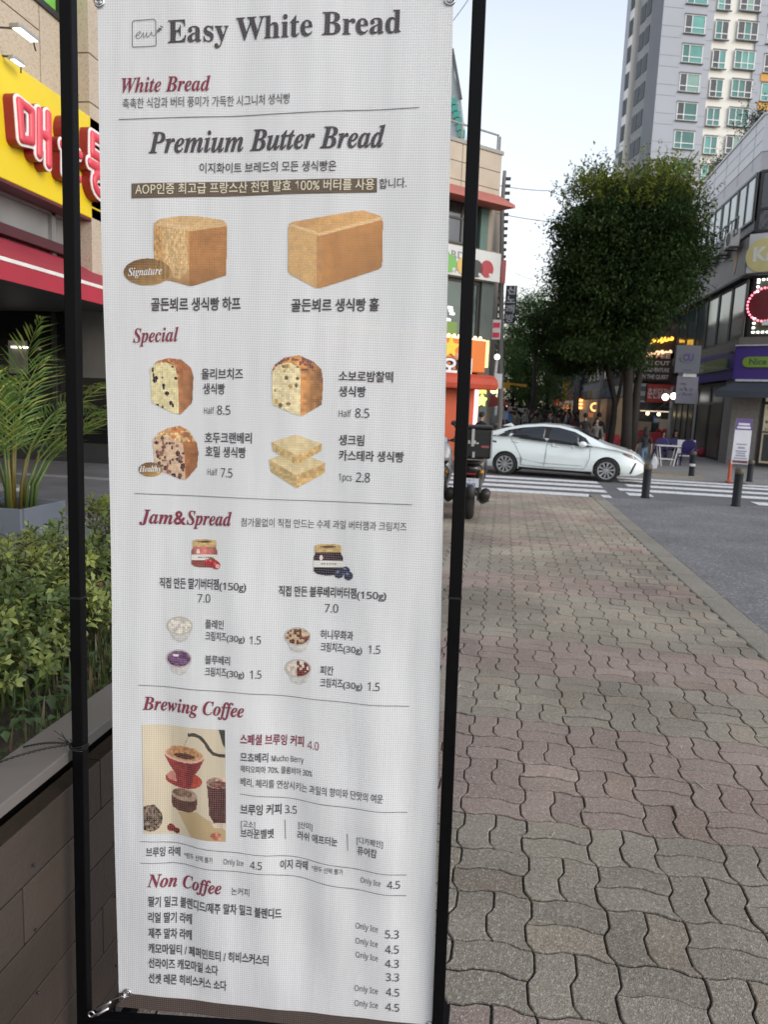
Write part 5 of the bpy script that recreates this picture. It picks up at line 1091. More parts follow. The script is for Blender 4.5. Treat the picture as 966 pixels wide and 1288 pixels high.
for px, py, c, nm in ((566, 331, (.13, .38, .07), 'green_ball'), (583, 335, (.60, .38, .10), 'amber_ball'), (599, 338, (.015, .015, .018), 'black_ball'), (612.5, 338.5, (.36, .02, .035), 'red_ball')):
    u, z = lf.hit(px, py, .25); mb = MB(); R = .40 * (zs1 - zs0) * .75; mb.prism([lf.p(u + R * math.cos(a), z + R * math.sin(a), .252) for a in np.linspace(0, 2 * PI, 28, endpoint=False)], lf.n * .02); P0(mb, nm, mat(nm, c, .4, .05, 2), par=lb_)
    mb = MB(); lf.box(mb, u + R * .35, u + R * .75, z - R * .8, z - R * .45, .273, .28); P0(mb, 'ball_glint', MATS['billiard_white'], par=lb_)
u0 = lf.hit(567, 317, .25)[0]; u1 = lf.hit(577, 317, .25)[0]
mb = MB(); lf.letters(mb, 'BILLIARDS', u0 - 1.25, zs1 - .42, width=2.1, height=.34, bold=.01, d=.254); lf.letters(mb, '당구클럽', u0 - .1, zs0 + .1, width=.95, height=.24, bold=.01, d=.254); P0(mb, 'sign_lettering', mat('letter_grey', (.16, .16, .17), .5), par=lb_)
z2b = zl(620, 437)
win(lf, lb_, .1, 3.4, z2b + .1, zs0 - .05, green_glass, dark_frame, 1, t=.08, d=-.15); win(lf, lb_, 3.5, 6.6, z2b + .1, zs0 - .05, green_glass, dark_frame, 1, t=.08, d=-.15)
mb = MB(); lf.box(mb, .2, 3.3, z2b + .15, z2b + .85, -.08, -.05); lf.box(mb, 3.6, 5.6, z2b + .15, z2b + .75, -.08, -.05); P0(mb, 'green_film', mat('film_green', (.13, .24, .05), .5, .15, 2), par=lb_)
mb = MB()
for k, (px, py) in enumerate(((566, 387), (567, 391), (568.5, 394.5), (563.5, 402))): u, z = lf.hit(px, py, -.1); lf.box(mb, u - .09, u + .09, z - .04, z + .04, -.1, -.07)
P0(mb, 'ceiling_light', glow('ceiling_lamp', (1, 1, 1), 1.3), par=lb_)
mb = MB(); lf.box(mb, 6.62, LWd, GL, zs0, -.25, .0); P0(mb, 'corner_pier', mat('left_pier', (.07, .09, .085), .6, .2, 1.5), par=lb_)
# orange snack bar
zo1, zo0 = zl(622, 430, .5), zl(620, 470, .5)
ob = thing('snack_bar_sign', 'orange lit fascia box with a yellow star and string of bulbs', 'sign', lf.p(3, zo0, .3))
mb = MB(); lf.box(mb, -.3, 6.55, zo0, zo1, .01, .5); P0(mb, 'fascia', mat('fascia_orange', (.66, .155, .01), .4, .15, .7, emit=(1, .25, .02), estr=.06), .03, par=ob)
mb = MB()
for u in np.arange(-.2, 6.5, .24): mb.ell(lf.p(u, zo1 + .07, .46), (.065, .065, .065), 8, 5)
lf.box(mb, -.3, 6.5, zo1 + .001, zo1 + .03, .42, .5); o = P0(mb, 'bulb_string', glow('bulb_warm', (1, .72, .38), 1.5), par=ob)
mb = MB(); lf.box(mb, 6.57, 6.68, zo0 + .2, zo1 + .02, .2, .5); P0(mb, 'light_edge', glow('edge_warm', (1, .62, .25), .8), par=ob)
u, z = lf.hit(566, 437, .5); st = [(u + (.42 if i % 2 == 0 else .2) * math.cos(PI / 2 + i * PI / 5), z + (.42 if i % 2 == 0 else .2) * math.sin(PI / 2 + i * PI / 5)) for i in range(10)]
mb = MB(); mb.prism([lf.p(a, b, .502) for a, b in st], lf.n * .05); P0(mb, 'star', mat('star_yellow', (.80, .58, .04), .4), par=ob)
mb = MB(); mb.ell(lf.p(u + .25, z - .3, .53), (.16, .06, .13)); P0(mb, 'pink_blob', mat('blob_pink', (.75, .33, .22), .4), par=ob)
for nm, bo, d, m_ in (('letter_backing', .09, .51, mat('backing_black', (.015, .012, .015), .5)), ('lettering', .035, .56, mat('letter_bright', (.75, .75, .78), .4))):
    mb = MB(); u, z = lf.hit(557, 457, .5); lf.letters(mb, '오떡', u - .1, z - .3, width=1.35, height=.62, bold=bo, d=d, depth=.03); P0(mb, nm, m_, par=ob)
oa = thing('snack_bar_awning', 'red orange rolled canopy of the snack bar below the orange fascia', 'awning', lf.p(3, zo0 - .3, .6))
mb = MB(); mb.prism([lf.p(-.3, zo0 - .06, .02), lf.p(-.3, zo0 - .08, .7), lf.p(-.3, zo0 - .2, .95), lf.p(-.3, zo0 - .42, 1.02), lf.p(-.3, zo0 - .62, .98), lf.p(-.3, zo0 - .55, .02)], lf.x * 7.1); P0(mb, 'canopy', mat('canopy_vermilion', (.46, .06, .025), .6, .15, 2), .06, par=oa)
zg = zo0 - .62
mb = MB(); lf.box(mb, 0, 1.0, GL, zg, -.2, .05); lf.box(mb, 3.3, 6.5, GL, zg, -.2, .1); lf.box(mb, 1.0, 3.3, GL, .75, -.2, .08); P0(mb, 'orange_wall', mat('wall_vermilion', (.52, .09, .03), .6, .12, 2), par=lb_)
win(lf, lb_, 1.0, 3.3, .76, zg - .05, glass('snack_glass', (.10, .11, .10), .1), mat('frame_vermilion', (.42, .07, .03), .5), 1, t=.12, d=-.05)
ns = thing('neon_tube', 'upright pink white neon tube on the orange snack bar wall', 'neon light', lf.p(4.9, .5, .2))
ut, zt_ = lf.hit(600.5, 482, .15); ub_, zb_ = lf.hit(597, 535, .15); mb = MB(); mb.tube([lf.p(ub_, max(zb_, GL + .2), .16), lf.p(ut, zt_, .16)], .075, 8); P0(mb, 'tube', glow('neon_pink', (1, .62, .66), .9), par=ns)
for k, (px, py) in enumerate(((607.5, 488), (606, 503.5))):
    u, z = lf.hit(px, py, .12); s = thing('star_light', ['glowing yellow star light, the upper one on the orange wall', 'glowing yellow star light, the lower one on the orange wall'][k], 'star light', lf.p(u, z, .12), 0, 'star lights on the snack bar')
    mb = MB(); mb.prism([lf.p(u + (.26 if i % 2 == 0 else .14) * math.cos(PI / 2 + i * PI / 5), z + (.26 if i % 2 == 0 else .14) * math.sin(PI / 2 + i * PI / 5), .105) for i in range(10)], lf.n * .06); P0(mb, 'star_body', glow('star_glow', (1, .85, .16), .85), .01, par=s)
# fire-escape pole, hanging clutter and signs on that corner
def blade(name, label, px0, py0, px1, py1, Y, col, text=None, tcol=(.8, .8, .8), em=0, vertical=False, es=0., cat='sign', bars=0, bcol=None):
    x0, x1, z0, z1 = plate(px0, py0, px1, py1, Y); t = thing(name, label, cat, (x0, Y, z0)); th = min(.25, (x1 - x0) * .5)
    mn = 'panel_%d_%d_%d' % tuple(int(c * 99) for c in col) + ('_lit' if es else '')
    mb = MB(); mb.bx(x0, x1, Y, Y + th, z0, z1); P0(mb, 'panel', glow(mn, col, es) if es else mat(mn, col, .5, .08, 2), .01, par=t)
    f = Face((x0, Y, 0), 0); w, h = x1 - x0, z1 - z0; tm = mat('sign_ink_%d_%d_%d' % tuple(int(c * 99) for c in tcol), tcol, .5)
    if text:
        if vertical:
            n = len(text); c = h / n
            for i, ch in enumerate(text): mb = MB(); f.letters(mb, ch, w * .12, z1 - c * (i + .86), width=w * .76, height=c * .92, bold=.04, d=.006); P0(mb, 'letter', tm, par=t)
        else:
            L = text.split('\n'); c = h / (len(L) + .3)
            for i, ln in enumerate(L): mb = MB(); f.letters(mb, ln, w * .5, z1 - c * (i + .95), width=w * .84 if not em else None, height=em or c * .8, bold=.025, d=.006, centre=True); P0(mb, 'letter_row', tm, par=t)
    if bars:
        tm = mat('sign_bar_%d_%d_%d' % tuple(int(c * 99) for c in (bcol or tcol)), bcol or tcol, .5) if not es else glow('sign_bar_lit_%d_%d' % (int((bcol or tcol)[0] * 99), int((bcol or tcol)[1] * 99)), bcol or tcol, 1.2)
        for i in range(bars): mb = MB(); f.box(mb, w * .1, w * .9, z1 - h * (i + .8) / bars, z1 - h * (i + .3) / bars, .002, .02); P0(mb, 'letter_bar', tm, par=t)
    return t
blade('blade_sign', 'dark vertical blade sign with four pale Korean letters against the sky', 637, 359, 648, 406, 36, (.05, .05, .06), '신노래방', (.62, .63, .68), vertical=True)
blade('blade_sign', 'white blade sign with two red marks beside the billiards building', 620, 402, 629, 427, 29, (.62, .61, .60), None, bars=2, bcol=(.65, .03, .08))
blade('blade_sign', 'narrow pink red upright sign on the corner below the eaves', 631.5, 327, 635.5, 356, 29.5, (.60, .17, .17))
blade('blade_sign', 'pale blue and white board hanging under the snack bar corner', 622, 470, 631, 489, 28.6, (.55, .60, .66), None, bars=1, bcol=(.6, .62, .66))
ep = thing('utility_pole', 'slim grey utility pole with brackets at the edge of the billiards building', 'pole', (-.02 * 30, 30, gz(30)))
pb = atY(632, 260, 30); pm = atY(629, 520, 30)
mb = MB(); mb.tube([(pm[0], 30, gz(30) - .1), (pm[0], 30, 1.5), (pb[0], 30, pb[2]), (pb[0] + .01, 30, pb[2] + 1.3)], [.11, .11, .08, .07], 10); P0(mb, 'shaft', mat('pole_grey', (.20, .19, .18), .8, .15, 2), par=ep, smooth=True)
mb = MB()
mb.bx(pb[0] + .04, pb[0] + .065, 29.97, 30.03, 3.5, 10.3)
for k in range(26): z = 3.6 + k * .26; mb.bx(pb[0] + .06, pb[0] + .26, 29.95, 30.05, z, z + .1)
P0(mb, 'ladder_rack', mat('rack_dark', (.07, .06, .06), .7), par=ep)
wl = thing('wall_lamp', 'white globe lamp on a pale post beside the orange fascia', 'lamp', atY(625, 450, 29)); q = atY(625.5, 449, 29)
mb = MB(); mb.ell(q, (.11, .11, .11)); P0(mb, 'globe', glow('globe_white', (1, .98, .94), 1.3), par=wl, smooth=True); mb = MB(); mb.tube([q - (0, 0, .15), atY(622.5, 475, 29)], .06, 8); P0(mb, 'stem', mat('stem_white', (.55, .56, .58), .5), par=wl)
mb = MB(); t = thing('market_awning', 'dark red awning tip and lit shop clutter behind the scooter rider', 'awning', atY(625, 500, 31))
a, b, c, d = atY(618, 496, 31), atY(640, 507, 31), atY(640, 510, 31), atY(614, 512, 31); mb.prism([a, b, c, d], (0, 2.2, 0)); P0(mb, 'canopy', mat('canopy_wine', (.13, .02, .03), .7), par=t)
mb = MB(); q = atY(616, 488, 30.6); mb.box(q, (.5, .1, .2)); P0(mb, 'red_light', glow('light_red', (1, .05, .05), .9), par=t)
mb = MB()
for k in range(3): q = atY(621 + 4 * k, 492 - k, 30.6); mb.ell(q, (.13, .1, .1), 8, 6)
P0(mb, 'warm_light', glow('light_yellow', (1, .85, .35), 1.5), par=t)
# far glass spire seen between banner and frame
dt = thing('glass_tower', 'distant grey glass tower with a slanting roof and teal rooftop letters', 'building', (-2, 60, 0))
P_ = [atY(*p, 58) for p in ((560, 60), (569, 62), (572, 95), (580, 125), (584, 175), (560, 172))]
mb = MB(); mb.prism([(p[0], 58, p[2]) for p in P_[:2]] + [(p[0], 58, p[2]) for p in P_[2:5]] + [(P_[4][0], 58, 0), (P_[0][0] - 3, 58, 0), (P_[0][0] - 3, 58, P_[0][2])], (0, 8, 0)); P0(mb, 'wall', mat('spire_glass', (.33, .38, .40), .3, .1, .4), par=dt)
mb = MB()
for k in range(6): q = atY(570 + 2.2 * k, 128 + 8 * k, 57.9); mb.box(q, (.45, .12, .5))
P0(mb, 'rooftop_letter', mat('letter_teal', (.07, .34, .28), .5), par=dt)
mb = MB(); mb.bar(P_[1] - (0, .05, 0), P_[3] - (0, .05, 0), .22); P0(mb, 'roof_edge', mat('edge_dark', (.1, .1, .1), .6), par=dt)

# ================================================================== DOWN THE SHOPPING STREET
def block_building(name, label, Y0, Y1, X0, X1, top, col, seed, rows=3, face='both', glassm=None):
    r = np.random.default_rng(seed); t = thing(name, label, 'building', (X0, Y0, gz(Y0)))
    m = mat('facade_%d' % seed, col, .75, .1, .8)
    mb = MB(); mb.bx(X0, X1, Y0, Y1, gz(Y1) - .5, top); P0(mb, 'wall', m, par=t)
    mb = MB(); mb.bx(X0 - .1, X1 + .1, Y0 - .1, Y1 + .1, top, top + .35); P0(mb, 'parapet', mat('parapet_%d' % seed, tuple(c * .8 for c in col), .7), par=t)
    fs = Face((X0, Y1, 0), -PI / 2); ff = Face((X0, Y0, 0), 0); fh = (top - 3.2) / max(1, rows)
    for f, U in ((fs, Y1 - Y0), (ff, X1 - X0)):
        n = max(1, int(U / 2.6))
        for i in range(rows):
            for k in range(n):
                a = U * (k + .15) / n; b = U * (k + .85) / n; win(f, t, a, b, 3.2 + fh * i + .5, 3.2 + fh * (i + 1) - .4, glassm or dk, dark_frame, 1, t=.08)
    for f, U in ((fs, Y1 - Y0), (ff, X1 - X0)):
        n = max(1, int(U / 3)); w = U / n
        for k in range(n):
            q = int(r.integers(6)); mb = MB(); f.box(mb, w * k + .12, w * (k + 1) - .12, gz(Y1) - .3, 2.35, .0, .06); P0(mb, 'shopfront', mat('shopfront_%d' % q, [(.05, .035, .03), (.03, .03, .032), (.10, .03, .025), (.07, .06, .05), (.035, .045, .05), (.12, .07, .04)][q], .35, .7, 2.5, emit=(1, .7, .45), estr=[.05, 0, .03, .08, 0, .05][q]), par=t)
            mb = MB(); f.box(mb, w * k + .1, w * (k + 1) - .1, 2.4, 3.05, .0, .2); q = int(r.integers(6)); P0(mb, 'shop_fascia', mat('fascia_%d' % q, [(.45, .42, .38), (.05, .05, .06), (.38, .07, .05), (.10, .10, .11), (.30, .20, .06), (.06, .12, .2)][q], .5, .1, 2), par=t)
    return t
block_building('shop_building', 'brown fronted shop building just past the corner store', 45.5, 56, 6.9, 17, 9.3, (.09, .07, .065), 1, 2)
block_building('shop_building', 'grey shop building with reddish trim behind the leaning tree trunk', 57, 70, 6.8, 14, 9.5, (.36, .355, .36), 2, 3)
block_building('shop_building', 'slate grey building carrying the dark blade sign and the red lit board', 71, 92, 6.4, 13, 9.2, (.30, .305, .32), 3, 3)
block_building('shop_building', 'furthest pale grey building on the right of the street', 93, 125, 6.1, 12, 9.5, (.42, .42, .43), 4, 3)
block_building('shop_building', 'furthest building on the left of the street behind the avenue trees', 52, 120, -12, -1.6, 10, (.25, .24, .23), 5, 3)
# white upper volume above the brown one
t = thing('roof_block', 'pale blue rooftop block above the yellow neon script', 'building', (8, 52, 9)); mb = MB(); mb.bx(7.3, 16, 50, 56, 9.68, 13.4); P0(mb, 'wall', mat('roof_block_pale', (.50, .53, .60), .6), par=t)
mb = MB(); mb.bx(7.28, 7.3, 50.5, 55.5, 10.5, 12.2); P0(mb, 'window', dk, par=t)
# brown text board, red board and neon script: facing the crossing
Yb = 45.2
blade('text_board', 'dark brown board with white capital lettering beyond the tree trunk', 796, 441, 845, 480, Yb, (.06, .038, .032), 'COFFEE\nMAKE OUT\nGOOD ADVENTURE\nALL IN THE QUEST', (.70, .68, .66))
blade('shop_board', 'red and white board with pale Korean letters under the brown text board', 813, 483, 848, 507, Yb - .1, (.50, .06, .05), '춘천닭갈비', (.72, .66, .66))
blade('shop_board', 'pale board with a dark drawing left of the red Korean board', 797, 482, 813, 506, Yb - .1, (.50, .50, .56), None, bars=2, bcol=(.12, .14, .13))
t = thing('neon_script', 'glowing yellow orange scribbled neon lettering above the brown text board', 'neon sign', atY(825, 430, Yb))
for line, (xa, xb, yy, am) in enumerate(((812, 848, 430, 3.2), (806, 846, 446, 2.4))):
    mb = MB(); pts = []
    for i in range(90): f = i / 89; pts.append(atY(xa + (xb - xa) * f + 1.6 * math.sin(f * 50), yy - 4 * f + am * math.sin(f * 44 + line) * (.6 + .4 * math.sin(f * 13)), Yb - .2))
    mb.tube(pts, .055, 5); P0(mb, 'neon_tube', glow('neon_amber', (1, .55, .06), 1.1) if line == 0 else glow('neon_peach', (1, .62, .35), .7), par=t)
mb = MB(); a, b = atY(803, 421, Yb), atY(850, 452, Yb); mb.bx(a[0], b[0], Yb, Yb + .15, b[2], a[2]); P0(mb, 'back_board', mat('neon_board', (.045, .035, .032), .6), par=t)
# canopy, globes and warm interior of the brown building
t = thing('shop_awning', 'small black awning beneath the red Korean board', 'awning', atY(830, 512, 44.5)); a, b, c = atY(826, 516, 44), atY(842, 506, 44), atY(851, 516, 44); mb = MB(); mb.prism([a, b, c], (0, 1.2, 0)); P0(mb, 'canopy', mat('canopy_black', (.015, .015, .018), .6), par=t)
for k, (px, py) in enumerate(((837.5, 499.5), (848, 498.2))):
    t = thing('globe_lamp', ['bright white globe lamp, the left of the pair by the red board', 'bright white globe lamp touching the edge of the pale cloth banner'][k], 'lamp', atY(px, py, 40), 0, 'globe lamps on the lamp post')
    mb = MB(); mb.ell(atY(px, py, 40), (.17, .17, .17), 20, 12); P0(mb, 'globe', glow('globe_lamp', (1, .98, .94), 2.0), par=t, smooth=True)
    mb = MB(); q = atY(px, py, 40); mb.tube([q - (0, 0, .2), q - (0, 0, .5), (atY(846, 505, 40)[0], 40, q[2] - .6)], .03, 6); P0(mb, 'arm', dark_frame, par=t)
t = thing('lamp_post', 'thin grey lamp post under the two white globes', 'lamp post', (atY(844, 560, 40)[0], 40, gz(40))); mb = MB(); q0, q1 = atY(842, 570, 40), atY(846, 506, 40); mb.tube([(q0[0], 40, gz(40) - .05), q1], [.09, .06], 10); P0(mb, 'shaft', mat('post_grey', (.25, .25, .26), .6), par=t)
for k, (px, py) in enumerate(((815, 520), (829, 521), (867, 522))):
    t = thing('pendant_lamp', ['small warm pendant lamp glowing left below the pale board', 'small warm pendant lamp glowing under the red Korean board', 'small warm lamp glowing just left of the corner store glass'][k], 'lamp', atY(px, py, 43.5)); mb = MB(); mb.ell(atY(px, py, 43.5), (.1, .1, .1), 10, 6); P0(mb, 'bulb', glow('pendant', (1, .78, .42), 2), par=t)
    mb = MB(); q = atY(px, py, 43.5); mb.tube([q + (0, 0, .08), q + (0, 0, .7)], .012, 5); P0(mb, 'cord', dark_frame, par=t)
mb = MB(); a, b = atY(806, 516, 44.9), atY(850, 519, 44.9); mb.bx(a[0], b[0], 44.8, 44.95, b[2], a[2]); t = tag(mb.build('light_strip', glow('strip_warm', (1, .8, .6), .5)), 'warm strip light over the open shopfront beyond the tree', 'light')
blade('poster', 'round blue and white poster in the open shopfront behind the woman', 823, 523, 831, 533, 44.7, (.10, .20, .42), None, bars=1, bcol=(.6, .62, .66))
# right row signs, from the trunk leftwards down the street
blade('blade_sign', 'black sign with white strokes above the red and yellow lit board', 729, 478, 746, 500.5, 69, (.02, .025, .045), None, (.7, .7, .7), bars=0)
xf_ = None
def marks(px0, py0, px1, py1, Y, n, col, name, label, m=None):
    t = thing(name, label, 'lettering', atY(px0, py1, Y)); a, b = atY(px0, py0, Y), atY(px1, py1, Y)
    for k in range(n):
        mb = MB(); c = np.array([a[0] + (b[0] - a[0]) * ((k % 3) + .5) / 3, Y - .05, a[2] + (b[2] - a[2]) * ((k // 3) + .5) / max(1, (n + 2) // 3)]); w = (b[0] - a[0]) / 3 * .7
        mb.box(c, (w, .05, w * .28)); mb.box(c + (w * .2 * (-1) ** k, 0, w * .1), (w * .25, .05, w * .9)); P0(mb, 'glyph', m or mat('glyph_white', col, .5), par=t)
marks(732, 482, 743, 497, 68.9, 6, (.72, .72, .72), 'painted_glyphs', 'white brush strokes on the black sign')
blade('lit_board', 'red and yellow lit board under the black sign', 727, 501, 744, 515.5, 68, (1, .18, .10), None, es=.8, bars=3, bcol=(1, .65, .15))
blade('blade_sign', 'bright yellow upright blade sign left of the concrete pole', 709, 478, 713.5, 503, 80, (.75, .48, .03), None)
blade('blade_sign', 'peach orange upright blade sign beside the yellow one', 714, 477, 720, 497, 78, (.60, .32, .16), None)
for k, (px, py, R) in enumerate(((748.5, 512, 4.4), (758, 512, 3.6), (766, 512, 3.6))):
    t = thing('ring_sign', ['bright orange glowing ring sign left of the leaning trunk', 'half hidden orange glowing ring sign in the middle of the three', 'dull grey ring sign closest to the leaning trunk'][k], 'sign', atY(px, py, 58)); q = atY(px, py, 58); rr = R * 58 / FPX
    mb = MB(); mb.torus(M_(q, (1, 0, 0), (0, 0, 1), (0, -1, 0)), rr, rr * .24, 24, 6); P0(mb, 'ring', glow('ring_amber', (1, .5, .16), 1.1 if k == 0 else .6) if k < 2 else mat('ring_grey', (.3, .3, .3), .5), par=t)
blade('blade_sign', 'dim grey board with rows of shop names at the top of the concrete pole', 732, 446, 749, 462, 70, (.07, .075, .08), None, bars=2, bcol=(.2, .2, .21))
for k, (px, py) in enumerate(((769.5, 442.5), (768, 451), (751, 452))): 
    t = thing('round_light', ['upper lilac round light between the two trunks', 'lower lilac round light between the two trunks', 'pale round light left of the leaning trunk'][k], 'light', atY(px, py, 60)); mb = MB(); mb.ell(atY(px, py, 60), (.18, .1, .2), 12, 8); P0(mb, 'disc', glow('light_lilac', (.75, .74, 1), 1.1), par=t)
blade('light_tube', 'short upright pale yellow light tube beside the main trunk', 779, 438, 781, 447, 58, (1, .93, .7), None, es=1.2, cat='light')
blade('shop_awning', 'orange canopy and posts of the stall left of the concrete pole', 703, 517, 722, 523, 74, (.55, .13, .04), None, cat='awning')
for k, (px, py, w_, h_, Y, c, es, nm) in enumerate(((700, 505, 6, 10, 88, (.62, .12, .06), .35, 'small red lit blade sign far down the right side of the street'), (706, 492, 4, 12, 84, (.20, .24, .32), 0, 'slim blue grey blade sign beside the yellow one'), (695, 500, 4, 14, 100, (.55, .55, .55), 0, 'white slim blade sign at the far end of the right row'), (722, 466, 6, 8, 80, (.10, .14, .30), 0, 'dark blue round cornered sign above the peach orange one'), (751, 470, 10, 14, 64, (.30, .29, .29), 0, 'grey window board between the concrete pole and the leaning trunk'), (756, 496, 12, 8, 60, (.26, .25, .26), 0, 'wide grey fascia board above the orange rings'), (712, 512, 8, 5, 76, (.75, .26, .08), .5, 'wide orange lit fascia over the stall left of the concrete pole'), (693, 521, 7, 5, 82, (.66, .30, .30), .3, 'pinkish lit shop window low at the far end of the right row'), (742, 522, 9, 6, 57.5, (.40, .13, .05), .4, 'amber lit shop window above the man in black'), (757, 524, 8, 8, 56.5, (.02, .025, .04), 0, 'dark navy board behind the person in grey'), (811, 536, 16, 12, 44.6, (.17, .13, .10), .10, 'dim warm display window behind the woman in black'), (838, 535, 14, 16, 44.6, (.20, .17, .14), .14, 'dim warm display window beside the corner store'), (688, 482, 4, 9, 96, (.32, .32, .33), 0, 'small grey blade sign under the street lamp'))):
    blade('shop_sign', nm, px - w_ / 2, py - h_ / 2, px + w_ / 2, py + h_ / 2, Y, c, None, es=es)
# concrete utility pole with a cross arm
up_ = thing('utility_pole', 'round concrete utility pole with a cross arm beside the leaning trunk', 'pole', (atY(724, 530, 62)[0], 62, gz(62)))
q0, q1 = atY(723, 540, 62), atY(729, 432, 62); mb = MB(); mb.tube([(q0[0], 62, gz(62) - .2), (q1[0], 62, q1[2])], [.26, .20], 12); P0(mb, 'shaft', mat('pole_concrete', (.21, .205, .195), .85, .12, 1), par=up_, smooth=True)
mb = MB(); mb.bar(atY(704, 458, 62), atY(746, 452, 62), .14); mb.bar(atY(712, 446, 62), atY(733, 440, 62), .12); P0(mb, 'cross_arm', mat('arm_grey', (.22, .22, .2), .6), par=up_)
mb = MB(); q = atY(717, 449, 61.8); mb.ell(q, (.5, .3, .4)); P0(mb, 'green_lamp', mat('lamp_olive', (.42, .45, .12), .4), par=up_)
# signal gantry, stall, street lamp on the far side
sgn = thing('traffic_arm', 'yellow traffic signal arm crossing the street in front of the avenue trees', 'traffic signal', atY(650, 484, 46)); mb = MB(); mb.bar(atY(633, 482, 46), atY(663, 485, 46), .13); P0(mb, 'arm', mat('signal_yellow', (.62, .33, .02), .5), par=sgn)
mb = MB(); mb.box(atY(637.5, 485.5, 45.8), (.42, .3, .26)); mb.box(atY(658, 485, 45.8), (.4, .3, .16)); P0(mb, 'signal_head', MATS['signal_yellow'], .02, par=sgn)
yp = thing('street_pole', 'thin yellow pole beside the avenue trees', 'pole', atY(689, 525, 66)); a, b = atY(689, 525, 66), atY(689.5, 507, 66); mb = MB(); mb.bar(a - (0, 0, .6), b, .2); P0(mb, 'shaft', MATS['signal_yellow'], par=yp)
blade('stall_canopy', 'white and pink striped market stall canopy behind the car roof', 648, 513, 667, 519, 52, (.58, .56, .56), None, cat='stall'); blade('stall_canopy', 'pink end panel of the market stall canopy', 639, 511.5, 648, 517.5, 52, (.60, .35, .35), None, cat='stall')
for k, (px, py) in enumerate(((635, 523), (642, 526), (630, 515))): blade('stall_crate', ['blue crate stack by the snack bar corner', 'bright blue box under the stall canopy', 'pale patterned poster stand near the snack bar corner'][k], px - 3, py - 6, px + 4, py + 5, 34 + 6 * k, [(.20, .25, .38), (.08, .2, .45), (.42, .42, .47)][k], None, cat='box')
sl_ = thing('street_lamp', 'small grey street lamp head reaching over the street on the right', 'lamp', atY(690, 490, 80)); mb = MB(); mb.bar(atY(700, 486, 80), atY(688, 490, 80), .12); P0(mb, 'arm', MATS['arm_grey'], par=sl_); mb = MB(); mb.ell(atY(689, 490.5, 80), (.4, .2, .14)); P0(mb, 'head', mat('lamp_pale', (.6, .6, .58), .4), par=sl_)
# overhead wires
for k, (a, b, sag) in enumerate((((500, 195, 24), (692, 240, 34), .25), ((500, 232, 26), (720, 281, 36), .25), ((545, 55, 16), (597, -12, 16), .05), ((648, 343, 60), (672, 352, 60), .05), ((690, 240, 34), (905, 285, 34), .3))):
    p, q = atY(*a), atY(*b); mb = MB(); mb.tube([p + (q - p) * f - (0, 0, sag * 4 * f * (1 - f)) for f in np.linspace(0, 1, 14)], .014 if a[2] > 20 else .008, 5)
    tag(mb.build('overhead_wire', mat('wire_grey', (.10, .10, .11), .6)), ['thin wire crossing from the billiards building to the tree, upper one', 'thin wire crossing to the tree, lower one of the two', 'short wire in the sky between banner and frame', 'faint wire by the dark vertical blade sign', 'faint wire crossing in front of the big tree crown'][k], 'wire')

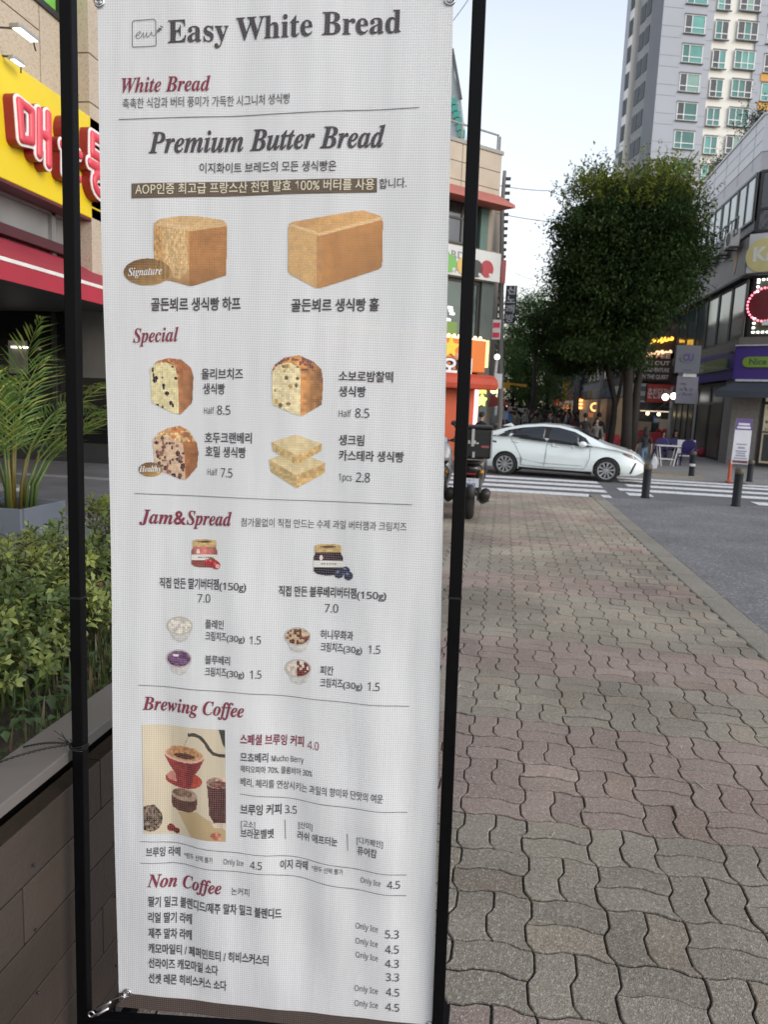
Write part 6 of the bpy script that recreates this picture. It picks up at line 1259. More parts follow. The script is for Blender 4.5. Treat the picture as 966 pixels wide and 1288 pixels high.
# ================================================================== TREES
bark = mat('bark', (.026, .021, .018), .9, .3, 6, .6, 25)
crown_leaf = mat('tree_leaf', (0, 0, 0), .75, .1, 2, attr='col', trans=.3, spec=.2)
def tree(name, label, base, height, crown_c, crown_r, nclump, per, leaf, seed, cols, trunks, group=None, wisps=0, gap=.35, cut=None):
    global RNG
    keep = RNG; RNG = np.random.default_rng(seed); r = RNG
    t = thing(name, label, 'tree', base, 0, group); base = np.array(base, float); cc = np.array(crown_c, float); cr = np.array(crown_r, float)
    mb = MB(); limbs = MB()
    for tr in trunks:
        pts = [base + np.array(p[:3]) for p in tr]; mb.tube(pts, [p[3] for p in tr], 10)
        top = pts[-1]
        for k in range(9):
            d = unit(1)[0]; d[2] = abs(d[2]) * .8 + .1; e = cc + d * cr * .8; mid = (top + e) / 2 + r.normal(0, .25, 3); limbs.tube([pts[-2] * .4 + top * .6, mid, e], [tr[-1][3] * .7, tr[-1][3] * .4, .012], 6)
    P0(mb, 'trunk', bark, par=t, smooth=True); P0(limbs, 'limbs', bark, par=t)
    P = []; D = []; U = []; L = []; C = []
    for k in range(nclump):
        d = unit(1)[0]; rad = r.random() ** .42
        sq = 1 / max(abs(d[0]), abs(d[1]), abs(d[2])) ** .45     # a blocky, clipped outline
        lump = 1 + .10 * math.sin(d[0] * 7 + seed) + .08 * math.sin(d[1] * 9 + d[2] * 8) + .07 * math.sin(d[2] * 13 + d[0] * 5)
        c = cc + d * cr * rad * min(sq, 1.28) * lump * .88; out = d * (1, 1, .8) + (0, 0, .25); out /= np.linalg.norm(out)
        if r.random() < gap * (vn3(c * .55 + seed)): continue
        if cut and cut((c - cc) / cr): continue
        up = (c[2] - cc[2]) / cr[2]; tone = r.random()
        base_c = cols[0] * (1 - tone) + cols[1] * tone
        if up + r.normal(0, .12) > .62 and rad > .6: base_c = base_c * .35 + cols[2] * .65  # crown top lighter: light from above is put into the leaf colour
        sp = r.uniform(.16, .34) * (leaf / .11)
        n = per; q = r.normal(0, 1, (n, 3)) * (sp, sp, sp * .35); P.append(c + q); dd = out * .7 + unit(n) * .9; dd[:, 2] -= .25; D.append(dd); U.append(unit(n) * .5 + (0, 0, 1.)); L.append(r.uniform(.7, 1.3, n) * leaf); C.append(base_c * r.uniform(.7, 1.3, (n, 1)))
    for k in range(wisps):
        a = r.uniform(0, 2 * PI); ph = r.uniform(-.15, 1.2); d = np.array([math.cos(a) * math.cos(ph), math.sin(a) * math.cos(ph), math.sin(ph)])
        sq = min(1 / max(abs(d)) ** .45, 1.28); s0 = cc + d * cr * sq * .86; dirn = d * (.8, .8, .3) + np.array([r.normal(0, .25), r.normal(0, .25), .75]); dirn /= np.linalg.norm(dirn); ln = r.uniform(.35, 1.0) * (1.35 if ph > .6 else .9)
        n = int(16 * ln) + 6; f = r.random(n)[:, None]; bend = np.array([r.normal(0, .1), 0, -.12])
        P.append(s0 + dirn * ln * f + bend * f ** 2 + r.normal(0, .03, (n, 3))); D.append(dirn * .7 + unit(n) * .8); U.append(unit(n) + (0, 0, .5)); L.append(r.uniform(.6, 1.1, n) * leaf * .8); C.append((cols[2] if ph > .5 else cols[0]) * r.uniform(.7, 1.3, (n, 1)))
    P, D, U, L, C = (np.concatenate(q) for q in (P, D, U, L, C))
    o = leafset(P, D, U, L, L * .5, C, 'crown', crown_leaf); o.parent = t; o.matrix_parent_inverse = wmat(t).inverted(); RNG = keep
    return t
def vn3(p): return .5 + .5 * math.sin(p[0] * 2.1) * math.sin(p[1] * 2.3 + 1) * math.sin(p[2] * 2.7 + 2)
TY = 30.0; tb = atY(787, 580, TY); TB = (tb[0], TY, gz(TY) - .05)
cl, cr_, ct, cbm = atY(687, 330, TY), atY(896, 330, TY), atY(800, 202, TY), atY(770, 478, TY)
cc = ((cl[0] + cr_[0]) / 2, TY, (ct[2] + cbm[2]) / 2); cr3 = ((cr_[0] - cl[0]) / 2 * 1.0, 3.0, (ct[2] - cbm[2]) / 2 * .97)
k1 = [(atY(787, 578, TY), .25), (atY(789, 540, TY), .205), (atY(790, 500, TY), .19), (atY(791, 455, TY), .175), (atY(795, 400, TY), .15)]
k2 = [(atY(795, 575, TY + .1), .2), (atY(799, 520, TY + .1), .16), (atY(803, 480, TY + .1), .14), (atY(812, 440, TY), .10), (atY(825, 400, TY), .07)]
rel = lambda ks: [(p[0] - TB[0], p[1] - TB[1], p[2] - TB[2], w) for p, w in ks]
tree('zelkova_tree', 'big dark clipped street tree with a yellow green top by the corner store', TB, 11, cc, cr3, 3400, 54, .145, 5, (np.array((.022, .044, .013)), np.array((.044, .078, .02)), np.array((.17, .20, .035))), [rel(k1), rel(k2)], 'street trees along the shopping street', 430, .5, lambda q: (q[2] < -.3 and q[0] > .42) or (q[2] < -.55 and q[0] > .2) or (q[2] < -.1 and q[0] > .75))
T2 = atY(763, 575, 33); T2 = (T2[0], 33, gz(33) - .05)
k3 = [(atY(765, 575, 33), .15), (atY(772, 530, 33), .125), (atY(774, 505, 33), .115), (atY(766, 470, 33), .12), (atY(764, 440, 33), .09)]
k4 = [(atY(773, 515, 33), .1), (atY(779, 496, 33), .08), (atY(783, 475, 33), .06), (atY(788, 450, 33), .05)]
rel2 = lambda ks: [(p[0] - T2[0], p[1] - T2[1], p[2] - T2[2], w) for p, w in ks]
c2 = atY(735, 425, 34)
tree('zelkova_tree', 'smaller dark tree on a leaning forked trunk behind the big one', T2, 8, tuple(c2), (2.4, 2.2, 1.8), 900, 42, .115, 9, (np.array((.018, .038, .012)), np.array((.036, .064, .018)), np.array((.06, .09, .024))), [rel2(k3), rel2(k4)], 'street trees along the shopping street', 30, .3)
for k, (px, py, Y, rx, rz, lab) in enumerate(((676, 405, 44, 2.0, 2.0, 'tall mid green avenue tree beside the dark vertical blade sign'), (668, 462, 50, 2.5, 2.3, 'low bushy green avenue tree above the market stall'), (655, 492, 62, 1.9, 2.4, 'thin avenue tree standing behind the yellow traffic arm'), (690, 470, 56, 2.2, 2.9, 'avenue tree standing left of the concrete pole'), (648, 440, 58, 1.6, 2.2, 'avenue tree against the sky beside the utility pole'), (672, 505, 75, 2.6, 2.6, 'furthest avenue tree at the end of the street'))):
    c = atY(px, py, Y); b = (c[0], Y, gz(Y) - .05); hz_ = c[2] - b[2]
    tree('avenue_tree', lab, b, 8, tuple(c), (rx, 2.0, rz), 330, 34, .15, 20 + k, (np.array((.07, .13, .045)), np.array((.12, .19, .058)), np.array((.16, .22, .06))), [[(0, 0, 0, .16), (.1, 0, hz_ * .4, .13), (0, 0, hz_ * .9, .09)]], 'street trees along the shopping street', 20, .25)
# roof garden shrubs on the corner building
for k, (px, py, s_) in enumerate(((950, 152, .55), (908, 205, .35))):
    b = side.hit(px, py, -.4); q = side.p(b[0], 12.83, -.5)
    tree('roof_shrub', ['dark spiky shrub growing over the parapet corner', 'pale trailing shrub growing over the parapet beside the tree crown'][k], tuple(q), 1, (q[0], q[1], q[2] + s_), (s_ * 1.2, s_ * 1.6, s_ * 1.1), 60, 22, .10, 40 + k, (np.array((.03, .05, .03)), np.array((.05, .08, .04)), np.array((.07, .1, .05))), [[(0, 0, -.1, .04), (0, 0, .2, .03), (.1, 0, s_, .02)]], None, 14, .2)

# ================================================================== THE WHITE HATCHBACK
RO = lambda y: gz(y) - .13
def profile(x, pts): return float(np.interp(x, [p[0] for p in pts], [p[1] for p in pts]))
def smooth_profile(pts):
    """Catmull-like smoothing of a polyline for lookups."""
    xs = np.array([p[0] for p in pts]); ys = np.array([p[1] for p in pts]); X = np.linspace(xs[0], xs[-1], 400); Y = np.interp(X, xs, ys)
    k = np.hanning(27); k /= k.sum(); Yp = np.convolve(np.pad(Y, 13, mode='edge'), k, 'valid'); w = np.clip(np.minimum(X - X[0], X[-1] - X) / .25, 0, 1); return X, Y * (1 - w) + Yp * w
def hatchback(name, label, loc, rz):
    t = thing(name, label, 'car', loc, rz); L = 4.54
    # x: 0 at the tail, L at the nose; wheels at .92 and 3.62
    TOP = smooth_profile([(0, .98), (.08, 1.07), (.35, 1.16), (.8, 1.30), (1.3, 1.42), (1.85, 1.475), (2.3, 1.465), (2.75, 1.37), (3.15, 1.17), (3.5, 1.0), (3.9, .90), (4.25, .80), (4.45, .66), (4.54, .52)])
    BELT = smooth_profile([(0, .96), (.35, 1.06), (.9, 1.07), (2.0, .98), (2.9, .91), (3.4, .90), (3.9, .84), (4.25, .74), (4.54, .50)])
    HW = smooth_profile([(0, .66), (.12, .78), (.5, .865), (1.2, .88), (3.4, .88), (4.0, .83), (4.3, .72), (4.54, .42)])
    BOT = smooth_profile([(0, .42), (.2, .26), (.6, .21), (3.9, .19), (4.35, .21), (4.54, .30)])
    g = lambda T_, x: float(np.interp(x, T_[0], T_[1]))
    def half(x, z):
        """Half width of the body at station x and height z."""
        w, b, tp, bt = g(HW, x), g(BELT, x), g(TOP, x), g(BOT, x)
        if z <= b:
            f = (z - bt) / max(.05, b - bt); k = .90 + .10 * math.sin(PI * min(1, max(0, f)) ** .8) - .035 * max(0, f - .6) / .4
            k -= .022 * math.exp(-((z - (.42 + .10 * (x - 1) / 2)) / .07) ** 2) * (1.1 < x < 3.1)
            return w * k
        f = min(1, (z - b) / max(.04, tp - b)); return w * (.965 - .24 * f ** 1.25) 
    xs = np.concatenate([np.linspace(0, .3, 9), np.linspace(.36, 4.2, 66), np.linspace(4.25, L, 10)]); ring = []; mb = MB(); n_l, n_u, n_t = 9, 7, 6
    V = []
    for x in xs:
        b, tp, bt = g(BELT, x), g(TOP, x), g(BOT, x); tp = max(tp, b + .012); pts = []
        for i in range(n_l): z = bt + (b - bt) * i / (n_l - 1); pts.append((half(x, z), z))
        for i in range(1, n_u): z = b + (tp - b) * .94 * i / (n_u - 1); pts.append((half(x, z), z))
        y1, z1 = pts[-1]
        for i in range(1, n_t + 1): a = i / n_t; pts.append((y1 * (1 - a), z1 + (tp - z1) * math.sin(a * PI / 2) ** .7))
        V.append(pts)
    m = len(V[0]); vs = []; fs = []; k = 2 * m - 1
    for x, pts in zip(xs, V): vs += [(x, y, z) for y, z in pts] + [(x, -y, z) for y, z in pts[-2::-1]]
    for i in range(len(xs) - 1):
        for j in range(k - 1): fs.append((i * k + j, i * k + j + 1, (i + 1) * k + j + 1, (i + 1) * k + j))
        fs.append((i * k + k - 1, i * k, (i + 1) * k, (i + 1) * k + k - 1))
    fs += [tuple(range(k))[::-1], tuple(range((len(xs) - 1) * k, len(xs) * k))]
    mb.add(vs, fs); paintm = mat('car_white', (.78, .84, .82), .22, .02, 1, coat=.6)
    body = mb.build('body', paintm, None, smooth=True)
    # wheel arches are cut out of the closed shell
    cut = MB()
    for wx in (.92, 3.62):
        for s in (-1, 1): cut.prism([(wx + .355 * math.cos(a), s * .55, .32 + .355 * math.sin(a)) for a in np.linspace(0, 2 * PI, 40, endpoint=False)], (0, s * .6, 0))
    co = cut.build('arch_cutter', paintm); md = body.modifiers.new('arch', 'BOOLEAN'); md.object = co; md.operation = 'DIFFERENCE'; md.solver = 'EXACT'
    bpy.context.view_layer.update(); me = bpy.data.meshes.new_from_object(body.evaluated_get(bpy.context.evaluated_depsgraph_get())); body.modifiers.clear(); old = body.data; body.data = me; me.name = 'body'; bpy.data.objects.remove(co); body.parent = t
    try:
        me.polygons.foreach_set('use_smooth', np.ones(len(me.polygons), bool)); me.set_sharp_from_angle(angle=math.radians(38))
    except Exception: pass
    blackp = mat('car_black', (.012, .012, .013), .45); tint = glass('car_glass', (.012, .016, .02), .04); chrome = mat('car_chrome', (.6, .6, .62), .2, metal=1.)
    def sheet(name, outline, m_, off=.006, th=.008, n=40, parent=None, both=True):
        """A side-view outline laid on the flank of the body."""
        for s in ((-1, 1) if both else (-1,)):
            bm = bmesh.new(); P = [np.array(p, float) for p in outline]; pts = []
            for a, b in zip(P, P[1:] + P[:1]):
                d = max(1, int(np.linalg.norm(b - a) / .06)); pts += [a + (b - a) * i / d for i in range(d)]
            v = [bm.verts.new((p[0], s * (half(p[0], p[1]) + off), p[1])) for p in pts]; f = bm.faces.new(v if s < 0 else v[::-1])
            bmesh.ops.triangulate(bm, faces=bm.faces)
            for q in range(2): bmesh.ops.subdivide_edges(bm, edges=[e for e in bm.edges if e.calc_length() > .16], cuts=1); bmesh.ops.triangulate(bm, faces=bm.faces)
            for w in bm.verts: w.co.y = s * (half(w.co.x, w.co.z) + off)
            me = bpy.data.meshes.new(name); bm.to_mesh(me); bm.free(); o = link(name, me, m_, parent or t, smooth=True)
            sm = o.modifiers.new('thickness', 'SOLIDIFY'); sm.thickness = th; sm.offset = -1
    top = lambda x, d=.05: g(TOP, x) - d
    belt = lambda x, d=.02: g(BELT, x) + d
    sheet('window_surround', [(.52, belt(.52, .0)), (1.0, belt(1.0, 0)), (2.0, belt(2.0, 0)), (3.22, belt(3.22, -.005)), (3.02, top(3.02, .10)), (2.72, top(2.72, .09)), (2.3, top(2.3, .085)), (1.85, top(1.85, .085)), (1.35, top(1.35, .09)), (.95, top(.95, .085))], blackp, .004)
    sheet('rear_door_glass', [(1.04, belt(1.04)), (1.93, belt(1.93)), (1.95, top(1.95, .11)), (1.7, top(1.7, .115)), (1.4, top(1.4, .12)), (1.18, top(1.18, .12))], tint, .012)
    sheet('front_door_glass', [(2.07, belt(2.07)), (2.86, belt(2.86)), (2.84, top(2.84, .13)), (2.62, top(2.62, .115)), (2.3, top(2.3, .11)), (2.07, top(2.07, .11))], tint, .012)
    sheet('quarter_glass', [(.66, belt(.66)), (.96, belt(.96)), (1.08, top(1.08, .13)), (.94, top(.94, .115))], tint, .012)
    sheet('front_quarter_glass', [(2.92, belt(2.92)), (3.12, belt(3.12)), (2.96, top(2.96, .15)), (2.9, top(2.9, .14))], tint, .012)
    seam = mat('car_seam', (.26, .28, .28), .6)
    def line(name, pts, w, m_=seam, off=.003):
        P = [np.array(p, float) for p in pts]; up = []; dn = []
        for i, p in enumerate(P): d = P[min(i + 1, len(P) - 1)] - P[max(i - 1, 0)]; d /= np.linalg.norm(d); nn = np.array([-d[1], d[0]]) * w / 2; up.append(p + nn); dn.append(p - nn)
        sheet(name, up + dn[::-1], m_, off, .004)
    line('door_seam', [(2.02, .95), (2.02, .6), (1.98, .32)], .012); line('door_seam', [(3.16, .88), (3.17, .6), (3.05, .32), (1.98, .30), (1.35, .32)], .012); line('door_seam', [(1.02, 1.04), (1.2, .8), (1.38, .5), (1.35, .32)], .012)
    line('body_crease', [(1.25, .50), (1.9, .40), (3.0, .40)], .014, mat('car_crease', (.45, .48, .48), .3))
    for x, z in ((1.08, .93), (2.15, .87)): sheet('door_handle', [(x, z), (x + .2, z - .012), (x + .2, z + .022), (x, z + .034)], paintm, .028, .03)
    line('sill', [(1.3, .235), (2.4, .225), (3.25, .225)], .06, blackp)
    sheet('headlamp', [(3.98, .76), (4.3, .63), (4.36, .66), (4.18, .74), (4.02, .80)], mat('lamp_clear', (.42, .42, .44), .1, spec=.8), .008)
    sheet('headlamp_amber', [(4.02, .755), (4.16, .705), (4.18, .72), (4.04, .775)], mat('lamp_red_amber', (.42, .05, .03), .2), .016)
    sheet('bumper_vent', [(4.2, .26), (4.25, .27), (4.36, .55), (4.31, .55)], blackp, .008)
    sheet('tail_lamp', [(.02, .60), (.12, .62), (.1, .95), (.03, .93)], mat('lamp_red', (.35, .01, .015), .2), .008)
    sheet('fuel_flap', [(.86, .86), (1.0, .86), (1.0, .98), (.86, .98)], seam, .002, .002, both=False) if False else None
    mb = MB(); xs_ = np.linspace(.1, .55, 8); mb.add([(x, y, g(TOP, x) + .012) for x in xs_ for y in np.linspace(-.55, .55, 5)], [(i * 5 + j, i * 5 + j + 1, i * 5 + j + 6, i * 5 + j + 5) for i in range(7) for j in range(4)]); o = mb.build('rear_window', tint, t, smooth=True)
    mb = MB(); xs_ = np.linspace(2.62, 3.32, 12); mb.add([(x, y * (.97 - .0 * x), g(TOP, x) + .006 - .05 * abs(y) ** 3) for x in xs_ for y in np.linspace(-.60, .60, 9)], [(i * 9 + j, i * 9 + j + 1, i * 9 + j + 10, i * 9 + j + 9) for i in range(11) for j in range(8)]); mb.build('windscreen', tint, t, smooth=True)
    mb = MB(); mb.prism([(.18, -.6, 1.155), (.02, -.58, 1.14), (.0, -.57, 1.10), (.2, -.6, 1.10)], (0, 1.2, 0)); mb.build('tail_spoiler', paintm, t, bevel=.01)
    mb = MB(); mb.prism([(.62, -.03, g(TOP, .75) + .05), (.86, -.03, g(TOP, .9) + .1), (.98, -.03, g(TOP, .98) - .01)], (0, .06, 0)); mb.build('roof_antenna', paintm, t, bevel=.012)
    for s in (-1, 1):
        mb = MB(); mb.ell((2.98, s * 1.0, .98), (.11, .10, .075), 16, 10); mb.build('mirror', paintm, t, smooth=True)
        mb = MB(); mb.bar((3.0, s * .84, .93), (2.99, s * .95, .95), .05); mb.build('mirror_stalk', blackp, t)
        for wx in (.92, 3.62):
            M = M_((wx, s * .80, .315), (1, 0, 0), (0, 0, 1), (0, s, 0))
            w = bpy.data.objects.new('wheel', None); COL.objects.link(w); w.parent = t
            mb = MB(); mb.lathe([(.215, -.09), (.29, -.10), (.312, -.085), (.318, -.04), (.318, .04), (.312, .075), (.29, .085), (.222, .07)], M, 40); mb.build('tyre', mat('tyre', (.018, .018, .018), .85), w, smooth=True)
            mb = MB(); mb.lathe([(.225, .068), (.215, .055), (.20, -.02), (.0, -.02)], M, 32); mb.build('rim', mat('rim_shadow', (.05, .05, .052), .5, metal=.5), w, smooth=True)
            mb = MB(); rim = mat('rim_silver', (.48, .49, .5), .3, metal=.7)
            mb.lathe([(.222, .07), (.228, .08), (.205, .078), (.198, .06)], M, 32); mb.lathe([(.055, .06), (.05, .075), (0, .078)], M, 16)
            for q in range(10):
                a = 2 * PI * q / 10 + .15; c, d = np.array([math.cos(a), math.sin(a)]), np.array([-math.sin(a), math.cos(a)])
                P = [c * .045 - d * .014, c * .2 - d * .03, c * .2 + d * .03, c * .045 + d * .014]; mb.prism([tuple(M @ Vector((p[0], p[1], .052))) for p in P], tuple((M.to_3x3() @ Vector((0, 0, .02)))))
            mb.build('spoke_ring', rim, w)
    mb = MB()
    for wx in (.92, 3.62): mb.bx(wx - .34, wx + .34, -.55, .55, .3, .68)
    mb.build('wheel_well', mat('well_black', (.006, .006, .006), .9), t)
    mb = MB(); mb.bx(.5, 4.1, -.7, .7, .20, .26); mb.build('underbody', MATS['well_black'], t)
    return t
w0, w1 = gnd(635, 597, -.13), gnd(762, 606, -.13); d = w1 - w0; ca = math.atan2(d[1], d[0]); k = np.linalg.norm(d[:2]) / 2.70
cp = w0 - np.array([math.cos(ca), math.sin(ca), 0]) * .92 * k + np.array([-math.sin(ca), math.cos(ca), 0]) * .80
car = hatchback('white_hatchback', 'white hatchback car with black tinted windows standing across the crossing', (cp[0], cp[1], RO(cp[1]) + .005), ca); car.scale = (k, k, k)

# ================================================================== SCOOTERS
def scooter(name, label, loc, rz, paint_c, box=True, plate_text='9543'):
    """Delivery scooter: forward is +Y, origin under the rear wheel."""
    t = thing(name, label, 'scooter', loc, rz); pm_ = mat('scooter_paint_%d' % int(paint_c[0] * 100), paint_c, .3, .1, 4, coat=.4); bk = mat('scooter_black', (.02, .02, .021), .5); ty = mat('tyre', None); al = mat('scooter_alloy', (.32, .32, .33), .35, metal=.8)
    for y, r in ((0, .255), (1.28, .255)):
        M = M_((0, y, r), (0, 1, 0), (0, 0, 1), (1, 0, 0)); w = bpy.data.objects.new('wheel', None); COL.objects.link(w); w.parent = t
        mb = MB(); mb.lathe([(.165, -.045), (.21, -.065), (.245, -.045), (r, 0), (.245, .045), (.21, .065), (.165, .045)], M, 32); mb.build('tyre', ty, w, smooth=True)
        mb = MB(); mb.lathe([(.17, -.04), (.16, 0), (.17, .04)], M, 24); mb.lathe([(0, -.05), (.05, -.05), (.05, .05), (0, .05)], M, 12)
        for q in range(5): a = q * 2 * PI / 5; mb.bar(tuple(M @ Vector((.03 * math.cos(a), .03 * math.sin(a), 0))), tuple(M @ Vector((.165 * math.cos(a), .165 * math.sin(a), 0))), .035)
        mb.build('rim', al, w)
    def loft(secs, n=16):
        mb = MB(); vs = []
        for y, cz, hw, hh, p in secs:
            for i in range(n): a = 2 * PI * i / n; c, s_ = math.cos(a), math.sin(a); vs.append((hw * math.copysign(abs(c) ** p, c), y, cz + hh * math.copysign(abs(s_) ** p, s_)))
        return mb.add(vs, [(i * n + k, i * n + (k + 1) % n, (i + 1) * n + (k + 1) % n, (i + 1) * n + k) for i in range(len(secs) - 1) for k in range(n)] + [tuple(range(n)), tuple(range((len(secs) - 1) * n, len(secs) * n))])
    loft([(-.30, .70, .05, .035, .8), (-.24, .68, .12, .08, .8), (0, .62, .17, .14, .8), (.35, .56, .18, .17, .8), (.6, .45, .16, .14, .8), (.68, .40, .14, .06, .8)]).build('rear_body', pm_, t, smooth=True)
    loft([(.5, .30, .15, .045, .6), (.9, .29, .16, .045, .6), (1.0, .31, .16, .06, .6)]).build('footboard', bk, t, smooth=True)
    mb = MB(); P = [(.95, .28), (1.02, .55), (1.0, .85), (1.06, .98), (1.12, .86), (1.14, .55), (1.08, .28)]
    loft([(.98, .62, .20, .34, .7), (1.06, .66, .22, .36, .7), (1.16, .68, .17, .30, .7), (1.22, .70, .1, .2, .7)]).build('leg_shield', pm_, t, smooth=True)
    loft([(1.06, 1.0, .1, .05, .7), (1.14, 1.0, .14, .08, .7), (1.22, .98, .12, .07, .7)]).build('handlebar_cowl', pm_, t, smooth=True)
    loft([(1.02, .50, .07, .02, .8), (1.2, .56, .09, .03, .8), (1.42, .50, .08, .03, .8), (1.52, .40, .06, .02, .8)]).build('front_fender', pm_, t, smooth=True)
    loft([(-.22, .77, .10, .02, .7), (-.05, .79, .15, .04, .7), (.3, .77, .16, .045, .7), (.6, .72, .13, .04, .7)]).build('seat', mat('seat_vinyl', (.03, .028, .027), .6, .1, 20), t, smooth=True)
    mb = MB(); mb.tube([(-.33, 1.02, 1.0), (-.12, 1.12, 1.03), (.12, 1.12, 1.03), (.33, 1.02, 1.0)], .014, 8); mb.build('handlebar', bk, t, smooth=True)
    for s in (-1, 1):
        mb = MB(); mb.tube([(s * .2, 1.1, 1.02), (s * .27, 1.1, 1.2)], .006, 6); mb.ell((s * .29, 1.1, 1.24), (.06, .02, .04), 12, 8); mb.build('mirror', bk, t, smooth=True)
        mb = MB(); mb.tube([(s * .05, 1.05, .75), (s * .07, 1.2, .4), (s * .07, 1.28, .26)], .02, 8); mb.build('fork', al, t)
        mb = MB(); mb.ell((s * .13, -.24, .66), (.035, .05, .03), 10, 8); mb.build('indicator', mat('indicator', (.5, .22, .03), .3), t, smooth=True)
        mb = MB(); mb.tube([(s * .11, 0, .26), (s * .12, -.12, .55)], .022, 8); mb.build('shock', al, t)
    mb = MB(); mb.tube([(.13, .3, .22), (.17, .1, .24), (.19, -.05, .30), (.2, -.32, .40)], [.02, .045, .07, .065], 14); mb.build('muffler', mat('muffler_black', (.025, .024, .023), .45), t, smooth=True)
    mb = MB(); mb.lathe([(.06, -.01), (.075, 0), (.06, .012), (0, .012)], M_((.245, -.08, .32), (0, 1, 0), (0, 0, 1), (1, 0, 0)), 20); mb.build('muffler_guard', al, t)
    loft([(-.36, .40, .05, .09, .8), (-.30, .44, .075, .13, .8), (-.22, .50, .08, .12, .8)]).build('rear_fender', bk, t, smooth=True)
    mb = MB(); mb.box((0, -.27, .63), (.12, .04, .03)); mb.build('tail_lamp', mat('lamp_dull_red', (.2, .012, .015), .3), t, bevel=.008)
    mb = MB(); mb.box((.0, -.345, .525), (.21, .006, .115)); pl_ = mb.build('number_plate', mat('plate_pale', (.55, .58, .66), .45), t)
    f = Face((-.105, -.349, 0), 0); mb = MB(); f.letters(mb, plate_text, .105, .478, height=.062, bold=.03, d=.0008, centre=True); f.letters(mb, '강남 가', .105, .545, height=.03, bold=.01, d=.0008, centre=True); mb.build('plate_lettering', mat('plate_blue', (.05, .07, .2), .5), pl_)
    mb = MB(); mb.bx(-.16, .16, -.40, .02, .82, .835)
    for s in (-1, 1): mb.tube([(s * .13, .05, .80), (s * .15, -.2, .84), (s * .15, -.42, .84)], .012, 6)
    mb.build('carrier', al, t)
    if box:
        mb = MB(); mb.bx(-.235, .235, -.45, .02, .845, 1.22); mb.build('cargo_box', mat('box_black', (.010, .010, .011), .6, .2, 6), t, bevel=.03)
        mb = MB(); mb.bx(-.25, .25, -.465, .035, 1.222, 1.262); mb.build('cargo_lid', mat('box_lid', (.014, .014, .015), .55, .15, 6), t, bevel=.018)
        mb = MB(); mb.bx(-.02, .015, -.475, -.452, 1.0, 1.22); mb.bx(.0, .03, -.472, -.452, .86, .93); mb.build('strap', mat('strap_grey', (.4, .4, .4), .6), t)
        f = Face((-.235, -.4525, 0), 0); mb = MB()
        for q in range(5): f.box(mb, .14 + .035 * q, .165 + .035 * q, 1.03, 1.03 + .022 * (1 + q % 2), .001, .003)
        mb.build('box_print', mat('print_pale', (.5, .5, .5), .6), t)
        mb = MB(); f.box(mb, .34, .44, .985, 1.015, .001, .003); mb.build('box_sticker', mat('sticker_red', (.25, .06, .08), .6), t)
        mb = MB(); mb.bx(.225, .245, -.46, -.43, .86, 1.2); mb.build('box_corner', mat('corner_grey', (.3, .3, .31), .5), t)
    return t
sp = gnd(598, 653) + np.array([-.10, 0, 0]); scooter('delivery_scooter', 'black delivery scooter with a black cargo box parked on the pavement', (sp[0], sp[1], gz(sp[1])), math.radians(2), (.010, .010, .011)).scale = (1.13, 1.13, 1.13)
sp2 = gnd(553, 650); scooter('silver_scooter', 'silver grey scooter parked left of the black one, mostly behind the banner', (sp2[0] - .08, sp2[1] + .1, gz(sp2[1])), math.radians(4), (.34, .345, .34), False, '2718').scale = (1.08, 1.08, 1.08)

# ================================================================== BOLLARDS, NOTICE BOARD, TABLES
bol_m = mat('bollard_grey', (.013, .016, .018), .6, .2, 6, spec=.25); cap_m = mat('bollard_brass', (.075, .058, .036), .5, .2, 8); tape = mat('tape_white', (.6, .6, .6), .5)
def bollard(label, px, ptop, pbot, tape_on=False, z0=0.):
    p = gnd(px, pbot, z0); t = thing('bollard', label, 'bollard', (p[0], p[1], gz(p[1]) + z0), 0, 'bollards round the crossing'); h = atY(px, ptop, p[1])[2] - gz(p[1]) - z0; r = .082
    mb = MB(); mb.lathe([(0, -.02), (r + .012, -.02), (r + .012, .012), (r, .02), (r, h - .12)], None, 24); mb.build('post', bol_m, t, smooth=True)
    mb = MB(); mb.lathe([(r + .003, h - .12), (r + .006, h - .11), (r + .006, h - .03), (r - .02, h - .004), (0, h)], None, 24); mb.build('cap', cap_m, t, smooth=True)
    if tape_on: mb = MB(); mb.lathe([(r + .002, h * .38), (r + .003, h * .39), (r + .003, h * .47), (r + .002, h * .48)], None, 24); mb.build('reflective_band', tape, t)
bollard('dark grey bollard with a brass cap right of the car nose', 812, 583, 625); bollard('dark grey bollard nearest the notice board, in front of it', 926, 588, 636); bollard('grey bollard with a white band standing before the purple chair', 870, 567, 598, True); bollard('grey bollard half hidden behind the notice board', 943, 578, 605)
p = gnd(917, 606, -.1); t = thing('delineator_post', 'orange flexible delineator post at the left edge of the notice board', 'post', (p[0], p[1], gz(p[1]) - .1)); h = atY(917, 578, p[1])[2] - gz(p[1]) + .1
mb = MB(); mb.lathe([(0, 0), (.12, 0), (.11, .03), (.05, .05), (.042, h), (0, h + .02)], None, 16); mb.build('post', mat('post_orange', (.52, .09, .035), .5, .1, 5), t, smooth=True)
nb_y = p[1] - .4; a, b, c, d = atY(927, 526, nb_y), atY(948, 527, nb_y), atY(941.5, 584.5, nb_y), atY(920, 583, nb_y)
nb = thing('notice_board', 'white notice board with a purple header standing behind the near bollard', 'notice board', ((c[0] + d[0]) / 2, nb_y, gz(nb_y)))
mid = lambda f: (a + (d - a) * f, b + (c - b) * f)
def slab(f0, f1, m_, nm, dy=0., th=.03, inset=0.): (l0, r0), (l1, r1) = mid(f0), mid(f1); mb = MB(); iv = (r0 - l0) * inset; mb.prism([l0 + iv + (0, dy, 0), r0 - iv + (0, dy, 0), r1 - iv + (0, dy, 0), l1 + iv + (0, dy, 0)], (0, th, 0)); P0(mb, nm, m_, par=nb)
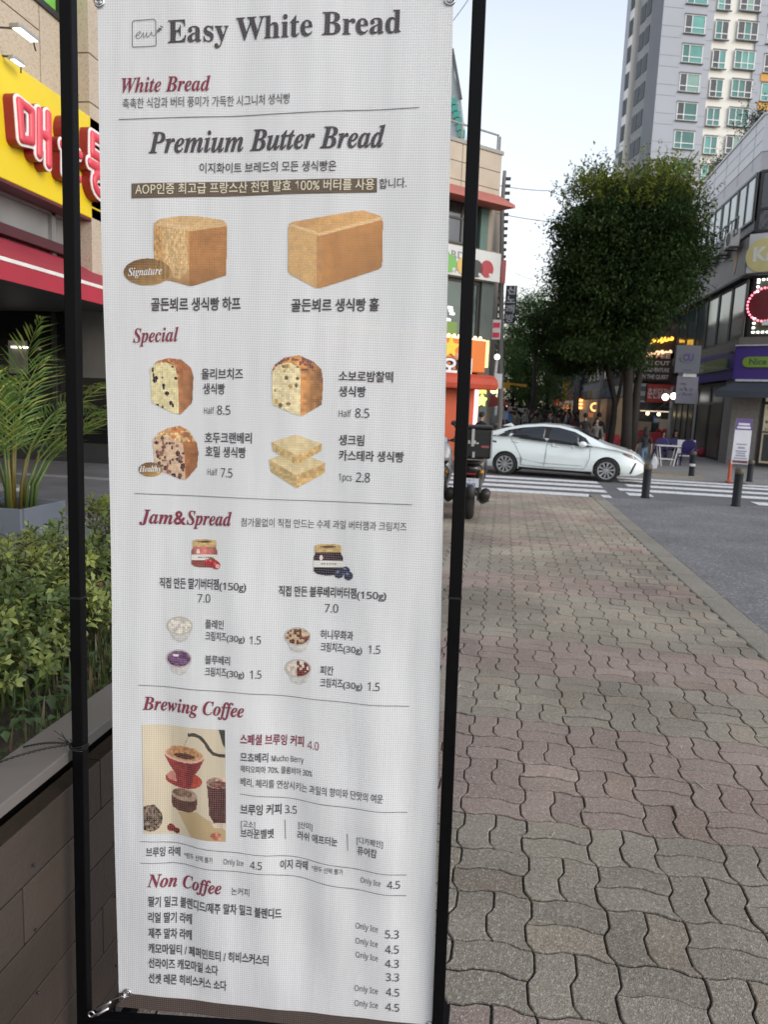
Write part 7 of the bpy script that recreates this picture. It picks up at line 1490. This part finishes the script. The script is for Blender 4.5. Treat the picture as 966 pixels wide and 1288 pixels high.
slab(0, 1, mat('board_white', (.58, .58, .62), .5, .04, 3), 'board'); slab(0, .25, mat('board_purple', (.10, .065, .19), .5), 'header', -.006, .004); slab(.92, .975, mat('board_maroon', (.14, .05, .05), .5), 'footer_strip', -.006, .004, .06)
for f0, f1, i in ((.10, .145, .16), (.17, .22, .1)): slab(f0, f1, mat('board_text_pale', (.6, .58, .65), .5), 'text_row', -.010, .003, i)
for f0, f1, i in ((.55, .575, .2), (.62, .66, .3), (.70, .73, .18), (.75, .775, .25), (.80, .83, .2), (.86, .885, .12)): slab(f0, f1, mat('board_text_grey', (.25, .25, .32), .6), 'text_row', -.008, .003, i)
mb = MB(); q = (c + d) / 2; mb.bx(q[0] - .05, q[0] + .05, nb_y + .03, nb_y + .08, gz(nb_y) - .14, q[2] + .2); mb.bx(q[0] - .25, q[0] + .25, nb_y - .12, nb_y + .25, gz(nb_y) - .14, gz(nb_y) - .09); P0(mb, 'stand', mat('stand_grey', (.12, .12, .13), .5), par=nb)
def folding_table(label, p, w, h):
    t = thing('folding_table', label, 'table', p); m_ = mat('table_white', (.58, .57, .58), .5, .05, 3)
    mb = MB(); mb.bx(-w / 2, w / 2, -.3, .3, h - .035, h); mb.build('tabletop', m_, t, bevel=.008)
    for s in (-1, 1):
        for r in (-1, 1): mb = MB(); mb.bar((s * (w / 2 - .1), r * .24, h - .04), (s * (w / 2 - .22), r * .24, .0), .035); mb.build('leg', m_, t)
    mb = MB(); mb.bar((-w / 2 + .16, -.24, .25), (w / 2 - .16, -.24, .25), .028); mb.build('crossbar', m_, t); mb = MB(); mb.bar((-w / 2 + .16, .24, .25), (w / 2 - .16, .24, .25), .028); mb.build('crossbar', m_, t); return t
tp = gnd(838, 585); kx = tp[1] / FPX; folding_table('white folding table in front of the corner store beside the purple chair', (tp[0], tp[1], gz(tp[1]) - .02), 28 * kx, 24.5 * kx)
def plastic_chair(label, p, rz, s=1., col=(.028, .017, .11), group='plastic chairs outside the corner store'):
    t = thing('plastic_chair', label, 'chair', p, rz, group); m_ = mat('chair_%d' % int(col[2] * 100 + col[0] * 1000), col, .45, .1, 4)
    mb = MB(); mb.bx(-.24 * s, .24 * s, -.24 * s, .24 * s, .42 * s, .46 * s); mb.build('seat', m_, t, bevel=.02)
    mb = MB(); n = 9; prof = [(-.25, .46), (-.27, .7), (-.22, .88), (-.12, .95), (0, .965), (.12, .95), (.22, .88), (.27, .7), (.25, .46)]
    mb.prism([(x * s, .22 * s + .0 * z, z * s) for x, z in prof], (0, .035 * s, 0)); mb.build('backrest', m_, t, bevel=.01)
    for q in (-1, 1):
        mb = MB(); mb.tube([(q * .26 * s, .22 * s, .66 * s), (q * .28 * s, .0, .66 * s), (q * .27 * s, -.22 * s, .64 * s), (q * .25 * s, -.24 * s, .45 * s)], .025 * s, 8); mb.build('armrest', m_, t, smooth=True)
        for r in (-1, 1): mb = MB(); mb.bar((q * .21 * s, r * .21 * s, .43 * s), (q * .25 * s, r * .25 * s, 0), .04 * s); mb.build('leg', m_, t)
    return t
q = gnd(862, 586); plastic_chair('big purple plastic chair right of the white folding table', (q[0], q[1], gz(q[1]) - .02), math.radians(-30), 1.02)
q = gnd(832, 580); plastic_chair('purple plastic chair behind the white table, under the seated person in blue', (q[0], q[1] + .5, gz(q[1]) - .02), PI, .95)
q = gnd(848, 580); plastic_chair('purple plastic chair behind the table, under the seated dark person', (q[0], q[1] + .5, gz(q[1]) - .02), PI, .95)
t = thing('folding_screen', 'white plastic screen leaning behind the big purple chair', 'screen', gnd(866, 581)); a, b = atY(853, 553, tp[1] + 1), atY(874, 575, tp[1] + 1); mb = MB(); mb.bx(a[0], b[0], tp[1] + 1, tp[1] + 1.06, b[2], a[2]); P0(mb, 'panel', mat('screen_white', (.5, .5, .5), .5), .02, par=t)
mb = MB()
for s in (0, 1): x = a[0] + .06 + (b[0] - a[0] - .12) * s; mb.bx(x - .03, x + .03, tp[1] + 1, tp[1] + 1.06, gz(tp[1]) - .03, b[2])
P0(mb, 'leg', mat('screen_white', None), par=t)
q = gnd(882, 577); t = thing('red_bag', 'small red bag on the pavement by the store glass', 'bag', (q[0], q[1], gz(q[1]))); mb = MB(); mb.ell((0, 0, .17), (.26, .2, .19)); mb.build('sack', mat('bag_red', (.35, .03, .06), .6), t, smooth=True); mb = MB(); mb.torus(M_((0, 0, .36), (1, 0, 0), (0, 0, 1), (0, 1, 0)), .08, .015, 16, 6); mb.build('handle', mat('bag_red', None), t)
for k, (px, py) in enumerate(((762, 572), (775, 574), (806, 568), (822, 566), (835, 566))):
    q = gnd(px, py); s = .95; plastic_chair(['red plastic chair left of the leaning trunk', 'red plastic chair between the two trunks', 'red plastic chair left behind the woman in black', 'red plastic chair right behind the woman in black', 'red plastic chair beside the seated people'][k], (q[0], q[1], gz(q[1]) - .02), RNG.uniform(0, 6), s, (.42, .02, .03), 'red plastic chairs outside the shops')
blade('red_screen', 'low red screen printed along the shop terrace behind the woman', 797, 543, 832, 556, 38, (.48, .02, .03), None, cat='screen'); 

# ================================================================== PEOPLE
def make_body(pose):
    """One continuous skinned figure, 1.0 = 1 m; returns (vertices, faces, material zone per face). Forward is -Y."""
    J = {}; E = []; 
    def j(n, p, r, par=None): J[n] = (p, r); par and E.append((par, n))
    H = dict(stand=(0, 0), walk=(.16, -.16), sit=(0, 0))[pose]; sit = pose == 'sit'; hp = .50 if sit else .90
    j('pelvis', (0, 0, hp), (.15, .11)); j('waist', (0, .01, hp + .16), (.125, .095), 'pelvis'); j('chest', (0, .0, hp + .36), (.155, .11), 'waist'); j('neck0', (0, .005, hp + .53), (.075, .07), 'chest'); j('neck', (0, -.005, hp + .60), (.052, .052), 'neck0'); j('jaw', (0, -.025, hp + .66), (.066, .075), 'neck'); j('head', (0, -.012, hp + .74), (.080, .098), 'jaw'); j('crown', (0, .0, hp + .81), (.060, .075), 'head')
    j('nose', (0, -.118, hp + .705), (.012, .014), 'jaw')
    for s, f in ((-1, H[0]), (1, H[1])):
        k = 'l' if s < 0 else 'r'
        if sit: pts = [('hip', (s * .09, -.02, hp - .02), .088), ('knee', (s * .11, -.42, hp - .01), .062), ('ankle', (s * .11, -.42, .09), .042), ('toe', (s * .12, -.56, .04), .036)]
        else: pts = [('hip', (s * .09, 0, hp - .07), .090), ('knee', (s * .095, -f - .02, .49), .060), ('ankle', (s * .095, -f * 1.2 + (.12 if f < 0 else 0), .09 + (.05 if f < 0 else 0)), .040), ('toe', (s * .11, -f * 1.2 - .13 + (.12 if f < 0 else 0), .035), .034)]
        prev = 'pelvis'
        for n, p, r in pts: j(n + k, p, (r, r), prev); prev = n + k
        a = -f * .8; sw = .0
        arm = [('sh', (s * .175, .0, hp + .47), .062), ('el', (s * .235, .02 - a * .5, hp + .20), .042), ('wr', (s * .245, -.05 - a, hp - .03), .029), ('palm', (s * .243, -.065 - a * 1.05, hp - .11), .034)]
        if sit: arm = [('sh', (s * .175, 0, hp + .47), .062), ('el', (s * .24, -.06, hp + .22), .042), ('wr', (s * .16, -.26, hp + .16), .029), ('palm', (s * .13, -.33, hp + .15), .034)]
        prev = 'neck0' if False else 'chest'
        for n, p, r in arm: j(n + k, p, (r, r * .9), prev); prev = n + k
        pw = np.array(J['palm' + k][0]); dirn = pw - np.array(J['wr' + k][0]); dirn /= np.linalg.norm(dirn)
        for q, (off, ln) in enumerate(((-.027, .065), (-.009, .078), (.009, .073), (.027, .058))):
            side_v = np.array([0, 1., 0]) if not sit else np.array([1., 0, 0]); b0 = pw + side_v * off + dirn * .02; m1 = b0 + dirn * ln * .55; m2 = m1 + dirn * ln * .4 + np.array([-s * .018, 0, 0]) * (not sit)
            j('f%d%s' % (q, k), tuple(m1), (.0095, .0095), 'palm' + k); j('g%d%s' % (q, k), tuple(m2), (.008, .008), 'f%d%s' % (q, k))
        th = pw + np.array([-s * .02, -.035, .01]) if not sit else pw + np.array([-s * .035, .0, .02]); j('th' + k, tuple(th + dirn * .015), (.011, .011), 'palm' + k); j('tt' + k, tuple(th + dirn * .045), (.009, .009), 'th' + k)
    names = list(J); me = bpy.data.meshes.new('body'); me.from_pydata([J[n][0] for n in names], [(names.index(a), names.index(b)) for a, b in E], [])
    o = bpy.data.objects.new('body', me); COL.objects.link(o); sk = o.modifiers.new('skin', 'SKIN'); sk.branch_smoothing = .6; sb = o.modifiers.new('sub', 'SUBSURF'); sb.levels = sb.render_levels = 1
    for i, n in enumerate(names): me.skin_vertices[0].data[i].radius = J[n][1]; me.skin_vertices[0].data[i].use_root = n == 'pelvis'
    bpy.context.view_layer.update(); m2 = bpy.data.meshes.new_from_object(o.evaluated_get(bpy.context.evaluated_depsgraph_get())); bpy.data.objects.remove(o); bpy.data.meshes.remove(me)
    zone = []
    wr = [np.array(J['wr' + k][0]) for k in 'lr']; el = [np.array(J['el' + k][0]) for k in 'lr']
    for p in m2.polygons:
        c = np.array(p.center); da = min(np.linalg.norm(c - q) for q in wr + [np.array(J['palm' + k][0]) for k in 'lr']); dl = min(np.linalg.norm(c - (w * .65 + e * .35)) for w, e in zip(wr, el))
        if c[2] < .075: zone.append(3)
        elif c[2] > hp + .575 or da < .125 and abs(c[0]) > (.05 if sit else .19): zone.append(0)
        elif dl < .16 and abs(c[0]) > .2: zone.append(4)
        elif c[2] < hp + .06 and not (abs(c[0]) > .2 and c[2] > hp - .2): zone.append(2)
        else: zone.append(1)
    m2.polygons.foreach_set('material_index', np.array(zone, np.int32)); m2.polygons.foreach_set('use_smooth', np.ones(len(zone), bool)); m2.update()
    return m2, hp
BODY = {p: make_body(p) for p in ('stand', 'walk', 'sit')}
def cmat(kind, c): return mat('%s_%d_%d_%d' % (kind, *[int(q * 200) for q in c]), c, .8 if kind != 'skin' else .5, .1, 6)
SKIN = (.36, .22, .15)
def hair_mesh(hp, long_, parent, m_):
    mb = MB(); n = 20; vs = []; prof = [(0, .095), (.05, .088), (.078, .055), (.092, .0), (.09, -.05)] + ([(.10, -.12), (.105, -.2), (.09, -.28), (.05, -.30)] if long_ else [(.075, -.07), (.05, -.085)])
    c = np.array([0, .012, hp + .755])
    for r, z in prof:
        for i in range(n):
            a = 2 * PI * i / n; x, y = r * math.cos(a), r * 1.16 * math.sin(a)
            if z < .03 and y < -.02: y = -.02 - (y + .02) * -.12 if z < .0 else y * .9    # leaves the face free
            if z < -.08: y = max(y, .0) * .8 + .035; x *= 1.05
            vs.append(tuple(c + (x, y, z)))
    mb.add(vs, [(i * n + k, i * n + (k + 1) % n, (i + 1) * n + (k + 1) % n, (i + 1) * n + k) for i in range(len(prof) - 1) for k in range(n)])
    o = mb.build('hair', m_, parent, smooth=True); return o
def person(label, px, pfeet, Y, height, pose, rz, top, pants, shoes=(.05, .05, .05), hair=(.012, .010, .009), long_=False, sleeves=None, group=None, z0=0.):
    p = atY(px, pfeet, Y); me, hp = BODY[pose]; me = me.copy(); tall = 1.71; s = height / tall
    t = thing('person', label, 'person', (p[0], Y, gz(Y) + z0), rz, group); t.scale = (s, s, s)
    b = link('body', me, [cmat('skin', SKIN), cmat('cloth', top), cmat('cloth', pants), cmat('shoe', shoes), cmat('cloth' if sleeves else 'skin', sleeves or SKIN)], t)
    hair_mesh(hp, long_, t, cmat('hair', hair))
    return t
pw_ = gnd(808, 596, -.03); hgt = (atY(812, 539, pw_[1])[2] - gz(pw_[1]) + .03)
wm_ = person('woman with long black hair, black top and blue jeans walking away with a white bag', 808, 596, pw_[1], hgt, 'walk', PI + .25, (.010, .011, .016), (.085, .125, .18), (.35, .28, .2), long_=True)
hx = wm_.matrix_basis
wb = thing('carrier_bag', 'white plastic carrier bag hanging from the hand of the woman in black', 'bag', atY(824, 590, pw_[1])); mb = MB(); q0, q1 = atY(820.5, 574, pw_[1] - .05), atY(827, 590, pw_[1] - .05); w = (q1[0] - q0[0])
mb.prism([(q0[0] + w * .2, pw_[1] - .1, q0[2]), (q0[0] + w * .75, pw_[1] - .1, q0[2]), (q1[0], pw_[1] - .1, (q0[2] + q1[2]) / 2), (q1[0] - .02, pw_[1] - .1, q1[2]), (q0[0] + .02, pw_[1] - .1, q1[2]), (q0[0] - .02, pw_[1] - .1, (q0[2] + q1[2]) / 2)], (0, .14, 0)); P0(mb, 'sack', mat('bag_white', (.66, .66, .68), .45, .08, 12, .5, 20, trans=.2), .03, par=wb)
mb = MB(); mb.tube([(q0[0] + w * .25, pw_[1] - .03, q0[2] - .01), (q0[0] + w * .4, pw_[1] - .03, q0[2] + .1), (q0[0] + w * .65, pw_[1] - .03, q0[2] - .01)], .012, 6); P0(mb, 'handle', mat('bag_white', None), par=wb)
person('man in black seen from behind above the car windscreen', 733, 575, 30, 1.76, 'stand', PI, (.012, .012, .014), (.012, .012, .014), sleeves=(.012, .012, .014))
person('person in a black hooded top behind the one in grey, near the leaning trunk', 750, 575, 31, 1.78, 'stand', PI - .4, (.012, .011, .012), (.02, .02, .02), sleeves=(.012, .011, .012))
person('person in a grey patterned top walking towards the crossing above the car bonnet', 747, 582, 28.5, 1.6, 'walk', .2, (.11, .105, .095), (.02, .02, .022), sleeves=(.11, .105, .095), long_=False)
q = gnd(832, 580); person('person in a blue violet top sitting behind the white table', 832, 580, q[1] + .45, 1.55, 'sit', 0, (.09, .08, .32), (.03, .03, .05), sleeves=(.09, .08, .32)).location.z = gz(q[1]) - .03
q = gnd(847, 580); person('person in a dark wine top sitting behind the white table beside the blue one', 847, 580, q[1] + .45, 1.6, 'sit', .3, (.035, .010, .014), (.02, .02, .02), sleeves=(.035, .01, .014), long_=True).location.z = gz(q[1]) - .03
person('person in black standing at the corner of the orange snack bar', 604, 560, 24.5, 1.72, 'stand', PI - .6, (.010, .010, .012), (.012, .012, .014), sleeves=(.010, .010, .012), z0=-.1)
bq = (atY(612, 548, 25)[0], 25, gz(25) - .12); scooter('moped', 'small pale moped parked by the orange snack bar beside the person in black', bq, math.radians(-60), (.30, .29, .27), False, '1190')
cols = [(.02, .02, .022), (.05, .05, .06), (.12, .03, .03), (.03, .035, .06), (.30, .29, .28), (.08, .06, .05), (.02, .02, .03), (.16, .14, .12)]
for k in range(64):
    px = RNG.uniform(630, 727); Y = RNG.uniform(36, 78); c, d = cols[int(RNG.integers(8))], cols[int(RNG.integers(4))]
    person('distant pedestrian in the crowd filling the shopping street beyond the car roof', px, 520, Y, RNG.uniform(1.55, 1.8), ['stand', 'walk'][int(RNG.integers(2))], RNG.uniform(0, 6.28), c, d, sleeves=c, long_=RNG.random() < .4, group='crowd on the shopping street', z0=-.1)

# ------------------------------------------------------------------ small things on the road
q = gnd(797, 608, -.13); t = thing('manhole_cover', 'dark round manhole cover between the two crossing halves near the car nose', 'manhole cover', (q[0], q[1], RO(q[1]) + .006)); mb = MB()
mb.lathe([(0, .004), (.30, .004), (.31, 0)], None, 28); mb.build('lid', mat('cast_iron', (.035, .033, .032), .6, .3, 20, .5, 60), t); mb = MB(); mb.lathe([(.32, 0), (.325, .006), (.38, .006), (.39, 0)], None, 28); mb.build('rim_ring', mat('iron_ring', (.10, .095, .09), .7), t)
